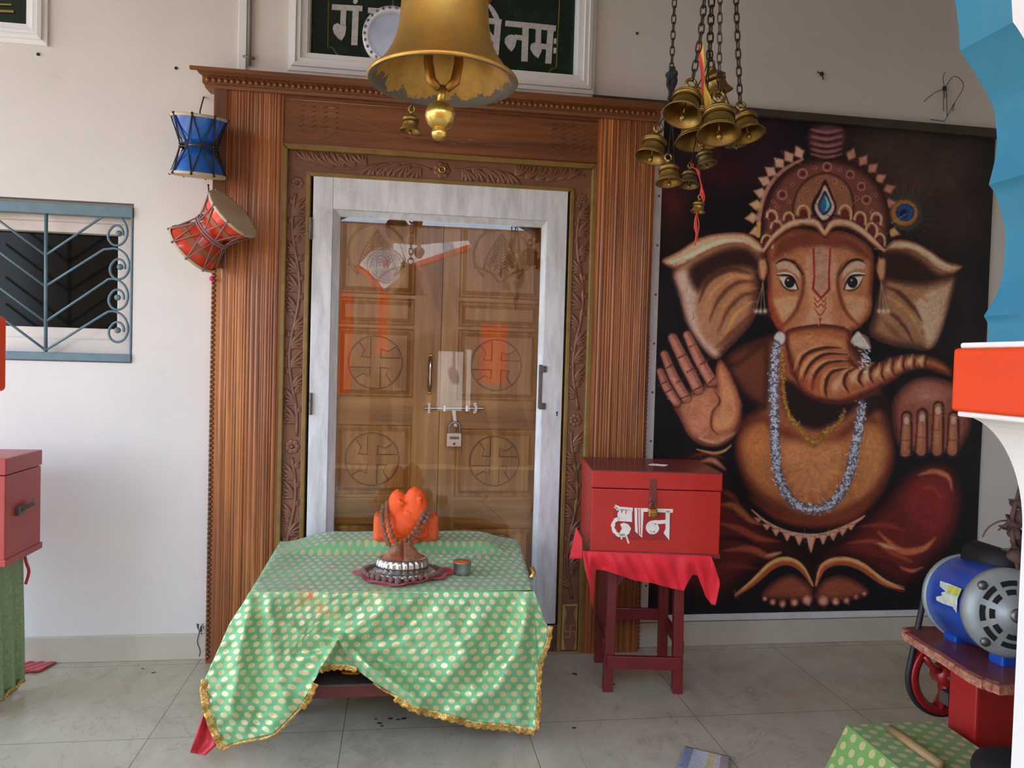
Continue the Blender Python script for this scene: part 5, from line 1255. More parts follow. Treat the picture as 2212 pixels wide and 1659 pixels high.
bL, tL = B_((466, 1168), 90, (462, 1080), 'tiny grey bell half hidden behind the small golden bell', .08, dark=True)
def top_at(x, y=YC): return P(*zc3(x, -60), y)
def hang(label, pts, link, wire, wid):
    o = chain_mesh(pts, link, wire, wid).build('bell_chain', M_chain, smooth=True); tag(o, label, 'chain', 'chains of the bell cluster'); return o
def up_(v): return Vector((v.x, v.y, 3.506))
t1 = P(*zc3(466, 0), YC+.05); k1 = P(*zc3(446, 455), YC+.05)
hang('thin iron chain ending in a dark knot, leftmost over the cluster', [up_(t1), t1, k1], .028, .0019, .012)
hang('iron chain leading to the large bell tilted to the left', [up_(P(*zc3(657, 0), YC-.06)), P(*zc3(657, 0), YC-.06), P(*zc3(632, 240), YC-.06), tA], .030, .0024, .015)
hang('heavy iron chain in the middle, leading to the back top bell', [up_(P(*zc3(703, 0), YC+.16)), P(*zc3(703, 0), YC+.16), tD], .033, .0029, .018)
hang('thin iron chain leading to the bell with the wide open loop', [up_(P(*zc3(757, 0), YC-.12)), P(*zc3(757, 0), YC-.12), P(*zc3(752, 440), YC-.12), tB], .032, .0017, .012)
hang('iron chain leading to the rightmost bell of the cluster', [up_(P(*zc3(859, 0), YC+.02)), P(*zc3(859, 0), YC+.02), tC], .030, .0024, .014)
# knot of black cloth and the wires that carry the lower bells
M_cloth_black = pmat('black_knotted_cloth', S(30, 26, 26), .9)
b = MB(); rng = random.Random(4)
for k in range(7):
    a = k1+Vector((rng.uniform(-.006, .006), rng.uniform(-.006, .006), .01)); e_ = P(*zc3(432+rng.uniform(-14, 30), 640), YC+.05)
    mid = a.lerp(e_, .4)+Vector((rng.uniform(-.012, .012), 0, rng.uniform(-.01, .01)))
    b.tube(catmull([a, mid, a.lerp(e_, .7)+Vector((rng.uniform(-.008, .008), 0, 0)), e_], 4), .0045, 6)
for k in range(5): b.sphere(k1+Vector((rng.uniform(-.008, .008), rng.uniform(-.006, .006), rng.uniform(-.02, .01))), .010, 8, 6)
tag(b.build('cloth_knot', M_cloth_black, smooth=True), 'black cloth tied in a knot at the end of the leftmost chain', 'cloth')
def wire(label, a, c, r=.0018):
    b = MB(); m = (a+c)/2+Vector((.004, 0, -.002)); b.tube(catmull([a, m, c], 5), r, 6); b.sphere(c, .0045, 8, 6); b.sphere(a, .0045, 8, 6); o = b.build('hanging_wire', M_chain, smooth=True); return tag(o, label, 'wire', 'wires of the bell cluster')
kn = P(*zc3(436, 635), YC+.05)
wire('wire from the black knot to the leftmost bell', kn, tF); wire('wire from the black knot to the small golden bell', kn+Vector((.004, 0, 0)), tG); wire('wire from the black knot to the tiny grey bell', kn+Vector((.002, .005, 0)), tL)
hubp = P(*zc3(690, 350), YC+.16)
wire('wire behind the cluster to the wide shiny bell', hubp, tE); wire('wire behind the cluster to the small dark ridged bell', hubp, tI); wire('wire behind the cluster to the rim of the small right bell', hubp, tJ); wire('wire behind the cluster to the small dark bell', hubp, tH)
# ribbon and thread
M_rib = None
t = NT('red_yellow_ribbon'); x, y, z = t.sep(t.coord('UV')); 
t.pb(Base_Color=t.ramp(x, [(.30, S(196, 40, 30)), (.42, S(214, 172, 50))]), Roughness=.6); M_rib = t.mat
b = MB(); pth = [(632, 262), (645, 380), (652, 480), (650, 560), (668, 640), (676, 705)]; wd_ = [10, 26, 24, 40, 60, 34]
cp = [P(*zc3(*q), YC-.02) for q in pth]; sc2 = .3375*depth(cp[0])/F
b.grid(lambda u, v_: resample(cp, 20)[int(round(v_*20))]+Vector(((u-.5)*interp([(i/5, w_) for i, w_ in enumerate(wd_)], v_)*sc2, .010*math.sin(u*5+v_*6), 0)), 6, 20)
o = b.build('ribbon', M_rib, smooth=True); sm_ = o.modifiers.new('thickness', 'SOLIDIFY'); sm_.thickness = .0015
tag(o, 'red and yellow cloth ribbon tied among the bell chains', 'ribbon')
M_thread = pmat('red_orange_thread', S(204, 60, 30), .8)
b = MB(); a = [P(*zc3(*q), YC-.04) for q in ((572, 1068), (612, 1090), (626, 1140), (640, 1200), (650, 1260), (646, 1300), (606, 1375), (600, 1450), (606, 1500), (594, 1568))]
for dx in (0, .0032, -.0026): b.tube(catmull([p+Vector((dx*(1+.6*math.sin(i*2)), dx, 0)) for i, p in enumerate(a)], 5), .0014, 6)
b.tube(catmull([P(*zc3(*q), YC-.04) for q in ((610, 1375), (622, 1440), (612, 1510), (598, 1570))], 5), .0013, 6)
b.tube([P(*zc3(572, 1068), YC-.04), tH], .0018, 6); b.sphere(tH, .0045, 8, 6); b.sphere(tK, .0035, 8, 6); b.tube([P(*zc3(640, 1180), YC-.04), tK], .002, 6)
tag(b.build('red_thread', M_thread, smooth=True), 'orange red thread dangling below the bell cluster', 'thread')
# ------------------------------------------------------------------ grey studded drum plate and little bell behind the big bell
YG = -1.55
M_zinc = pmat('grey_white_tin', S(178, 176, 176), .45, .25, var=.14, scale=8)
g = P(848, 80, YG); rg = 64*depth(g)/F
gd = thing('frame_drum', 'round grey white frame drum with studded rim, half hidden behind the very large bell', 'drum', g)
MR = Matrix.Rotation(PI/2, 4, 'X')
b = MB(); b.lathe([(.78, -.10), (.80, .10), (.86, .14), (.99, .12), (1.0, .06), (1.0, -.12), (.9, -.14)], 48); 
for q in b.v: pass
bb = MB(); bb.T = MR @ Matrix.Diagonal((rg, rg, rg, 1)); bb.lathe([(.76, .02), (.80, .10), (.86, .14), (.99, .12), (1.0, .06), (1.0, -.16), (.9, -.18), (.76, -.1)], 48); rim = bb.build('rim', M_zinc, gd, smooth=True, local=True)
bb = MB(); bb.T = MR @ Matrix.Diagonal((rg, rg, rg, 1)); bb.lathe([(.79, -.06), (.79, .03), (.70, .05), (.02, .05)], 40); bb.build('skin', pmat('grey_drum_skin', S(150, 152, 158), .5, var=.2, scale=12), gd, local=True)
bb = MB(); bb.T = MR @ Matrix.Diagonal((rg, rg, rg, 1))
for k in range(26):
    a = 2*PI*k/26; bb.sphere((.92*math.cos(a), .92*math.sin(a), .13), .055, 8, 5, (1, 1, .5))
bb.build('stud', M_bell2, rim, local=True)
o = chain_mesh([g+Vector((0, 0, rg)), (g.x, g.y, 3.506)], .04, .003, .02).build('drum_chain', M_chain, smooth=True); tag(o, 'thin chain holding the grey frame drum, hidden behind the big bell', 'chain')
r_, tp = put_bell((886, 284), 47, (889, 240), YG-.02, 'small single brass bell hanging below the rim of the very large bell', group=None)
cm_ = chain_mesh([tp, g+Vector((.02, 0, -rg))], .014, .0014, .008); cm_.sphere(tp, .004, 8, 6); cm_.sphere(g+Vector((.02, 0, -rg)), .006, 8, 6); o = cm_.build('small_bell_chain', M_chain, smooth=True); tag(o, 'short fine chain over the small single bell', 'chain')
# ------------------------------------------------------------------ hourglass drums on the wall
M_hide = pmat('pale_drum_hide', S(196, 178, 146), .6, var=.15, scale=14)
M_rope = pmat('dark_rope', S(52, 44, 40), .85)
def damaru(label, body, c, axis, L, R_, rope, nrope=9, tape=None):
    t_ = thing('hourglass_drum', label, 'drum', c)
    ax_ = Vector(axis).normalized(); xa_ = Vector((0, 1, 0)); xa_ = (xa_-ax_*xa_.dot(ax_)).normalized(); ya_ = ax_.cross(xa_)
    M_ = Matrix((xa_, ya_, ax_)).transposed().to_4x4()
    prf = [(.97, -1), (.96, -.92), (.84, -.6), (.66, -.3), (.50, -.1), (.48, 0), (.50, .1), (.66, .3), (.84, .6), (.96, .92), (.97, 1)]
    b = MB(); b.T = M_; b.lathe([(r*R_, z*L/2) for r, z in prf], 36); b.build('shell', body, t_, smooth=True, local=True)
    for s_ in (-1, 1):
        b = MB(); b.T = M_; b.lathe([(.02*R_, s_*L*.515), (.93*R_, s_*L*.512), (1.02*R_, s_*L*.51), (1.04*R_, s_*L*.49), (1.0*R_, s_*L*.46)], 36); b.build('drum_head', M_hide, t_, smooth=True, local=True)
    b = MB(); b.T = M_
    for k in range(nrope):
        a0 = 2*PI*k/nrope
        for q in (-.5, .5):
            a1 = a0+q*2*PI/nrope
            pts = [(1.03*R_*math.cos(a0), 1.03*R_*math.sin(a0), -L*.49), (.78*R_*math.cos((a0+a1)/2), .78*R_*math.sin((a0+a1)/2), -L*.2), (.66*R_*math.cos(a1), .66*R_*math.sin(a1), 0.0)]
            b.tube(pts, .0030, 5); pts = [(.66*R_*math.cos(a1), .66*R_*math.sin(a1), 0.), (.78*R_*math.cos((a0+a1)/2), .78*R_*math.sin((a0+a1)/2), L*.2), (1.03*R_*math.cos(a0), 1.03*R_*math.sin(a0), L*.49)]
            b.tube(pts, .0030, 5)
        b.sphere((1.04*R_*math.cos(a0), 1.04*R_*math.sin(a0), -L*.50), .006, 7, 5); b.sphere((1.04*R_*math.cos(a0), 1.04*R_*math.sin(a0), L*.50), .006, 7, 5)
    for dz in (-.006, .006): b.tube([(.69*R_*math.cos(2*PI*k/20), .69*R_*math.sin(2*PI*k/20), dz) for k in range(20)], .0042, 6, closed=True)
    b.build('lacing', rope, t_, smooth=True, local=True)
    if tape:
        b = MB(); b.T = M_
        for s_ in (-1, 1): b.lathe([(.86*R_, s_*L*.30), (.80*R_, s_*L*.25), (.755*R_, s_*L*.21)], 30)
        b.build('tape_band', tape, t_, smooth=True, local=True)
    return t_
M_drumblue = pmat('glossy_blue_lacquer', S(24, 98, 184), .2, var=.25, scale=10, coat=.4)
M_drumred = pmat('glossy_red_lacquer', S(214, 60, 26), .2, var=.14, scale=10, coat=.4)
M_tape = pmat('brown_tape', S(150, 92, 56), .5)
yd = -.19
c1 = P(430, 318, yd); k_ = depth(c1)/F
dm1 = damaru('blue hourglass drum laced with dark rope, hanging at the top of the left pilaster edge', M_drumblue, c1, (P(434, 262, yd)-P(428, 372, yd)).normalized()+Vector((0, -.14, 0)), 122*k_, 57*k_, M_rope, 8)
c2 = P(460, 500, yd)
dm2 = damaru('red hourglass drum tilted to the right, hanging below the blue drum', M_drumred, c2, (P(508, 464, yd)-P(412, 536, yd)).normalized()+Vector((0, -.30, 0)), 124*k_, 62*k_, pmat('pink_grey_cord', S(146, 112, 110), .8), 9, M_tape)
b = MB(); b.tube([P(432, 262, yd), P(432, 240, -.08), P(440, 210, -.02)], .003, 6); b.tube([P(440, 210, -.02), P(440, 210, 0.0)], .004, 6)
b.build('hanging_cord', M_rope, dm1, smooth=True)
b = MB(); b.tube([P(455, 480, yd), P(452, 430, -.11), P(450, 400, -.078)], .003, 6); b.tube([P(450, 400, -.085), P(450, 400, -.06)], .005, 6)
b.build('hanging_cord', M_rope, dm2, smooth=True)
b = MB(); b.sphere(P(457, 602, -.095), .011, 12, 8); b.tube([P(457, 602, -.09), P(457, 602, -.07)], .003, 6)
tag(b.build('push_pin', pmat('magenta_plastic', S(220, 30, 120), .35), smooth=True), 'small magenta pin stuck in the edge of the left pilaster', 'pin')
# ------------------------------------------------------------------ low table under the green cloth
M_redwood = pmat('red_brown_painted_wood', S(112, 52, 46), .45, var=.15, scale=10)
M_greywood = pmat('dusty_grey_board', S(92, 80, 72), .7, var=.3, scale=9)
ZTB = .58; YFR = -.94
tb = thing('altar_table', 'low red brown wooden table under the green dotted cloth before the door', 'table', (.0, -.55, 0))
b = MB(); b.box(-.48, .49, -.925, -.19, ZTB-.035, ZTB-.006); b.build('tabletop', M_redwood, tb, bevel=.004)
for x in (-.44, .38):
    for y in (-.62, -.24):
        b = MB(); b.box(x, x+.05, y, y+.05, 0, ZTB-.035); b.build('leg', M_redwood, tb, bevel=.003)
sl = P(770, 1480, -.80); sb_ = P(770, 1507, -.80)
b = MB(); b.box(-.455, .44, -.80, -.77, sb_.z, sl.z); b.build('stretcher', M_redwood, tb, bevel=.003)
b = MB(); b.box(-.455, .44, -.23, -.20, sb_.z, sl.z); b.build('stretcher', M_redwood, tb, bevel=.003)
b = MB(); b.box(-.44, .43, -.799, -.2, sl.z-.012, sl.z+.004); b.build('shelf', M_greywood, tb, bevel=.002)
# ---- dotted cloth material
def dotcloth(name, base, dot, period_u, period_v, rad, stain=None):
    t = NT(name); x, y, z = t.sep(t.coord('UV'))
    row = t.math('FLOOR', t.math('DIVIDE', y, period_v))
    sh = t.math('MULTIPLY', t.math('MODULO', t.math('ADD', row, 1000.0), 2.0), .5)
    fu = t.math('SUBTRACT', t.math('FRACT', t.math('ADD', t.math('DIVIDE', x, period_u), sh)), .5)
    fv = t.math('SUBTRACT', t.math('FRACT', t.math('DIVIDE', y, period_v)), .5)
    du = t.math('MULTIPLY', fu, period_u); dv = t.math('MULTIPLY', fv, period_v)
    d = t.math('SQRT', t.math('ADD', t.math('MULTIPLY', du, du), t.math('MULTIPLY', dv, dv)))
    m = t.math('LESS_THAN', d, rad)
    v = t.coord(); n = t.noise(v, 6, 4, .6)
    c = t.ramp(n, [(.3, mulc(base, .86)), (.7, mulc(base, 1.08))])
    if stain:
        s1 = t.ramp(t.noise(v, 9, 5, .7), [(.52, (0, 0, 0, 1)), (.68, (1, 1, 1, 1))])
        # powder lies on the left of the top: distance from its middle in cloth coordinates
        cu, cv, r_ = stain; a = t.math('SUBTRACT', x, cu); e_ = t.math('SUBTRACT', y, cv)
        dd = t.math('SQRT', t.math('ADD', t.math('MULTIPLY', a, a), t.math('MULTIPLY', e_, e_)))
        k = t.math('MULTIPLY', t.math('SUBTRACT', 1.0, t.math('MINIMUM', t.math('DIVIDE', dd, r_), 1.0)), 1.6)
        c = t.mix(t.math('MINIMUM', t.math('MULTIPLY', s1, k), .85), c, S(226, 98, 40))
    c = t.mix(m, c, dot)
    t.pb(Base_Color=c, Metallic=t.math('MULTIPLY', m, .3), Roughness=t.math('SUBTRACT', .55, t.math('MULTIPLY', m, .15)))
    t.b.inputs['Sheen Weight'].default_value = .25; t.b.inputs['Sheen Roughness'].default_value = .4
    t.bump(t.noise(v, 30, 5, .6), .18, .006)
    return t.mat
M_green = dotcloth('green_cloth_gold_dots', S(122, 184, 126), S(222, 208, 150), .0345, .0255, .0098, (-.20, -.06, .24))
k_f = depth(P(850, 1277, YFR))/F
FL, FR_ = Z(540, 1277, ZTB), Z(1155, 1277, ZTB)
BLc, BRc = Z(602, 1173, ZTB), Z(1118, 1163, ZTB)
FL = Vector((FL.x, YFR, ZTB)); FR_ = Vector((FR_.x, YFR, ZTB))
BLc = Vector((BLc.x, -.165, ZTB)); BRc = Vector((BRc.x, -.165, ZTB))
def ztop(x, y):
    w = .0022*math.sin(9*x+14*y)+.0016*math.sin(23*x-11*y+1)+.0012*math.sin(31*y+7*x)
    st = sstep(-.40, -.345, y+.10*max(0, -x-.12)+.25*max(0, x-.36))*sstep(-.50, -.26, x)*(1-.9*sstep(.36, .52, x))
    rp_ = .010*math.exp(-((y+.50-.35*(x-.3))/.03)**2)*sstep(.1, .35, x)
    return ZTB+w+.040*st+rp_
def topfn(u, v):
    p = FL.lerp(FR_, u).lerp(BLc.lerp(BRc, u), v); 
    e_ = min(u, 1-u, v if v < .5 else 1)
    return Vector((p.x, p.y, ztop(p.x, p.y)*1 if e_ > .02 else lerp(ZTB-.002, ztop(p.x, p.y), e_/.02)))
def topuv(u, v):
    p = FL.lerp(FR_, u).lerp(BLc.lerp(BRc, u), v); return (p.x, -(p.y-YFR)*.5)
cl = MB(); cl.grid(topfn, 70, 56, topuv)
Lc = [(540, 1277), (520, 1310), (497, 1345), (476, 1392), (452, 1445), (439, 1482), (444, 1530), (458, 1576), (480, 1618)]
Rc = [(1155, 1277), (1166, 1310), (1176, 1340), (1186, 1362), (1176, 1403), (1162, 1442), (1159, 1485), (1160, 1512), (1155, 1576)]
Hc = [(0.0, 480, 1618), (0.0347, 503, 1606), (0.0785, 532, 1599), (0.1691, 592, 1584), (0.2566, 650, 1526), (0.2928, 674, 1476), (0.32, 692, 1450), (0.3494, 712, 1443), (0.3978, 745, 1441), (0.4346, 770, 1447), (0.4889, 807, 1474), (0.5609, 856, 1503), (0.6255, 900, 1528), (0.7048, 954, 1541), (0.8105, 1026, 1560), (0.9016, 1088, 1566), (1.0, 1155, 1576)]
Lr = resample([(x, y, 0) for x, y in smooth2(Lc, False, 5)], 200); Rr = resample([(x, y, 0) for x, y in smooth2(Rc, False, 5)], 200)
def hem(u): return (interp([(a, b_) for a, b_, c in Hc], u), interp([(a, c) for a, b_, c in Hc], u))
def skirt_px(u, v):
    T = (lerp(540, 1155, u), 1277+1.5*math.sin(u*40)*sstep(0, .05, min(u, 1-u))*0); Bm = hem(u)
    L = Lr[int(round(v*200))]; R_ = Rr[int(round(v*200))]
    vv_ = v
    x = (1-vv_)*T[0]+vv_*Bm[0]+(1-u)*L.x+u*R_.x-((1-u)*(1-vv_)*540+u*(1-vv_)*1155+(1-u)*vv_*480+u*vv_*1155)
    y = (1-vv_)*T[1]+vv_*Bm[1]+(1-u)*L.y+u*R_.y-((1-u)*(1-vv_)*1277+u*(1-vv_)*1277+(1-u)*vv_*1618+u*vv_*1576)
    return x, y
tri = [(732, 1384), (716, 1412), (690, 1452), (686, 1464), (700, 1475), (790, 1475), (783, 1452), (762, 1424), (745, 1408)]
def sdp(pts, x, y):
    d = 1e9; ins = False; n = len(pts)
    for i in range(n):
        ax_, ay = pts[i]; bx, by = pts[(i+1) % n]; ex, ey = bx-ax_, by-ay
        t_ = max(0, min(1, ((x-ax_)*ex+(y-ay)*ey)/(ex*ex+ey*ey))); d = min(d, math.hypot(x-ax_-t_*ex, y-ay-t_*ey))
        if (ay > y) != (by > y) and x < (bx-ax_)*(y-ay)/(by-ay)+ax_: ins = not ins
    return d if ins else -d
def dline(pts, x, y):
    d = 1e9
    for (ax_, ay), (bx, by) in zip(pts, pts[1:]):
        ex, ey = bx-ax_, by-ay; t_ = max(0, min(1, ((x-ax_)*ex+(y-ay)*ey)/(ex*ex+ey*ey))); d = min(d, math.hypot(x-ax_-t_*ex, y-ay-t_*ey))
    return d
FOLDS = [([(735, 1384), (765, 1408), (800, 1438), (850, 1478), (905, 1515)], 15, .030), ([(734, 1384), (690, 1400), (640, 1410)], 9, -.016), ([(734, 1384), (660, 1376), (600, 1345), (560, 1310)], 16, .016), ([(545, 1280), (520, 1400), (500, 1540)], 15, .018), ([(560, 1285), (552, 1400), (560, 1560)], 16, -.016), ([(580, 1285), (590, 1420), (620, 1530)], 17, .014), ([(640, 1290), (700, 1340), (740, 1380)], 18, -.012),
         ([(730, 1384), (716, 1410), (694, 1448), (668, 1500)], 8, .018), ([(770, 1412), (830, 1430), (930, 1470), (1000, 1500)], 16, -.022), ([(900, 1290), (960, 1330), (1000, 1420), (980, 1500)], 30, .015), ([(1040, 1330), (1000, 1420), (930, 1500)], 22, .020), ([(1150, 1290), (1120, 1400), (1080, 1480), (980, 1540)], 24, .022), ([(1110, 1290), (1090, 1390), (1040, 1470)], 20, -.020), ([(850, 1290), (800, 1340), (742, 1386)], 22, .012), ([(1155, 1290), (1148, 1420), (1140, 1560)], 12, -.018), ([(940, 1290), (860, 1370), (760, 1395)], 18, -.010)]
def skirt_disp(x, y, v):
    d = 0
    for pts, w, a in FOLDS: d += 1.45*a*math.exp(-(dline(pts, x, y)/w)**2)
    d += .004*math.sin(x*.045+y*.02)+.0022*math.sin(x*.11-y*.06+1)+.0016*math.sin(x*.05+y*.16)+.0014*math.sin(x*.21+y*.09)+.0016*math.sin(x*.13+y*.23+2)*math.sin(x*.03)
    d *= sstep(0, .10, v)
    s_ = sdp(tri, x, y); d -= .055*sstep(-3, 4, s_)*sstep(0, .2, v)
    return -d-.006*sstep(0, .06, v)
def skirt(u, v):
    x, y = skirt_px(u, v); return P(x, y, YFR+skirt_disp(x, y, v))
def skuv(u, v):
    x, y = skirt_px(u, v); return (lerp(FL.x, FR_.x, u), (y-1277)*k_f*1.02)
cl.grid(skirt, 210, 110, skuv)
# side falls
for (A, B_, s_) in ((FR_, BRc, 1), (FL, BLc, -1)):
    cl.grid(lambda u, v, A=A, B_=B_, s_=s_: Vector((lerp(A.x, B_.x, u)+s_*(.03*v+.012*math.sin(u*17+v)*v), lerp(A.y, B_.y, u), ZTB-.002-v*.42)), 30, 16, lambda u, v, A=A, B_=B_: (lerp(A.x, B_.x, 0)+v*.42, -(lerp(A.y, B_.y, u)-YFR)))
cloth = cl.build('tablecloth', M_green, smooth=True); tag(cloth, 'pale green cloth with gold dots and gold fringe draped over the low altar table', 'tablecloth')
s_ = cloth.modifiers.new('thickness', 'SOLIDIFY'); s_.thickness = .0018; s_.offset = -1
# trim
M_trim = None
t = NT('gold_fringe'); v = t.coord(); t.pb(Base_Color=t.ramp(t.noise(v, 90, 3, .6), [(.3, S(150, 108, 44)), (.55, S(206, 166, 84)), (.75, S(244, 222, 158))]), Metallic=.6, Roughness=.34); t.bump(t.noise(v, 140, 2, .5), .6, .004); M_trim = t.mat
tr_ = MB()
def trim(pts, w, side, yo=-.004, n=90):
    q = resample([(x, y, 0) for x, y in pts], n); vs_ = []; fs = []
    rg_ = random.Random(len(pts))
    for i, p in enumerate(q):
        d = (q[min(i+1, n)]-q[max(i-1, 0)]).normalized(); nx = Vector((-d.y, d.x, 0))*side
        ww = w*(1+.12*math.sin(i*.9)+rg_.uniform(-.06, .06))
        for k, f_ in enumerate((-.12, .2, .42, .75, 1.0)):
            x, y = p.x+nx.x*ww*f_, p.y+nx.y*ww*f_
            dd = skirt_disp(p.x, p.y, .9)
            vs_.append(P(x, y, YFR+dd+yo-(.003 if k in (1, 3) else 0)))
    for i in range(n):
        for k in range(4): fs.append((i*5+k, i*5+k+1, (i+1)*5+k+1, (i+1)*5+k))
    tr_.add(vs_, fs)
hp_ = [(a, b_) for _, a, b_ in Hc]
trim([(x, y) for x, y in [(437, 1466), (433, 1490), (438, 1530), (452, 1574), (474, 1619)]], 15, -1, n=60)
trim(smooth2(hp_[0:5], False, 6), 5, 1, n=50); trim([(648, 1528), (664, 1504), (676, 1474)], 12, 1, n=24)
trim([(690, 1444), (712, 1437), (745, 1436), (772, 1442)], 11, 1, n=40)
trim(smooth2(hp_[11:], False, 6), 13, 1, n=120); trim([(856, 1503), (830, 1490), (807, 1474)], 4, -1, n=20)
trim([(1186, 1352), (1182, 1385), (1172, 1412), (1163, 1440), (1160, 1485), (1162, 1512), (1156, 1577)][::-1], 9, 1, n=80)
o = tr_.build('gold_fringe', M_trim, cloth, smooth=True); o['label'] = 'gold sequinned fringe'
b = MB(); a = P(1149, 1226, -.80); c_ = P(1147, 1249, -.83); b.tube([a, (a+c_)/2+Vector((.01, 0, 0)), c_], .008, 8); b.build('gold_fringe', M_trim, cloth, smooth=True)
# red under-cloth at the left corner, yellow petal on the shelf
M_redcloth = pmat('red_satin_cloth', S(196, 22, 38), .45, var=.14, scale=7, sheen=.3)
def sheet(name, pts_l, pts_r, y0, fold, mat, label, cat, n=14, m=10, amp=.012):
    L = resample([(x, y, 0) for x, y in pts_l], n); R_ = resample([(x, y, 0) for x, y in pts_r], n); b = MB()
    b.grid(lambda u, v: P(lerp(L[int(round(v*n))].x, R_[int(round(v*n))].x, u), lerp(L[int(round(v*n))].y, R_[int(round(v*n))].y, u), y0(u, v)-amp*math.sin(fold*u*PI+v*2)), m, n)
    o = b.build(name, mat, smooth=True); s_ = o.modifiers.new('thickness', 'SOLIDIFY'); s_.thickness = .002
    return tag(o, label, cat)
sheet('red_cloth', [(441, 1530), (425, 1580), (411, 1626)], [(450, 1530), (462, 1580), (470, 1608), (444, 1632)][0:4], lambda u, v: -.90-.035*v, 2.2, M_redcloth, 'corner of red cloth on the floor under the left corner of the green tablecloth', 'cloth')
M_petal = pmat('yellow_marigold', S(232, 170, 30), .6)
b = MB(); c_ = P(757, 1453, -.74)
for k in range(6): b.sphere(c_+Vector((-.022+.009*k, .004*math.sin(k*2), .002*math.cos(k*3))), .011, 8, 5, (1.2, 1, .45))
tag(b.build('marigold_petal', M_petal, smooth=True), 'yellow marigold petals on the grey shelf under the tablecloth', 'flower')
# ------------------------------------------------------------------ vermilion stone idol
def vermil(name, a, c, amt):
    t = NT(name); v = t.coord(); n = t.noise(v, 24, 6, .7); f = t.ramp(n, [(.52, (0, 0, 0, 1)), (.66, (1, 1, 1, 1))])
    t.pb(Base_Color=t.mix(t.math('MULTIPLY', f, amt), a, c), Roughness=.62); t.bump(t.noise(v, 55, 6, .7), .5, .006); return t.mat
M_verm = vermil('wet_vermilion', S(252, 92, 22), S(224, 70, 18), .7); M_verm2 = vermil('worn_vermilion_stone', S(240, 100, 44), S(150, 84, 58), .75)
ic = Z(876, 1168, .621); ki = depth(ic)/F
idol = thing('vermilion_idol', 'orange vermilion coated stone idol with two rounded peaks at the back of the table', 'idol', ic)
def remesh(o, vox, sm):
    r = o.modifiers.new('remesh', 'REMESH'); r.mode = 'VOXEL'; r.voxel_size = vox; r.use_smooth_shade = True
    s_ = o.modifiers.new('smooth', 'SMOOTH'); s_.factor = .5; s_.iterations = sm
b = MB()
def ipx(x, y, dy): return P(x, y, ic.y+dy)
x0, x1 = ipx(806, 1165, 0).x, ipx(947, 1165, 0).x; zt_ = ipx(876, 1112, 0).z
b.box(x0, x1, ic.y-.02, ic.y+.10, ic.z-.002, zt_); o = b.build('base_block', M_verm2, idol); o.modifiers.new('bevel', 'BEVEL').width = .022; o.modifiers['bevel'].segments = 4
b = MB()
def lobe_(cx, yt, yb, w, dy, tilt=0):
    n = 12; rings = []
    for k in range(n+1):
        t_ = k/n; y = lerp(yb, yt, t_); r = w/2*ki*(max(0, 1-max(0, (t_-.40)/.60)**2.6)**.55)+.001
        c = ipx(cx+tilt*t_, y, dy); rings.append([c+Vector((r*math.cos(q*2*PI/18), .62*r*math.sin(q*2*PI/18), 0)) for q in range(18)])
    b.loft(rings)
lobe_(857, 1055, 1160, 44, -.035, 2); lobe_(898, 1049, 1160, 54, -.035, -1)
c = ipx(874, 1132, -.04); b.sphere(c, 31*ki, 18, 12, (1.15, .7, 1.0)); b.box(c.x-.06, c.x+.06, ic.y-.05, ic.y, ic.z, ic.z+.06)
for k in range(26):
    rg_ = random.Random(k); a = ipx(rg_.uniform(850, 910), rg_.uniform(1076, 1155), -.066); b.sphere(a, rg_.uniform(.006, .012), 8, 6, (1, .5, 1))
o = b.build('twin_peaks', M_verm, idol, smooth=True); remesh(o, .0045, 4)
# ------------------------------------------------------------------ rudraksha beads
M_rud = None
t = NT('rudraksha_seed'); v = t.coord(); t.pb(Base_Color=t.ramp(t.noise(v, 120, 3, .6), [(.28, S(128, 82, 70)), (.42, S(206, 148, 126)), (.62, S(232, 184, 164))]), Roughness=.6); t.bump(t.noise(v, 130, 2, .5), 1.0, .01); M_rud = t.mat
M_rud2 = None
t = NT('rudraksha_seed_powdered'); v = t.coord(); t.pb(Base_Color=t.ramp(t.noise(v, 120, 3, .6), [(.28, S(150, 80, 54)), (.42, S(232, 136, 88)), (.62, S(246, 172, 120))]), Roughness=.6); t.bump(t.noise(v, 130, 2, .5), 1.0, .01); M_rud2 = t.mat
bm = bmesh.new(); bmesh.ops.create_icosphere(bm, subdivisions=3, radius=1.0)
for v_ in bm.verts:
    a = math.atan2(v_.co.y, v_.co.x); v_.co *= 1+.07*math.cos(5*a)+.05*math.sin(9*v_.co.z+3*a)*math.cos(8*a)
bead_me = bpy.data.meshes.new('bead'); bm.to_mesh(bead_me); bm.free(); bead_me.materials.append(M_rud)
bead_me.polygons.foreach_set('use_smooth', np.ones(len(bead_me.polygons), dtype=bool)); bead_me2 = bead_me.copy(); bead_me2.materials[0] = M_rud2
def mala(label, pts, r, parent_loc, powdered=None):
    t_ = thing('bead_garland', label, 'bead garland', parent_loc); rg_ = random.Random(3)
    for i, p in enumerate(pts):
        o = bpy.data.objects.new('bead', bead_me2 if powdered and powdered(i) else bead_me); C.objects.link(o); o.parent = t_
        o.location = p-t_.location; k = r*rg_.uniform(.92, 1.06); o.scale = (k, k, k*.92); o.rotation_euler = (rg_.uniform(0, 6), rg_.uniform(0, 6), rg_.uniform(0, 6))
    b = MB(); b.tube(pts, r*.15, 5); b.build('string', M_redcloth, t_, smooth=True)
    return t_
def zc6(x, y): return (740+.1628*x, 1030+.1628*y)
def on(pts, dyf, step):
    q = [P(*zc6(x, y), ic.y+dyf(x, y)) for x, y in pts]; L = sum((a-c).length for a, c in zip(q, q[1:])); return resample(q, int(L/step))
RB = .0105
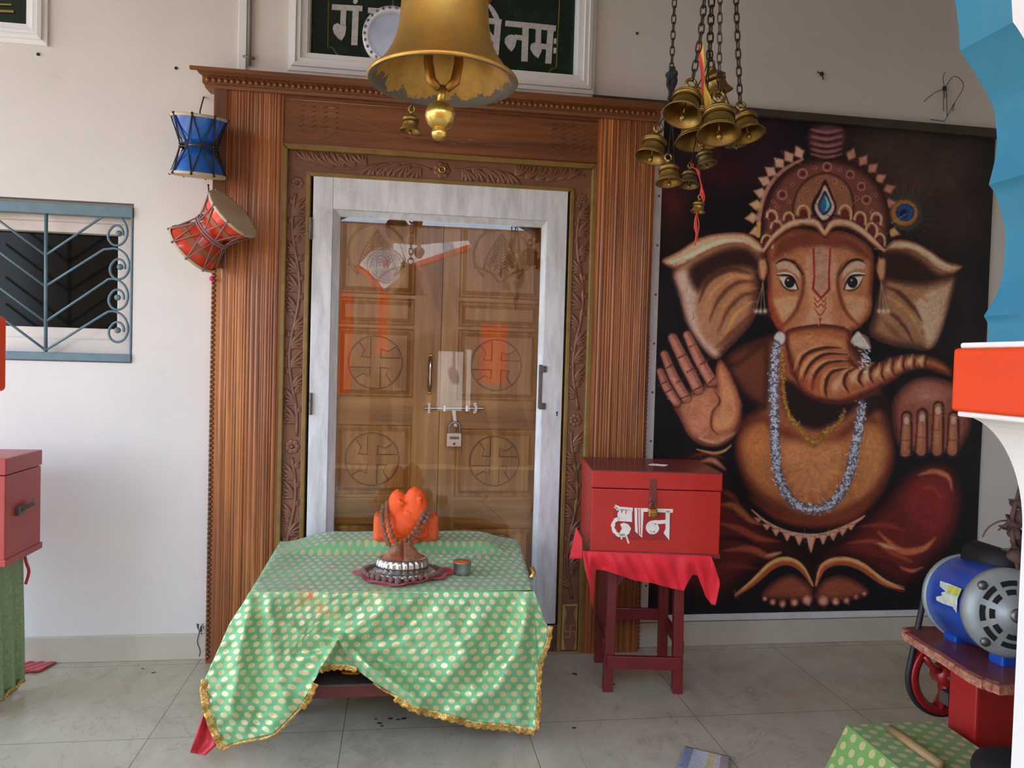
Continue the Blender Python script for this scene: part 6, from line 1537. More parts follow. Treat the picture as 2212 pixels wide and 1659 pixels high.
s1 = [(590, 350), (540, 400), (512, 490), (525, 570), (540, 645), (555, 715), (572, 780), (592, 845), (618, 908), (655, 950), (705, 978), (770, 955), (828, 915), (882, 872), (925, 832), (970, 782), (1016, 732), (1050, 677), (1082, 616), (1116, 555), (1138, 480), (1140, 425), (1112, 375)]
s2 = [(585, 405), (575, 440), (596, 500), (600, 550), (614, 602), (624, 672), (642, 735), (672, 795), (710, 842), (760, 872), (806, 860), (860, 815), (915, 766), (956, 706), (995, 640), (1032, 566), (1064, 515), (1098, 450)]
fy = lambda x, y: lerp(-.040, -.092, sstep(380, 620, y))-.022*sstep(780, 980, y)
P1 = on(s1, fy, RB*2.02); P2 = on(s2, lambda x, y: fy(x, y)-.006, RB*2.02)
def lift(ps, cut):
    for p in ps: p.z = max(p.z, ztop(p.x, p.y)+RB*.98)
    return ps
mala('double strand of brown rudraksha beads hung around the orange idol', lift(P1, 0)+list(reversed(lift(P2, 0))), RB, Vector(ic)+Vector((0, -.06, 0)), lambda i: i % 3 == 0 or i > len(P1)+4)
# ------------------------------------------------------------------ silver foot shrine on its red cloth
pc = Z(869, 1240, .586); kp = depth(pc)/F
M_silver = pmat('polished_silver', S(196, 194, 192), .2, 1.0, var=.10, scale=20)
M_rustsilver = None
t = NT('vermilion_smeared_silver'); v = t.coord(); n = t.noise(v, 16, 5, .7, .5); f = t.ramp(n, [(.42, (0, 0, 0, 1)), (.6, (1, 1, 1, 1))])
o_ = t.ramp(t.noise(v, 30, 4, .7), [(.58, (0, 0, 0, 1)), (.64, (1, 1, 1, 1))])
c = t.mix(f, S(176, 112, 84), S(206, 158, 130)); c = t.mix(o_, c, S(236, 116, 40)); t.pb(Base_Color=c, Metallic=.55, Roughness=.30); M_rustsilver = t.mat
M_satin = pmat('crimson_satin', S(176, 14, 34), .32, var=.16, scale=8, sheen=.3)
b = MB(); rx, ry = 104*kp, .140
def edge_r(a): return 1+.05*math.sin(3*a+.5)+.03*math.sin(7*a)+.025*math.sin(11*a+1)
def rc(u, v):
    a = 2*PI*u; q = v*edge_r(a); x, y = pc.x-.004*0+rx*q*math.cos(a)+.001, pc.y+ry*q*math.sin(a)-.005
    return Vector((x, y, ztop(x, y)+.003+.007*abs(math.sin(5*a+3*v))*sstep(.7, 1, v)+.010*sstep(.85, 1.0, v)*max(0, math.sin(a*4))))
b.grid(rc, 72, 14); o = b.build('satin_cloth', M_satin, smooth=True); s_ = o.modifiers.new('thickness', 'SOLIDIFY'); s_.thickness = .0025; s_.offset = 1
tag(o, 'crumpled crimson satin cloth under the silver foot shrine on the table', 'cloth')
z0 = ZTB+.010
pad = thing('silver_footprint_shrine', 'silver domed footprint shrine smeared with vermilion, on crimson satin at the front of the table', 'shrine', (pc.x, pc.y, z0))
b = MB()
def ringfn(prof):
    def f(u, v):
        a = 2*PI*u; k = v*(len(prof)-1); i = min(int(k), len(prof)-2); q = k-i
        r = lerp(prof[i][0], prof[i+1][0], q); z = lerp(prof[i][1], prof[i+1][1], q); fl = lerp(prof[i][2], prof[i+1][2], q)
        r *= 1+fl*abs(math.sin(12*a))**.6-fl*.5
        return Vector((r*math.cos(a), r*.80*math.sin(a), z))
    return f
px_ = kp
b.grid(ringfn([(0, .0, 0), (70*px_, .0, 0), (73*px_, .004, 0), (72*px_, .010, 0), (66*px_, .012, .0), (60*px_, .016, .05), (57*px_, .022, .05), (54*px_, .022, .0)]), 156, 21); b.build('dish', M_silver, pad, smooth=True, local=True)
b = MB(); b.grid(ringfn([(50*px_, .018, .0), (54*px_, .022, .07), (55*px_, .034, .09), (53.5*px_, .050, .09), (50*px_, .060, .05), (47*px_, .061, 0)]), 156, 15); b.build('petal_band', M_silver, pad, smooth=True, local=True)
b = MB()
def domefn(u, v):
    a = 2*PI*u; r = 52*px_*(1-v)**.9+.0005; x, y = r*math.cos(a), r*.80*math.sin(a)+.02*v
    z = .050+.062*math.sin(PI/2*v)**1.05-.016*math.exp(-(x/.008)**2)*sstep(.05, .4, v) 
    return Vector((x*(1+.55*sstep(.5, 1, v)*0), y, z))
def dome2(u, v):
    # broad saddle with two flat toes at the back
    a = 2*PI*u; r = lerp(1, 0, v); X = r*math.cos(a); Y = r*math.sin(a)
    h = (1-abs(X)**1.6*.9)*sstep(1.02, .0, r)*1.0
    hx = 1-max(0, (abs(X)-.30)/.70); top = hx*sstep(-1.05, .5, Y)*(1-sstep(.72, 1.02, Y))
    z = .059+.046*top**.9*min(1, (1-r)*3+.0)-.011*math.exp(-(X/.06)**2)*sstep(0, .3, top)
    return Vector((X*49*px_, Y*49*px_*.80, z))
b.grid(dome2, 96, 40); o = b.build('footprint_dome', M_rustsilver, pad, smooth=True, local=True); o['label'] = 'red brown smeared dome'
ring = []
for k in range(34):
    a = -PI/2+2*PI*(k+.5)/34; pr = 1+.06*math.exp(-((a+PI/2)/.25)**2)+.06*math.exp(-((a-1.5*PI)/.25)**2)
    x, y = pc.x+(83*kp)*math.cos(a)*pr, pc.y+.112*math.sin(a)*pr; ring.append(Vector((x, y, ztop(x, y)+.006+.0115)))
ring.append(Vector((pc.x-.018, pc.y-.128, ztop(pc.x, pc.y-.128)+.016)))
mala('ring of brown rudraksha beads laid around the silver shrine', ring, .0112, Vector((pc.x, pc.y, ZTB)))
# ------------------------------------------------------------------ small steel cup
cc = Z(998, 1238, .583); kc = depth(cc)/F; cc.z = ztop(cc.x, cc.y)+.001
cup = thing('steel_cup', 'small steel cup of orange paste on the right of the table', 'cup', cc)
R_ = 19.5*kc
b = MB(); b.lathe([(.02, .0), (.75*R_, .0), (.93*R_, .006), (.97*R_, .016), (1.0*R_, .046), (1.05*R_, .049), (1.03*R_, .050), (.94*R_, .047), (.92*R_, .03), (.02, .03)], 36); b.build('body', M_steel, cup, smooth=True, local=True)
b = MB(); b.lathe([(.935*R_, .034), (.955*R_, .0475), (.5*R_, .0465), (.01, .047)], 30); b.build('paste', pmat('orange_paste', S(250, 118, 36), .6, var=.12, scale=40, bump=.3), cup, smooth=True, local=True)
# ------------------------------------------------------------------ red donation box on its stool (right)
M_redbox = None
def redpaint(name, a, b_, rough=.4):
    t = NT(name); v = t.coord(); n = t.noise(v, 5, 5, .65); c = t.ramp(n, [(.3, mulc(a, .86)), (.7, mulc(a, 1.06))])
    w = t.ramp(t.noise(v, 22, 6, .7), [(.66, (0, 0, 0, 1)), (.74, (1, 1, 1, 1))]); c = t.mix(t.math('MULTIPLY', w, .5), c, b_)
    t.pb(Base_Color=c, Roughness=rough); t.b.inputs['Coat Weight'].default_value = .2; t.bump(t.noise(v, 60, 4, .6), .15, .004); return t.mat
M_redbox = redpaint('red_enamel', S(190, 34, 24), S(140, 28, 24)); M_redstool = redpaint('dark_red_enamel', S(118, 24, 26), S(84, 32, 30), .45); M_redtop = redpaint('deep_red_enamel', S(124, 38, 34), S(90, 44, 38), .5)
stc = Vector((1.087, -.352, 0)); SA = -.14
MS = Matrix.Translation(stc) @ Matrix.Rotation(SA, 4, 'Z')
st = thing('wooden_stool', 'tall dark red wooden stool under the donation box by the poster', 'stool', stc)
ZS = .585
for sx_ in (-1, 1):
    for sy_ in (-1, 1):
        b = MB(); b.T = MS; x, y = sx_*.150, sy_*.160; w = .021
        xt, yt = sx_*.142, sy_*.150
        b.hexa([(x-w, y-w, 0), (x+w, y-w, 0), (x+w, y+w, 0), (x-w, y+w, 0), (xt-w, yt-w, ZS), (xt+w, yt-w, ZS), (xt+w, yt+w, ZS), (xt-w, yt+w, ZS)]); b.build('leg', M_redstool, st, bevel=.003)
for (x0, x1, y0, y1, z0_) in ((-.16, .16, -.190, -.168, .105), (-.16, .16, .15, .17, .205), (-.175, -.155, -.16, .16, .165), (.155, .175, -.16, .16, .165)):
    b = MB(); b.T = MS; b.box(x0, x1, y0, y1, z0_, z0_+.055); b.build('stretcher', M_redstool, st, bevel=.003)
b = MB(); b.T = MS
for y0, y1 in ((-.165, -.145), (.145, .165)): b.box(-.15, .15, y0, y1, ZS-.06, ZS)
for x0, x1 in ((-.155, -.135), (.135, .155)): b.box(x0, x1, -.15, .15, ZS-.06, ZS)
b.build('apron', M_redstool, st, bevel=.002)
for s_ in (-1, 1):
    b = MB(); b.T = MS; b.slab([(s_*.13, ZS-.06), (s_*.06, ZS-.06), (s_*.13, ZS-.14)], -.163, -.150); b.build('corner_brace', M_redstool, st)
b = MB(); b.T = MS; b.box(-.19, .19, -.20, .20, ZS, ZS+.02); b.build('seat', M_redstool, st, bevel=.004)
# box
bf, bbk = -.62, -.175
BC = Vector((1.095, -.40, ZS+.024))
MB_ = Matrix.Translation(BC) @ Matrix.Rotation(SA, 4, 'Z')
bw, bd = .268, .215
zt_ = 0.985-BC.z-.02; zl = zt_-.075
dbx = thing('donation_box', 'red wooden donation box with white lettering and a brass padlock, on the red stool', 'donation box', BC)
b = MB(); b.T = MB_; b.box(-bw, bw, -bd, bd, 0, zl-.003); bod = b.build('body', M_redbox, dbx, bevel=.004)
b = MB(); b.T = MB_; b.box(-bw-.003, bw+.003, -bd-.003, bd+.003, zl, zt_-.004); lid = b.build('lid', M_redbox, dbx, bevel=.004)
b = MB(); b.T = MB_; b.box(-bw-.004, bw+.004, -bd-.004, bd+.004, zt_-.006, zt_); lt = b.build('lid_top', M_redtop, lid, bevel=.003); lt['label'] = 'dull darker red lid top'  # lid top takes a darker red than the box sides
b = MB(); b.T = MB_; b.box(-bw-.004, bw+.004, -bd-.006, bd+.004, 0, .018); b.build('base_strip', M_redtop, bod, bevel=.003)
# front face coordinates from the picture
nrm = (MB_.to_3x3() @ Vector((0, -1, 0))).normalized()
def onface(px, py, off, pt):
    d = ray(px, py); p0 = pt+nrm*off; return CAM+d*((p0-CAM).dot(nrm)/d.dot(nrm))
f0 = MB_ @ Vector((0, -bd, .1))
def fz(x, y): return onface(1180+.3618*x, 940+.3618*y, .0, f0)
M_wpaint = pmat('cream_white_paint', S(232, 222, 206), .5, var=.08, scale=30); M_maroon = pmat('maroon_tape_patch', S(160, 32, 34), .35, var=.12, scale=14)
def facestroke(b, items, off, th=.0012):
    for pts, w in items:
        if w is None: poly_ = pts
        else:
            p = [Vector((q[0], q[1], 0)) for q in pts]; L = []; R_ = []
            for i in range(len(p)):
                d = (p[min(i+1, len(p)-1)]-p[max(i-1, 0)]).normalized(); n = Vector((-d.y, d.x, 0)); ww = w[i] if hasattr(w, '__len__') else w
                L.append(p[i]+n*ww/2); R_.append(p[i]-n*ww/2)
            for i in range(len(p)-1):
                q4 = [fz(q.x, q.y)+nrm*off for q in (L[i], L[i+1], R_[i+1], R_[i])]; bk = [q-nrm*th for q in q4]
                b.add(q4+bk, [(0, 1, 2, 3), (7, 6, 5, 4)]+[(k, (k+1) % 4, 4+(k+1) % 4, 4+k) for k in range(4)])
            continue
        n = len(poly_); fr_ = [fz(*q)+nrm*off for q in poly_]; bk = [q-nrm*th for q in fr_]
        b.add(fr_+bk, [tuple(range(n)), tuple(range(2*n-1, n-1, -1))]+[(k, (k+1) % n, n+(k+1) % n, n+k) for k in range(n)])
b = MB(); facestroke(b, [([(402, 432), (752, 440), (736, 628), (404, 626)], None)], .0006, .0004); b.build('tape_patch', M_maroon, bod)
b = MB()
cur = lambda pts, n=6: [(p.x, p.y) for p in catmull([(x, y, 0) for x, y in pts], n)]
facestroke(b, [([(408, 424), (440, 438), (516, 444)], 22), ([(412, 424), (428, 448)], 12), ([(424, 470), (440, 440), (512, 446), (512, 518), (430, 512)], None),
    (cur([(436, 496), (408, 512), (398, 548), (412, 580), (440, 598), (470, 596)]), [16, 18, 20, 22, 24, 26]*6), ([(452, 556), (440, 532), (462, 522), (490, 532), (506, 556), (494, 588), (464, 606), (430, 596)], None),
    ([(446, 600), (450, 622)], 10), ([(474, 592), (492, 646)], 10),
    ([(526, 434), (582, 436), (572, 612), (530, 574)], None),
    ([(582, 446), (756, 452)], 22), ([(712, 450), (738, 450), (734, 628), (700, 584), (712, 560)], None), ([(718, 516), (660, 520)], 22),
    (cur([(664, 516), (620, 524), (604, 552), (620, 578), (648, 578), (664, 556), (652, 532)]), 20), ([(604, 540), (640, 524), (664, 548), (650, 584), (618, 578)], None)], .0016)
b.build('lettering', M_wpaint, bod)
b = MB(); facestroke(b, [([(546, 438), (546, 500), (550, 596)], 6), ([(560, 438), (562, 596)], 4), ([(452, 446), (450, 462)], 6), ([(476, 446), (474, 470)], 5)], .0024, .0006); b.build('paint_drip', M_redbox, bod)
b = MB(); hp0 = fz(638, 262); 
facestroke(b, [([(616, 262), (660, 262), (656, 425), (612, 425)], None)], .006, .006); hs = b.build('hasp', redpaint('rusty_red_hasp', S(120, 40, 36), S(150, 110, 96), .5), lid, bevel=.001)
b = MB(); q = fz(632, 385); b.tube([q+nrm*.004+Vector((.008*math.cos(k*PI/5), 0, .012*math.sin(k*PI/5))) for k in range(10)], .0025, 6, closed=True); b.build('staple', M_dsteel, hs)
pl = fz(630, 457)+nrm*.020
padlock('padlock', 'small brass padlock hanging on the front of the red donation box', *proj(pl), 52*.3618*depth(pl)/F, pl.y, M_brass2, M_dsteel, .92)
b = MB()
for x, y in ((268, 238), (262, 378), (250, 495), (245, 630), (968, 685), (452, 243), (900, 255)): b.sphere(fz(x, y)+nrm*.0015, .003, 7, 5)
b.build('nail_head', M_dsteel, bod)
# coin slot mark on the lid top
b = MB(); b.T = MB_; zz = zt_+.001
pts_ = [(-.00, -.02), (.07, -.04), (.085, -.015), (.02, .01)]
b.tube([(x, y, zz) for x, y in pts_]+[(pts_[0][0], pts_[0][1], zz)], .002, 5); b.tube([(.02, -.02, zz), (.03, -.005, zz)], .003, 5); b.tube([(.05, -.03, zz), (.055, -.01, zz)], .003, 5); b.build('scratch_mark', M_wpaint, lid)
# red cloth between box and stool
M_redcot = pmat('bright_red_cotton', S(226, 24, 40), .6, var=.12, scale=8, sheen=.2)
rcx = MB()
def rz(x, y, off=.0, back=0): 
    p0 = MB_ @ Vector((0, -bd-.012, 0)); return onface(1180+.3618*x, 940+.3618*y, off, p0)
topl = [(236, 688), (560, 704), (975, 722)]
hemf = [(232, 800), (262, 900), (275, 1060), (292, 800), (340, 806), (420, 830), (540, 870), (640, 885), (740, 912), (822, 930), (850, 870), (872, 832), (905, 835), (950, 960), (985, 1010), (1012, 1015), (1040, 880), (1012, 800), (990, 752)]
hu = [0, .03, .045, .07, .12, .22, .35, .48, .60, .72, .76, .79, .83, .88, .92, .94, .97, .985, 1]
rng = random.Random(2)
def rfn(u, v):
    tx = interp([(0, 215), (.04, 238), (.5, 560), (.93, 975), (1, 985)], u); ty = interp([(0, 690), (.5, 704), (1, 722)], u)
    hx = interp(list(zip(hu, [q[0] for q in hemf])), u); hy = interp(list(zip(hu, [q[1] for q in hemf])), u)
    x, y = lerp(tx, hx, v), lerp(ty, hy, v); off = .010*math.sin(u*24+v*3)*v+.012*math.sin(v*PI*1.5)*.6+.006*math.sin(u*60)*v
    return rz(x, y, off)
rcx.grid(rfn, 150, 22)
lf = MB()
rcx.grid(lambda u, v: rz(lerp(lerp(178, 137, v), lerp(212, 215, v), u), lerp(lerp(550, 740, v), lerp(620, 735, v), u), -.02-.06*(1-u)), 8, 10)
# the sheet lying on the seat
b2 = [MB_ @ Vector((x, y, -.0025)) for x, y in ((-.21, -.225), (.21, -.225), (.21, .20), (-.21, .20))]
rcx.add(b2, [(0, 1, 2, 3)])
o = rcx.build('red_cloth', M_redcot, smooth=True); s_ = o.modifiers.new('thickness', 'SOLIDIFY'); s_.thickness = .0018
tag(o, 'bright red cloth hanging between the donation box and its red stool', 'cloth')
# ------------------------------------------------------------------ second donation box at the left edge
M_redbox2 = redpaint('dull_red_enamel', S(176, 62, 60), S(140, 50, 46), .45)
xr = -1.447; yb_, yf_ = -.265, -.555
zt2, zb2 = P(88, 971, yb_).z, P(88, 1182, yb_).z
d2b = thing('donation_box', 'dull red wooden box with a dark side handle, cut off at the left edge', 'donation box', (xr-.22, (yb_+yf_)/2, zb2))
b = MB(); b.box(xr-.46, xr, yf_, yb_, zb2, zt2-.066); bo2 = b.build('body', M_redbox2, d2b, bevel=.004)
b = MB(); b.box(xr-.463, xr+.003, yf_-.003, yb_+.003, zt2-.063, zt2); b.build('lid', M_redbox2, d2b, bevel=.004)
b = MB(); b.box(xr-.465, xr+.006, yf_-.006, yb_+.006, zb2-.004, zb2+.022); b.build('base_strip', M_redbox2, bo2, bevel=.003)
b = MB(); h1 = PX(43, 1101, xr+.006); h2 = PX(72, 1094, xr+.02); b.box(xr, xr+.014, h1.y-.022, h1.y+.03, h1.z-.020, h1.z+.016); b.tube([(xr+.01, h1.y, h1.z), (xr+.03, h1.y+.05, h1.z+.012), (xr+.022, h1.y+.09, h1.z+.014)], .009, 8); b.build('side_handle', M_dsteel, bo2, bevel=.002)
M_lace = pmat('pale_green_net', S(138, 160, 120), .8, var=.22, scale=90, bump=.5, bscale=120)
b = MB(); x2, yb2, yf2 = -1.505, -.28, -.56
def lace(u, v):
    # corner wrap: back-right to front-right then along the front
    if u < .5: p = (x2, lerp(yb2, yf2, u*2))
    else: p = (lerp(x2, x2-.4, (u-.5)*2), yf2)
    w = .012*math.sin(u*40+v*2)*(.3+v)
    return Vector((p[0]+w-.015*v*(u < .5)*0, p[1]-w*.6, lerp(zb2-.008, .03, v)))
b.grid(lace, 90, 30); o = b.build('net_cloth', M_lace, smooth=True); s_ = o.modifiers.new('thickness', 'SOLIDIFY'); s_.thickness = .002
tag(o, 'pale green net cloth hanging to the floor below the box at the left edge', 'cloth')
b = MB(); pts = [(x2+.004, lerp(yb2, yf2, k/20), .035+.006*math.sin(k)) for k in range(21)]; b.tube(pts, .010, 6); b.build('gold_fringe', M_trim, o, smooth=True)
lt_ = thing('side_table', 'small table hidden under the pale green net cloth at the left edge', 'table', (x2-.21, -.42, 0))
b = MB(); b.box(x2-.40, x2-.02, yf2+.02, yb2-.02, zb2-.035, zb2-.008); b.build('tabletop', M_redwood, lt_)
for x in (x2-.38, x2-.06):
    for y in (yf2+.03, yb2-.06): b = MB(); b.box(x, x+.035, y, y+.035, 0, zb2-.035); b.build('leg', M_redwood, lt_)
b = MB(); fx = [Z(60, 1440, .004), Z(92, 1432, .004), Z(60, 1448, .004), Z(22, 1456, .004)]
c0 = Z(58, 1441, 0)
b.grid(lambda u, v: Vector((lerp(-1.60, c0.x+.11, u)-.03*v, lerp(c0.y+.045, c0.y-.075, v), .004+.010*abs(math.sin(u*9+v*4))*(1-u*.6))), 14, 8); o = b.build('red_cloth', M_redcloth, smooth=True); s_ = o.modifiers.new('thickness', 'SOLIDIFY'); s_.thickness = .002; s_.offset = 1
tag(o, 'red cloth corner lying on the floor under the net cloth at the left edge', 'cloth')
b = MB(); a = PX(50, 1185, x2+.012); b.tube(catmull([a, a+Vector((.008, .01, -.06)), a+Vector((.014, .02, -.10)), a+Vector((.004, .015, -.15))], 5), .006, 6); tag(b.build('red_ribbon', M_redcloth, smooth=True), 'red ribbon dangling beside the net cloth under the left box', 'ribbon')
# ------------------------------------------------------------------ drum machine behind the column
M_bluemot = pmat('blue_motor_enamel', S(20, 72, 160), .3, var=.12, scale=8, coat=.25); M_greymot = pmat('grey_motor_enamel', S(150, 152, 148), .45, .2, var=.12, scale=12)
M_redmach = redpaint('red_machine_enamel', S(160, 28, 26), S(110, 30, 28)); M_ply = None
t = NT('broken_plywood_edge'); v = t.coord(); t.pb(Base_Color=t.ramp(t.noise(v, 50, 6, .7), [(.3, S(120, 60, 48)), (.5, S(176, 104, 84)), (.7, S(206, 160, 118))]), Roughness=.8); t.bump(t.noise(v, 60, 5, .7), .8, .01); M_ply = t.mat
ZP = .515
mch = thing('drum_machine', 'drum beating machine with blue electric motor on a red stand, behind the right column', 'machine', (1.95, -1.50, 0))
pa, pb_ = Z(1957, 1366, ZP), Z(2142, 1480, ZP)
b = MB(); pts = [(pa.x, pa.y+.0), (pa.x+.03, pa.y+.06), (pa.x+.5, pa.y+.06), (pa.x+.5, pb_.y-.02), (pb_.x+.03, pb_.y-.0), (pb_.x-.0, pb_.y+.05)]
edge_ = []
rng = random.Random(8)
for (A, B_) in zip(pts, pts[1:]+pts[:1]):
    for k in range(8): edge_.append((lerp(A[0], B_[0], k/8)+rng.uniform(-.006, .006), lerp(A[1], B_[1], k/8)+rng.uniform(-.006, .006)))
n = len(edge_); b.add([(x, y, ZP-.03) for x, y in edge_]+[(x, y, ZP-.004) for x, y in edge_], [tuple(range(n)), tuple(range(2*n-1, n-1, -1))]+[(i, (i+1) % n, n+(i+1) % n, n+i) for i in range(n)])
bp_ = b.build('plywood_base', M_ply, mch)
cxm = sum(p[0] for p in edge_)/n; cym = sum(p[1] for p in edge_)/n
b = MB(); q = [(lerp(cxm, x, .95), lerp(cym, y, .95)) for x, y in edge_]; b.add([(x, y, ZP-.005) for x, y in q]+[(x, y, ZP+.002) for x, y in q], [tuple(range(n)), tuple(range(2*n-1, n-1, -1))]+[(i, (i+1) % n, n+(i+1) % n, n+i) for i in range(n)]); b.build('top_sheet', redpaint('red_plate', S(120, 60, 56), S(90, 60, 50)), bp_)
yr, yfm = -1.33, -1.60
mcR, mcF = P(2088, 1290, yr), P(2186, 1326, yfm)
rm = 90*depth(mcR)/F; axm = (mcF-mcR).normalized(); Lm = (mcF-mcR).length
xa_ = Vector((1, 0, 0)); xa_ = (xa_-axm*xa_.dot(axm)).normalized(); ya_ = axm.cross(xa_)
MM = Matrix.Translation(mcR) @ Matrix((xa_, ya_, axm)).transposed().to_4x4()
rf = 93*depth(mcF)/F
b = MB(); b.T = MM; b.lathe([(.05, .0), (rm*.98, .012), (rm, .02), (rf*1.0, Lm-.035), (.05, Lm-.035)], 48); mb = b.build('motor_barrel', M_bluemot, mch, smooth=False); mb['label'] = 'blue motor barrel'
mb.data.polygons.foreach_set('use_smooth', np.ones(len(mb.data.polygons), dtype=bool)); es = mb.modifiers.new('edge', 'EDGE_SPLIT'); es.split_angle = .6
b = MB(); b.T = MM; b.lathe([(.05, -.03), (rm*.75, -.028), (rm*.96, -.012), (rm*1.03, .0), (rm*1.03, .022), (rm*.9, .024)], 48); o = b.build('rear_cap', M_greymot, mch, smooth=True)
b = MB(); b.T = MM; b.lathe([(rf*.9, Lm-.04), (rf*1.03, Lm-.036), (rf*1.03, Lm-.012), (rf*.95, Lm+.004), (rf*.80, Lm+.014), (rf*.30, Lm+.024), (rf*.28, Lm+.032), (.005, Lm+.032)], 48); fc = b.build('front_cap', M_greymot, mch, smooth=True)
b = MB(); b.T = MM
def slot(r0_, r1_, a0, a1, n_=6):
    vs_ = []; 
    for k in range(n_+1):
        a = lerp(a0, a1, k/n_)
        for r in (r0_, r1_): vs_.append((rf*r*math.cos(a), rf*r*math.sin(a), Lm+.0155+.010*(.80-r)/.5))
    b.add(vs_, [(2*k, 2*k+1, 2*k+3, 2*k+2) for k in range(n_)])
for k in range(9):
    a = 2*PI*k/9; slot(.66, .78, a+.06, a+.56); slot(.46, .58, a+.10, a+.52)
b.build('vent_slot', M_black, fc)
for k in range(4):
    b = MB(); b.T = MM; a = PI/4+k*PI/2; b.sphere((rf*.90*math.cos(a), rf*.90*math.sin(a), Lm+.006), .016, 8, 6, (1, 1, .7)); b.build('bolt_boss', M_dsteel, fc, smooth=True)
b = MB(); b.T = MM
b.lathe([(.022, Lm+.02), (.022, Lm+.044), (.012, Lm+.046), (.001, Lm+.046)], 16); b.build('shaft_end', M_dsteel, fc, smooth=True)
b = MB(); b.T = MM; b.lathe([(.015, -.12), (.05, -.12), (.06, -.11), (.05, -.09), (.05, -.08), (.06, -.065), (.05, -.055), (.015, -.055)], 24); b.lathe([(.012, -.13), (.012, 0)], 12); b.build('motor_pulley', M_dsteel, mch, smooth=True)
zc_ = mcR.z+rm*.9
b = MB(); a = P(2165, 1215, -1.45); b.tube([a+Vector((-.02, -.08, 0)), a+Vector((-.02, .10, .0))], .05, 16); b.build('capacitor_cover', M_black, mch, smooth=True)
b = MB(); f1 = Vector((mcR.x, (yr+yfm)/2, ZP)); b.box(f1.x-.09, f1.x+.11, yr-.07, yr-.01, ZP, ZP+.05); b.build('motor_foot', M_bluemot, mch, bevel=.006); b = MB(); b.box(f1.x-.09, f1.x+.11, yfm-.0, yfm+.06, ZP, ZP+.05); b.build('motor_foot', M_bluemot, mch, bevel=.006)
# worn sticker on the barrel
b = MB()
stc_ = [(1693, 328), (1745, 345), (1828, 378), (1800, 440), (1795, 530), (1770, 490), (1710, 470), (1670, 450), (1668, 428), (1705, 432), (1700, 400), (1740, 392), (1690, 362)]
def barrel(x, y, off=.0015):
    d = ray(1440+.349*x, 1140+.349*y); inv = MM.inverted(); o_, dd = inv @ CAM, inv.to_3x3() @ d
    R2 = ((rm+rf)/2+off)**2; A = dd.x**2+dd.y**2; B2 = o_.x*dd.x+o_.y*dd.y; C2 = o_.x**2+o_.y**2-R2; D2 = max(0, B2*B2-A*C2); t_ = (-B2-math.sqrt(D2))/A; return MM @ (o_+dd*t_)
n = len(stc_); cxs, cys = 1745, 410
b.add([barrel(cxs, cys, .0035)]+[barrel(x, y, .0035) for x, y in stc_], [(0, 1+i, 1+(i+1) % n) for i in range(n)])
b.build('torn_sticker', pmat('torn_paper_sticker', S(196, 198, 176), .6, var=.25, scale=30), mb)
b = MB(); b.add([barrel(x, y, .0045) for x, y in ((1745, 352), (1826, 380), (1806, 428), (1735, 402))], [(0, 1, 2, 3)]); b.build('sticker_print', pmat('yellow_green_print', S(190, 188, 84), .6, var=.3, scale=40), mb)
# flywheel and belt
yw = -1.27; wc = P(2040, 1458, yw); rw = 84*depth(wc)/F
MW = Matrix.Translation(wc) @ Matrix.Rotation(PI/2, 4, 'X')
b = MB(); b.T = MW; b.lathe([(rw*.80, -.016), (rw*.98, -.018), (rw, -.014), (rw*.94, 0), (rw, .014), (rw*.98, .018), (rw*.80, .016), (rw*.80, -.016)], 56); o = b.build('flywheel', M_redmach, mch, smooth=True)
b = MB(); b.T = MW
for k in range(3):
    a = k*2*PI/3+.35
    pts = [(rw*.10*math.cos(a), rw*.10*math.sin(a), 0), (rw*.5*math.cos(a+.12), rw*.5*math.sin(a+.12), 0), (rw*.86*math.cos(a), rw*.86*math.sin(a), 0)]
    b.tube(pts, [.03, .020, .026], 8, flat=.5)
b.lathe([(.005, -.03), (.035, -.03), (.035, .03), (.005, .03)], 20); b.build('spoke', M_redmach, o, smooth=True)
b = MB(); pm = MM @ Vector((0, 0, -.085)); rp_ = .112; belt = []
dv = Vector((pm.x-wc.x, 0, pm.z-wc.z)); Ld = dv.length; base = math.atan2(dv.z, dv.x); be = math.acos((rw-rp_)/Ld)
for k in range(33):
    a = base+be+(2*PI-2*be)*k/32; belt.append((wc.x+rw*1.02*math.cos(a), yw, wc.z+rw*1.02*math.sin(a)))
for k in range(13):
    a = base-be+2*be*k/12; belt.append((pm.x+rp_*math.cos(a), pm.y, pm.z+rp_*math.sin(a)))
b.tube(belt, .010, 6, closed=True); b.build('drive_belt', pmat('black_rubber_belt', S(34, 34, 34), .6), mch, smooth=True)
# red stand
b = MB(); s0 = P(2082, 1500, -1.55); b.box(s0.x+.02, s0.x+.30, -1.58, -1.46, .0, ZP-.03); b.box(s0.x+.0, s0.x+.34, -1.62, -1.40, 0, .03); b.build('stand', M_redmach, mch, bevel=.006)
b = MB(); b.tube([wc, Vector((wc.x, -1.36, wc.z))], .012, 10); b.box(wc.x-.02, s0.x+.02, -1.46, -1.42, wc.z-.02, wc.z+.02); b.tube([Vector((wc.x, -1.36, wc.z)), Vector((wc.x, -1.44, wc.z))], .016, 10); b.build('axle', M_dsteel, mch, smooth=False)
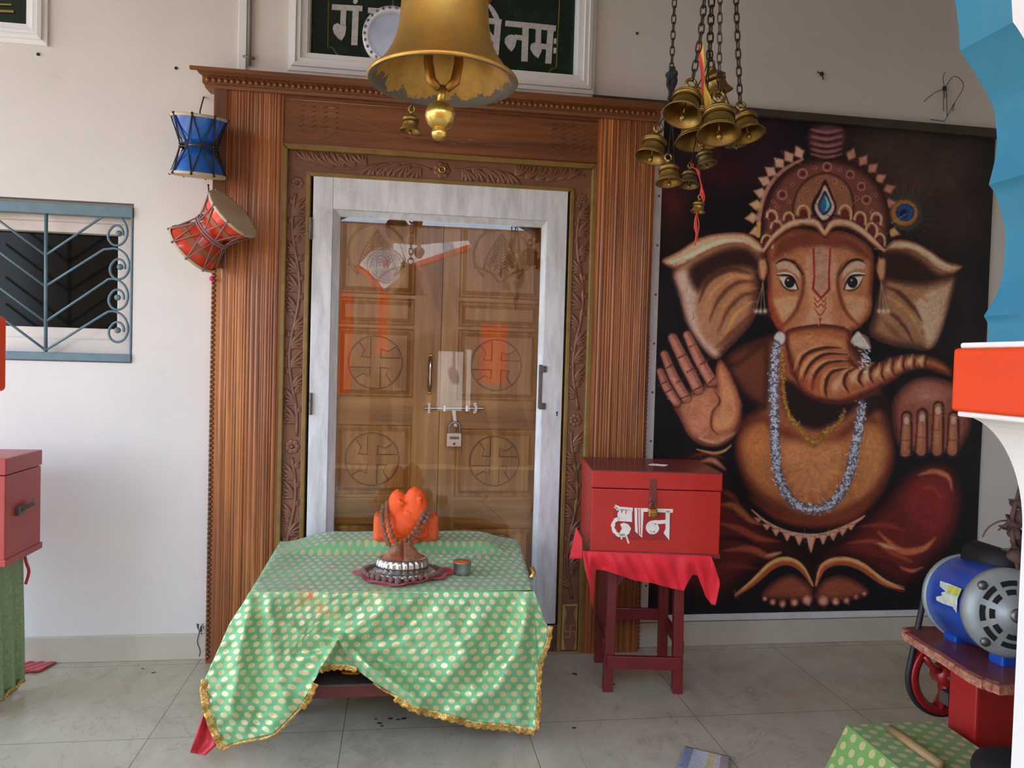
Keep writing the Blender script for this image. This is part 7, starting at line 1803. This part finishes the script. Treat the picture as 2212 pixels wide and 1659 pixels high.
# ------------------------------------------------------------------ green table, stick and black pot at the lower right
M_green2 = dotcloth('yellow_green_cloth_dots', S(112, 150, 74), S(198, 190, 130), .047, .037, .0125)
zt3 = .30; A = Z(1829, 1566, zt3); x3 = A.x; yb3 = A.y; yf3 = -2.09; x4 = 1.72
b = MB()
bl_ = Z(1783, 1662, .12)
def side(u, v):
    y = lerp(yb3, yf3, u); return Vector((x3-.16*v-.018*math.sin(u*9)*v, y-.02*v, lerp(zt3, .02, v)))
b.grid(lambda u, v: Vector((lerp(x3, x4, u), lerp(yf3, yb3, v), zt3+.001*math.sin(u*20)*0)), 20, 20, lambda u, v: (lerp(yf3, yb3, v), -(lerp(x3, x4, u)-x3)))
b.grid(side, 30, 16, lambda u, v: (lerp(yb3, yf3, u), v*.32))
b.grid(lambda u, v: Vector((lerp(x3, x4, u), yb3+.05*v, lerp(zt3, .02, v))), 16, 10, lambda u, v: (u*.4, v*.3))
b.grid(lambda u, v: Vector((lerp(x3, x4, u), yf3-.05*v, lerp(zt3, .02, v))), 16, 10, lambda u, v: (u*.4, v*.3))
o = b.build('tablecloth', M_green2, smooth=False); s_ = o.modifiers.new('thickness', 'SOLIDIFY'); s_.thickness = .002; s_.offset = -1
tag(o, 'yellow green cloth with gold dots over a low table at the lower right corner', 'tablecloth')
lt3 = thing('low_table', 'low table under the yellow green cloth at the lower right corner', 'table', ((x3+x4)/2, (yb3+yf3)/2, 0))
b = MB(); b.box(x3+.01, x4-.01, yf3+.01, yb3-.01, zt3-.03, zt3-.004); b.build('tabletop', M_redwood, lt3)
for x in (x3+.02, x4-.05):
    for y in (yf3+.02, yb3-.05): b = MB(); b.box(x, x+.03, y, y+.03, 0, zt3-.03); b.build('leg', M_redwood, lt3)
b = MB(); a, c_ = Z(1922, 1574, zt3+.014), Z(2006, 1634, zt3+.014); b.tube([a, lerp(a, c_, .5), c_+(c_-a)*.3], [.0125, .0135, .0125], 12)
tag(b.build('wooden_stick', wood('pale_stick_wood', S(120, 92, 58), S(156, 122, 80), S(180, 146, 100), 'y', 30, .6, 0), smooth=True), 'plain wooden drum stick lying on the yellow green cloth', 'stick')
pc3 = Z(2088, 1640, zt3); pc3.y = min(pc3.y, -1.86)
b = MB(); b.T = Matrix.Translation(Vector((1.675, -1.86, zt3+.002))); b.lathe([(.02, 0), (.10, 0), (.118, .01), (.124, .03), (.118, .052), (.09, .066), (.05, .072), (.005, .074)], 40)
tag(b.build('round_cushion', pmat('black_cloth_pad', S(20, 16, 16), .8), smooth=True), 'round black pad on the yellow green cloth at the foot of the white column', 'pad')
# ------------------------------------------------------------------ small things
nw = MB(); a0, a1, a2, a3 = Z(1480, 1617, .004), Z(1578, 1641, .004), Z(1574, 1672, .004), Z(1462, 1664, .004)
nw.grid(lambda u, v: a0.lerp(a1, u).lerp(a3.lerp(a2, u), v)+Vector((0, 0, .008*math.sin(u*7+1)*math.sin(v*2)+.012*u*(1-v)+.01*(1-u)*(1-v))), 24, 16)
t = NT('printed_leaflet'); x, y, z = t.sep(t.coord('UV'))
col_ = t.new('ShaderNodeTexBrick'); t.l.new(t.coord('UV', (1, 1, 1)), col_.inputs[0])
for k_, v_ in (('Color1', S(214, 210, 206)), ('Color2', S(146, 150, 158)), ('Mortar', S(232, 230, 226))): col_.inputs[k_].default_value = v_
col_.inputs['Scale'].default_value = 9; col_.inputs['Mortar Size'].default_value = .03; col_.inputs['Brick Width'].default_value = .5; col_.inputs['Row Height'].default_value = .18
c5 = t.ramp(x, [(0, S(96, 110, 150)), (.2, S(210, 206, 204)), (.42, S(206, 200, 190)), (.52, S(206, 168, 60)), (.68, S(196, 180, 170)), (.8, S(150, 90, 80)), (.95, S(90, 130, 90))])
for e_ in [n for n in t.n if n.type == 'VALTORGB']: e_.color_ramp.interpolation = 'CONSTANT'
t.pb(Base_Color=t.mix(.75, col_.outputs[0], c5, 'MULTIPLY'), Roughness=.6)
o = nw.build('newspaper_scrap', t.mat, smooth=True); s_ = o.modifiers.new('thickness', 'SOLIDIFY'); s_.thickness = .0008; tag(o, 'crumpled printed paper scrap on the floor at the bottom edge', 'paper')
# dry leaf sprig behind the column
M_dry = pmat('dry_brown_leaf', S(70, 46, 36), .8, var=.3, scale=30)
b = MB(); yl = -2.15
stem = [P(x, y, yl) for x, y in ((2212, 1010), (2200, 1070), (2186, 1120), (2190, 1180), (2200, 1230))]; b.tube(catmull(stem, 5), .005, 6)
sp_ = thing('dry_leaf_sprig', 'dry brown leaf sprig hanging behind the white column', 'dry plant', P(2195, 1230, yl))
b.tube(catmull([P(x, y, yl) for x, y in ((2185, 1125), (2160, 1126), (2135, 1140), (2122, 1160))], 5), .002, 5); b.tube(catmull([P(x, y, yl) for x, y in ((2186, 1118), (2172, 1132), (2156, 1146))], 4), .002, 5)
b.build('stem', M_dry, sp_, smooth=True)
for (x, y, w, h, r) in ((2200, 1085, 20, 14, .3), (2182, 1130, 24, 18, -.3), (2196, 1150, 22, 16, .4), (2190, 1182, 26, 14, -.2), (2204, 1110, 18, 22, .5), (2208, 1165, 22, 20, .1), (2196, 1200, 24, 16, .6)):
    c = P(x, y, yl); k = depth(c)/F; b = MB(); b.T = Matrix.Translation(c) @ Matrix.Rotation(r, 4, 'Y')
    b.grid(lambda u, v, w=w, h=h, k=k: Vector(((u-.5)*2*w*k, .012*math.sin(u*6+v*4)-.02*(u-.5)**2, (v-.5)*2*h*k*max(.05, math.sin(PI*min(1, max(0, u)))))), 10, 6); o = b.build('leaf', M_dry, sp_, smooth=True); s_ = o.modifiers.new('thickness', 'SOLIDIFY'); s_.thickness = .001
# wire stub with cobweb threads, little nails on the wall
b = MB(); yw_ = -.006
for pts in (((2041, 212), (2040, 190), (2037, 168), (2042, 155)), ((2040, 192), (2020, 200), (1995, 220)), ((2042, 188), (2060, 165), (2078, 175), (2080, 192), (2062, 222), (2050, 245), (2040, 262)), ((2038, 192), (2038, 240)), ((2044, 192), (2046, 250)), ((2040, 262), (2010, 258)), ((2062, 222), (2058, 240))):
    b.tube(catmull([P(x, y, yw_-.004*i) for i, (x, y) in enumerate(pts)], 4), .0016, 5)
b.sphere(P(2040, 191, -.004), .012, 8, 6, (1, .6, 1.1)); tag(b.build('wire_stub', M_rope, smooth=True), 'frayed wire stub with cobweb threads on the wall above the poster', 'wire')
for x, y, lab in ((380, 147, 'small dark nail on the wall left of the wooden cornice'), (1775, 160, 'black wire hole plug on the wall right of the hanging bells'), (1376, 72, 'tiny nail on the wall between the big bell and the bell cluster'), (82, 117, 'small nail under the plaque at the upper left corner')):
    b = MB(); b.sphere(P(x, y, -.003), .007 if x != 1775 else .011, 8, 6, (1, .8, 1)); 
    if x == 1775: b.tube([P(1766, 155, -.005), P(1775, 161, -.01), P(1779, 172, -.006)], .003, 5)
    tag(b.build('wall_nail', M_rope, smooth=True), lab, 'nail')
b = MB(); rng = random.Random(12)
for k in range(16):
    a = Vector((P(434, 1355, -.015).x+rng.uniform(-.012, .014), -.016, P(434, 1355, -.015).z+rng.uniform(-.02, .02))); b.tube([a, a+Vector((rng.uniform(-.012, .012), -.004, rng.uniform(-.03, .02)))], .0018, 5)
b.tube(catmull([P(x, y, -.017) for x, y in ((434, 1358), (426, 1385), (432, 1405), (430, 1418))], 4), .0016, 5)
tag(b.build('wire_tangle', M_rope, smooth=True), 'tangle of dark wire at the skirting beside the left pilaster', 'wire')
# flecks on the floor
M_fleck = pmat('dark_dirt', S(56, 40, 32), .8); b = MB(); rng = random.Random(21)
for x, y in ((812, 1553), (820, 1562), (843, 1552), (860, 1554), (825, 1568), (872, 1552), (1240, 1455), (1244, 1457), (1240, 1572), (330, 1453), (335, 1452), (308, 1444), (1325, 1478)):
    p = Z(x, y, .001); b.sphere(p, rng.uniform(.004, .010), 7, 4, (1.3, 1, .15))
o = b.build('floor_dirt', M_fleck, smooth=True); tag(o, 'dark dirt flecks scattered on the floor tiles', 'dirt', kind='stuff')
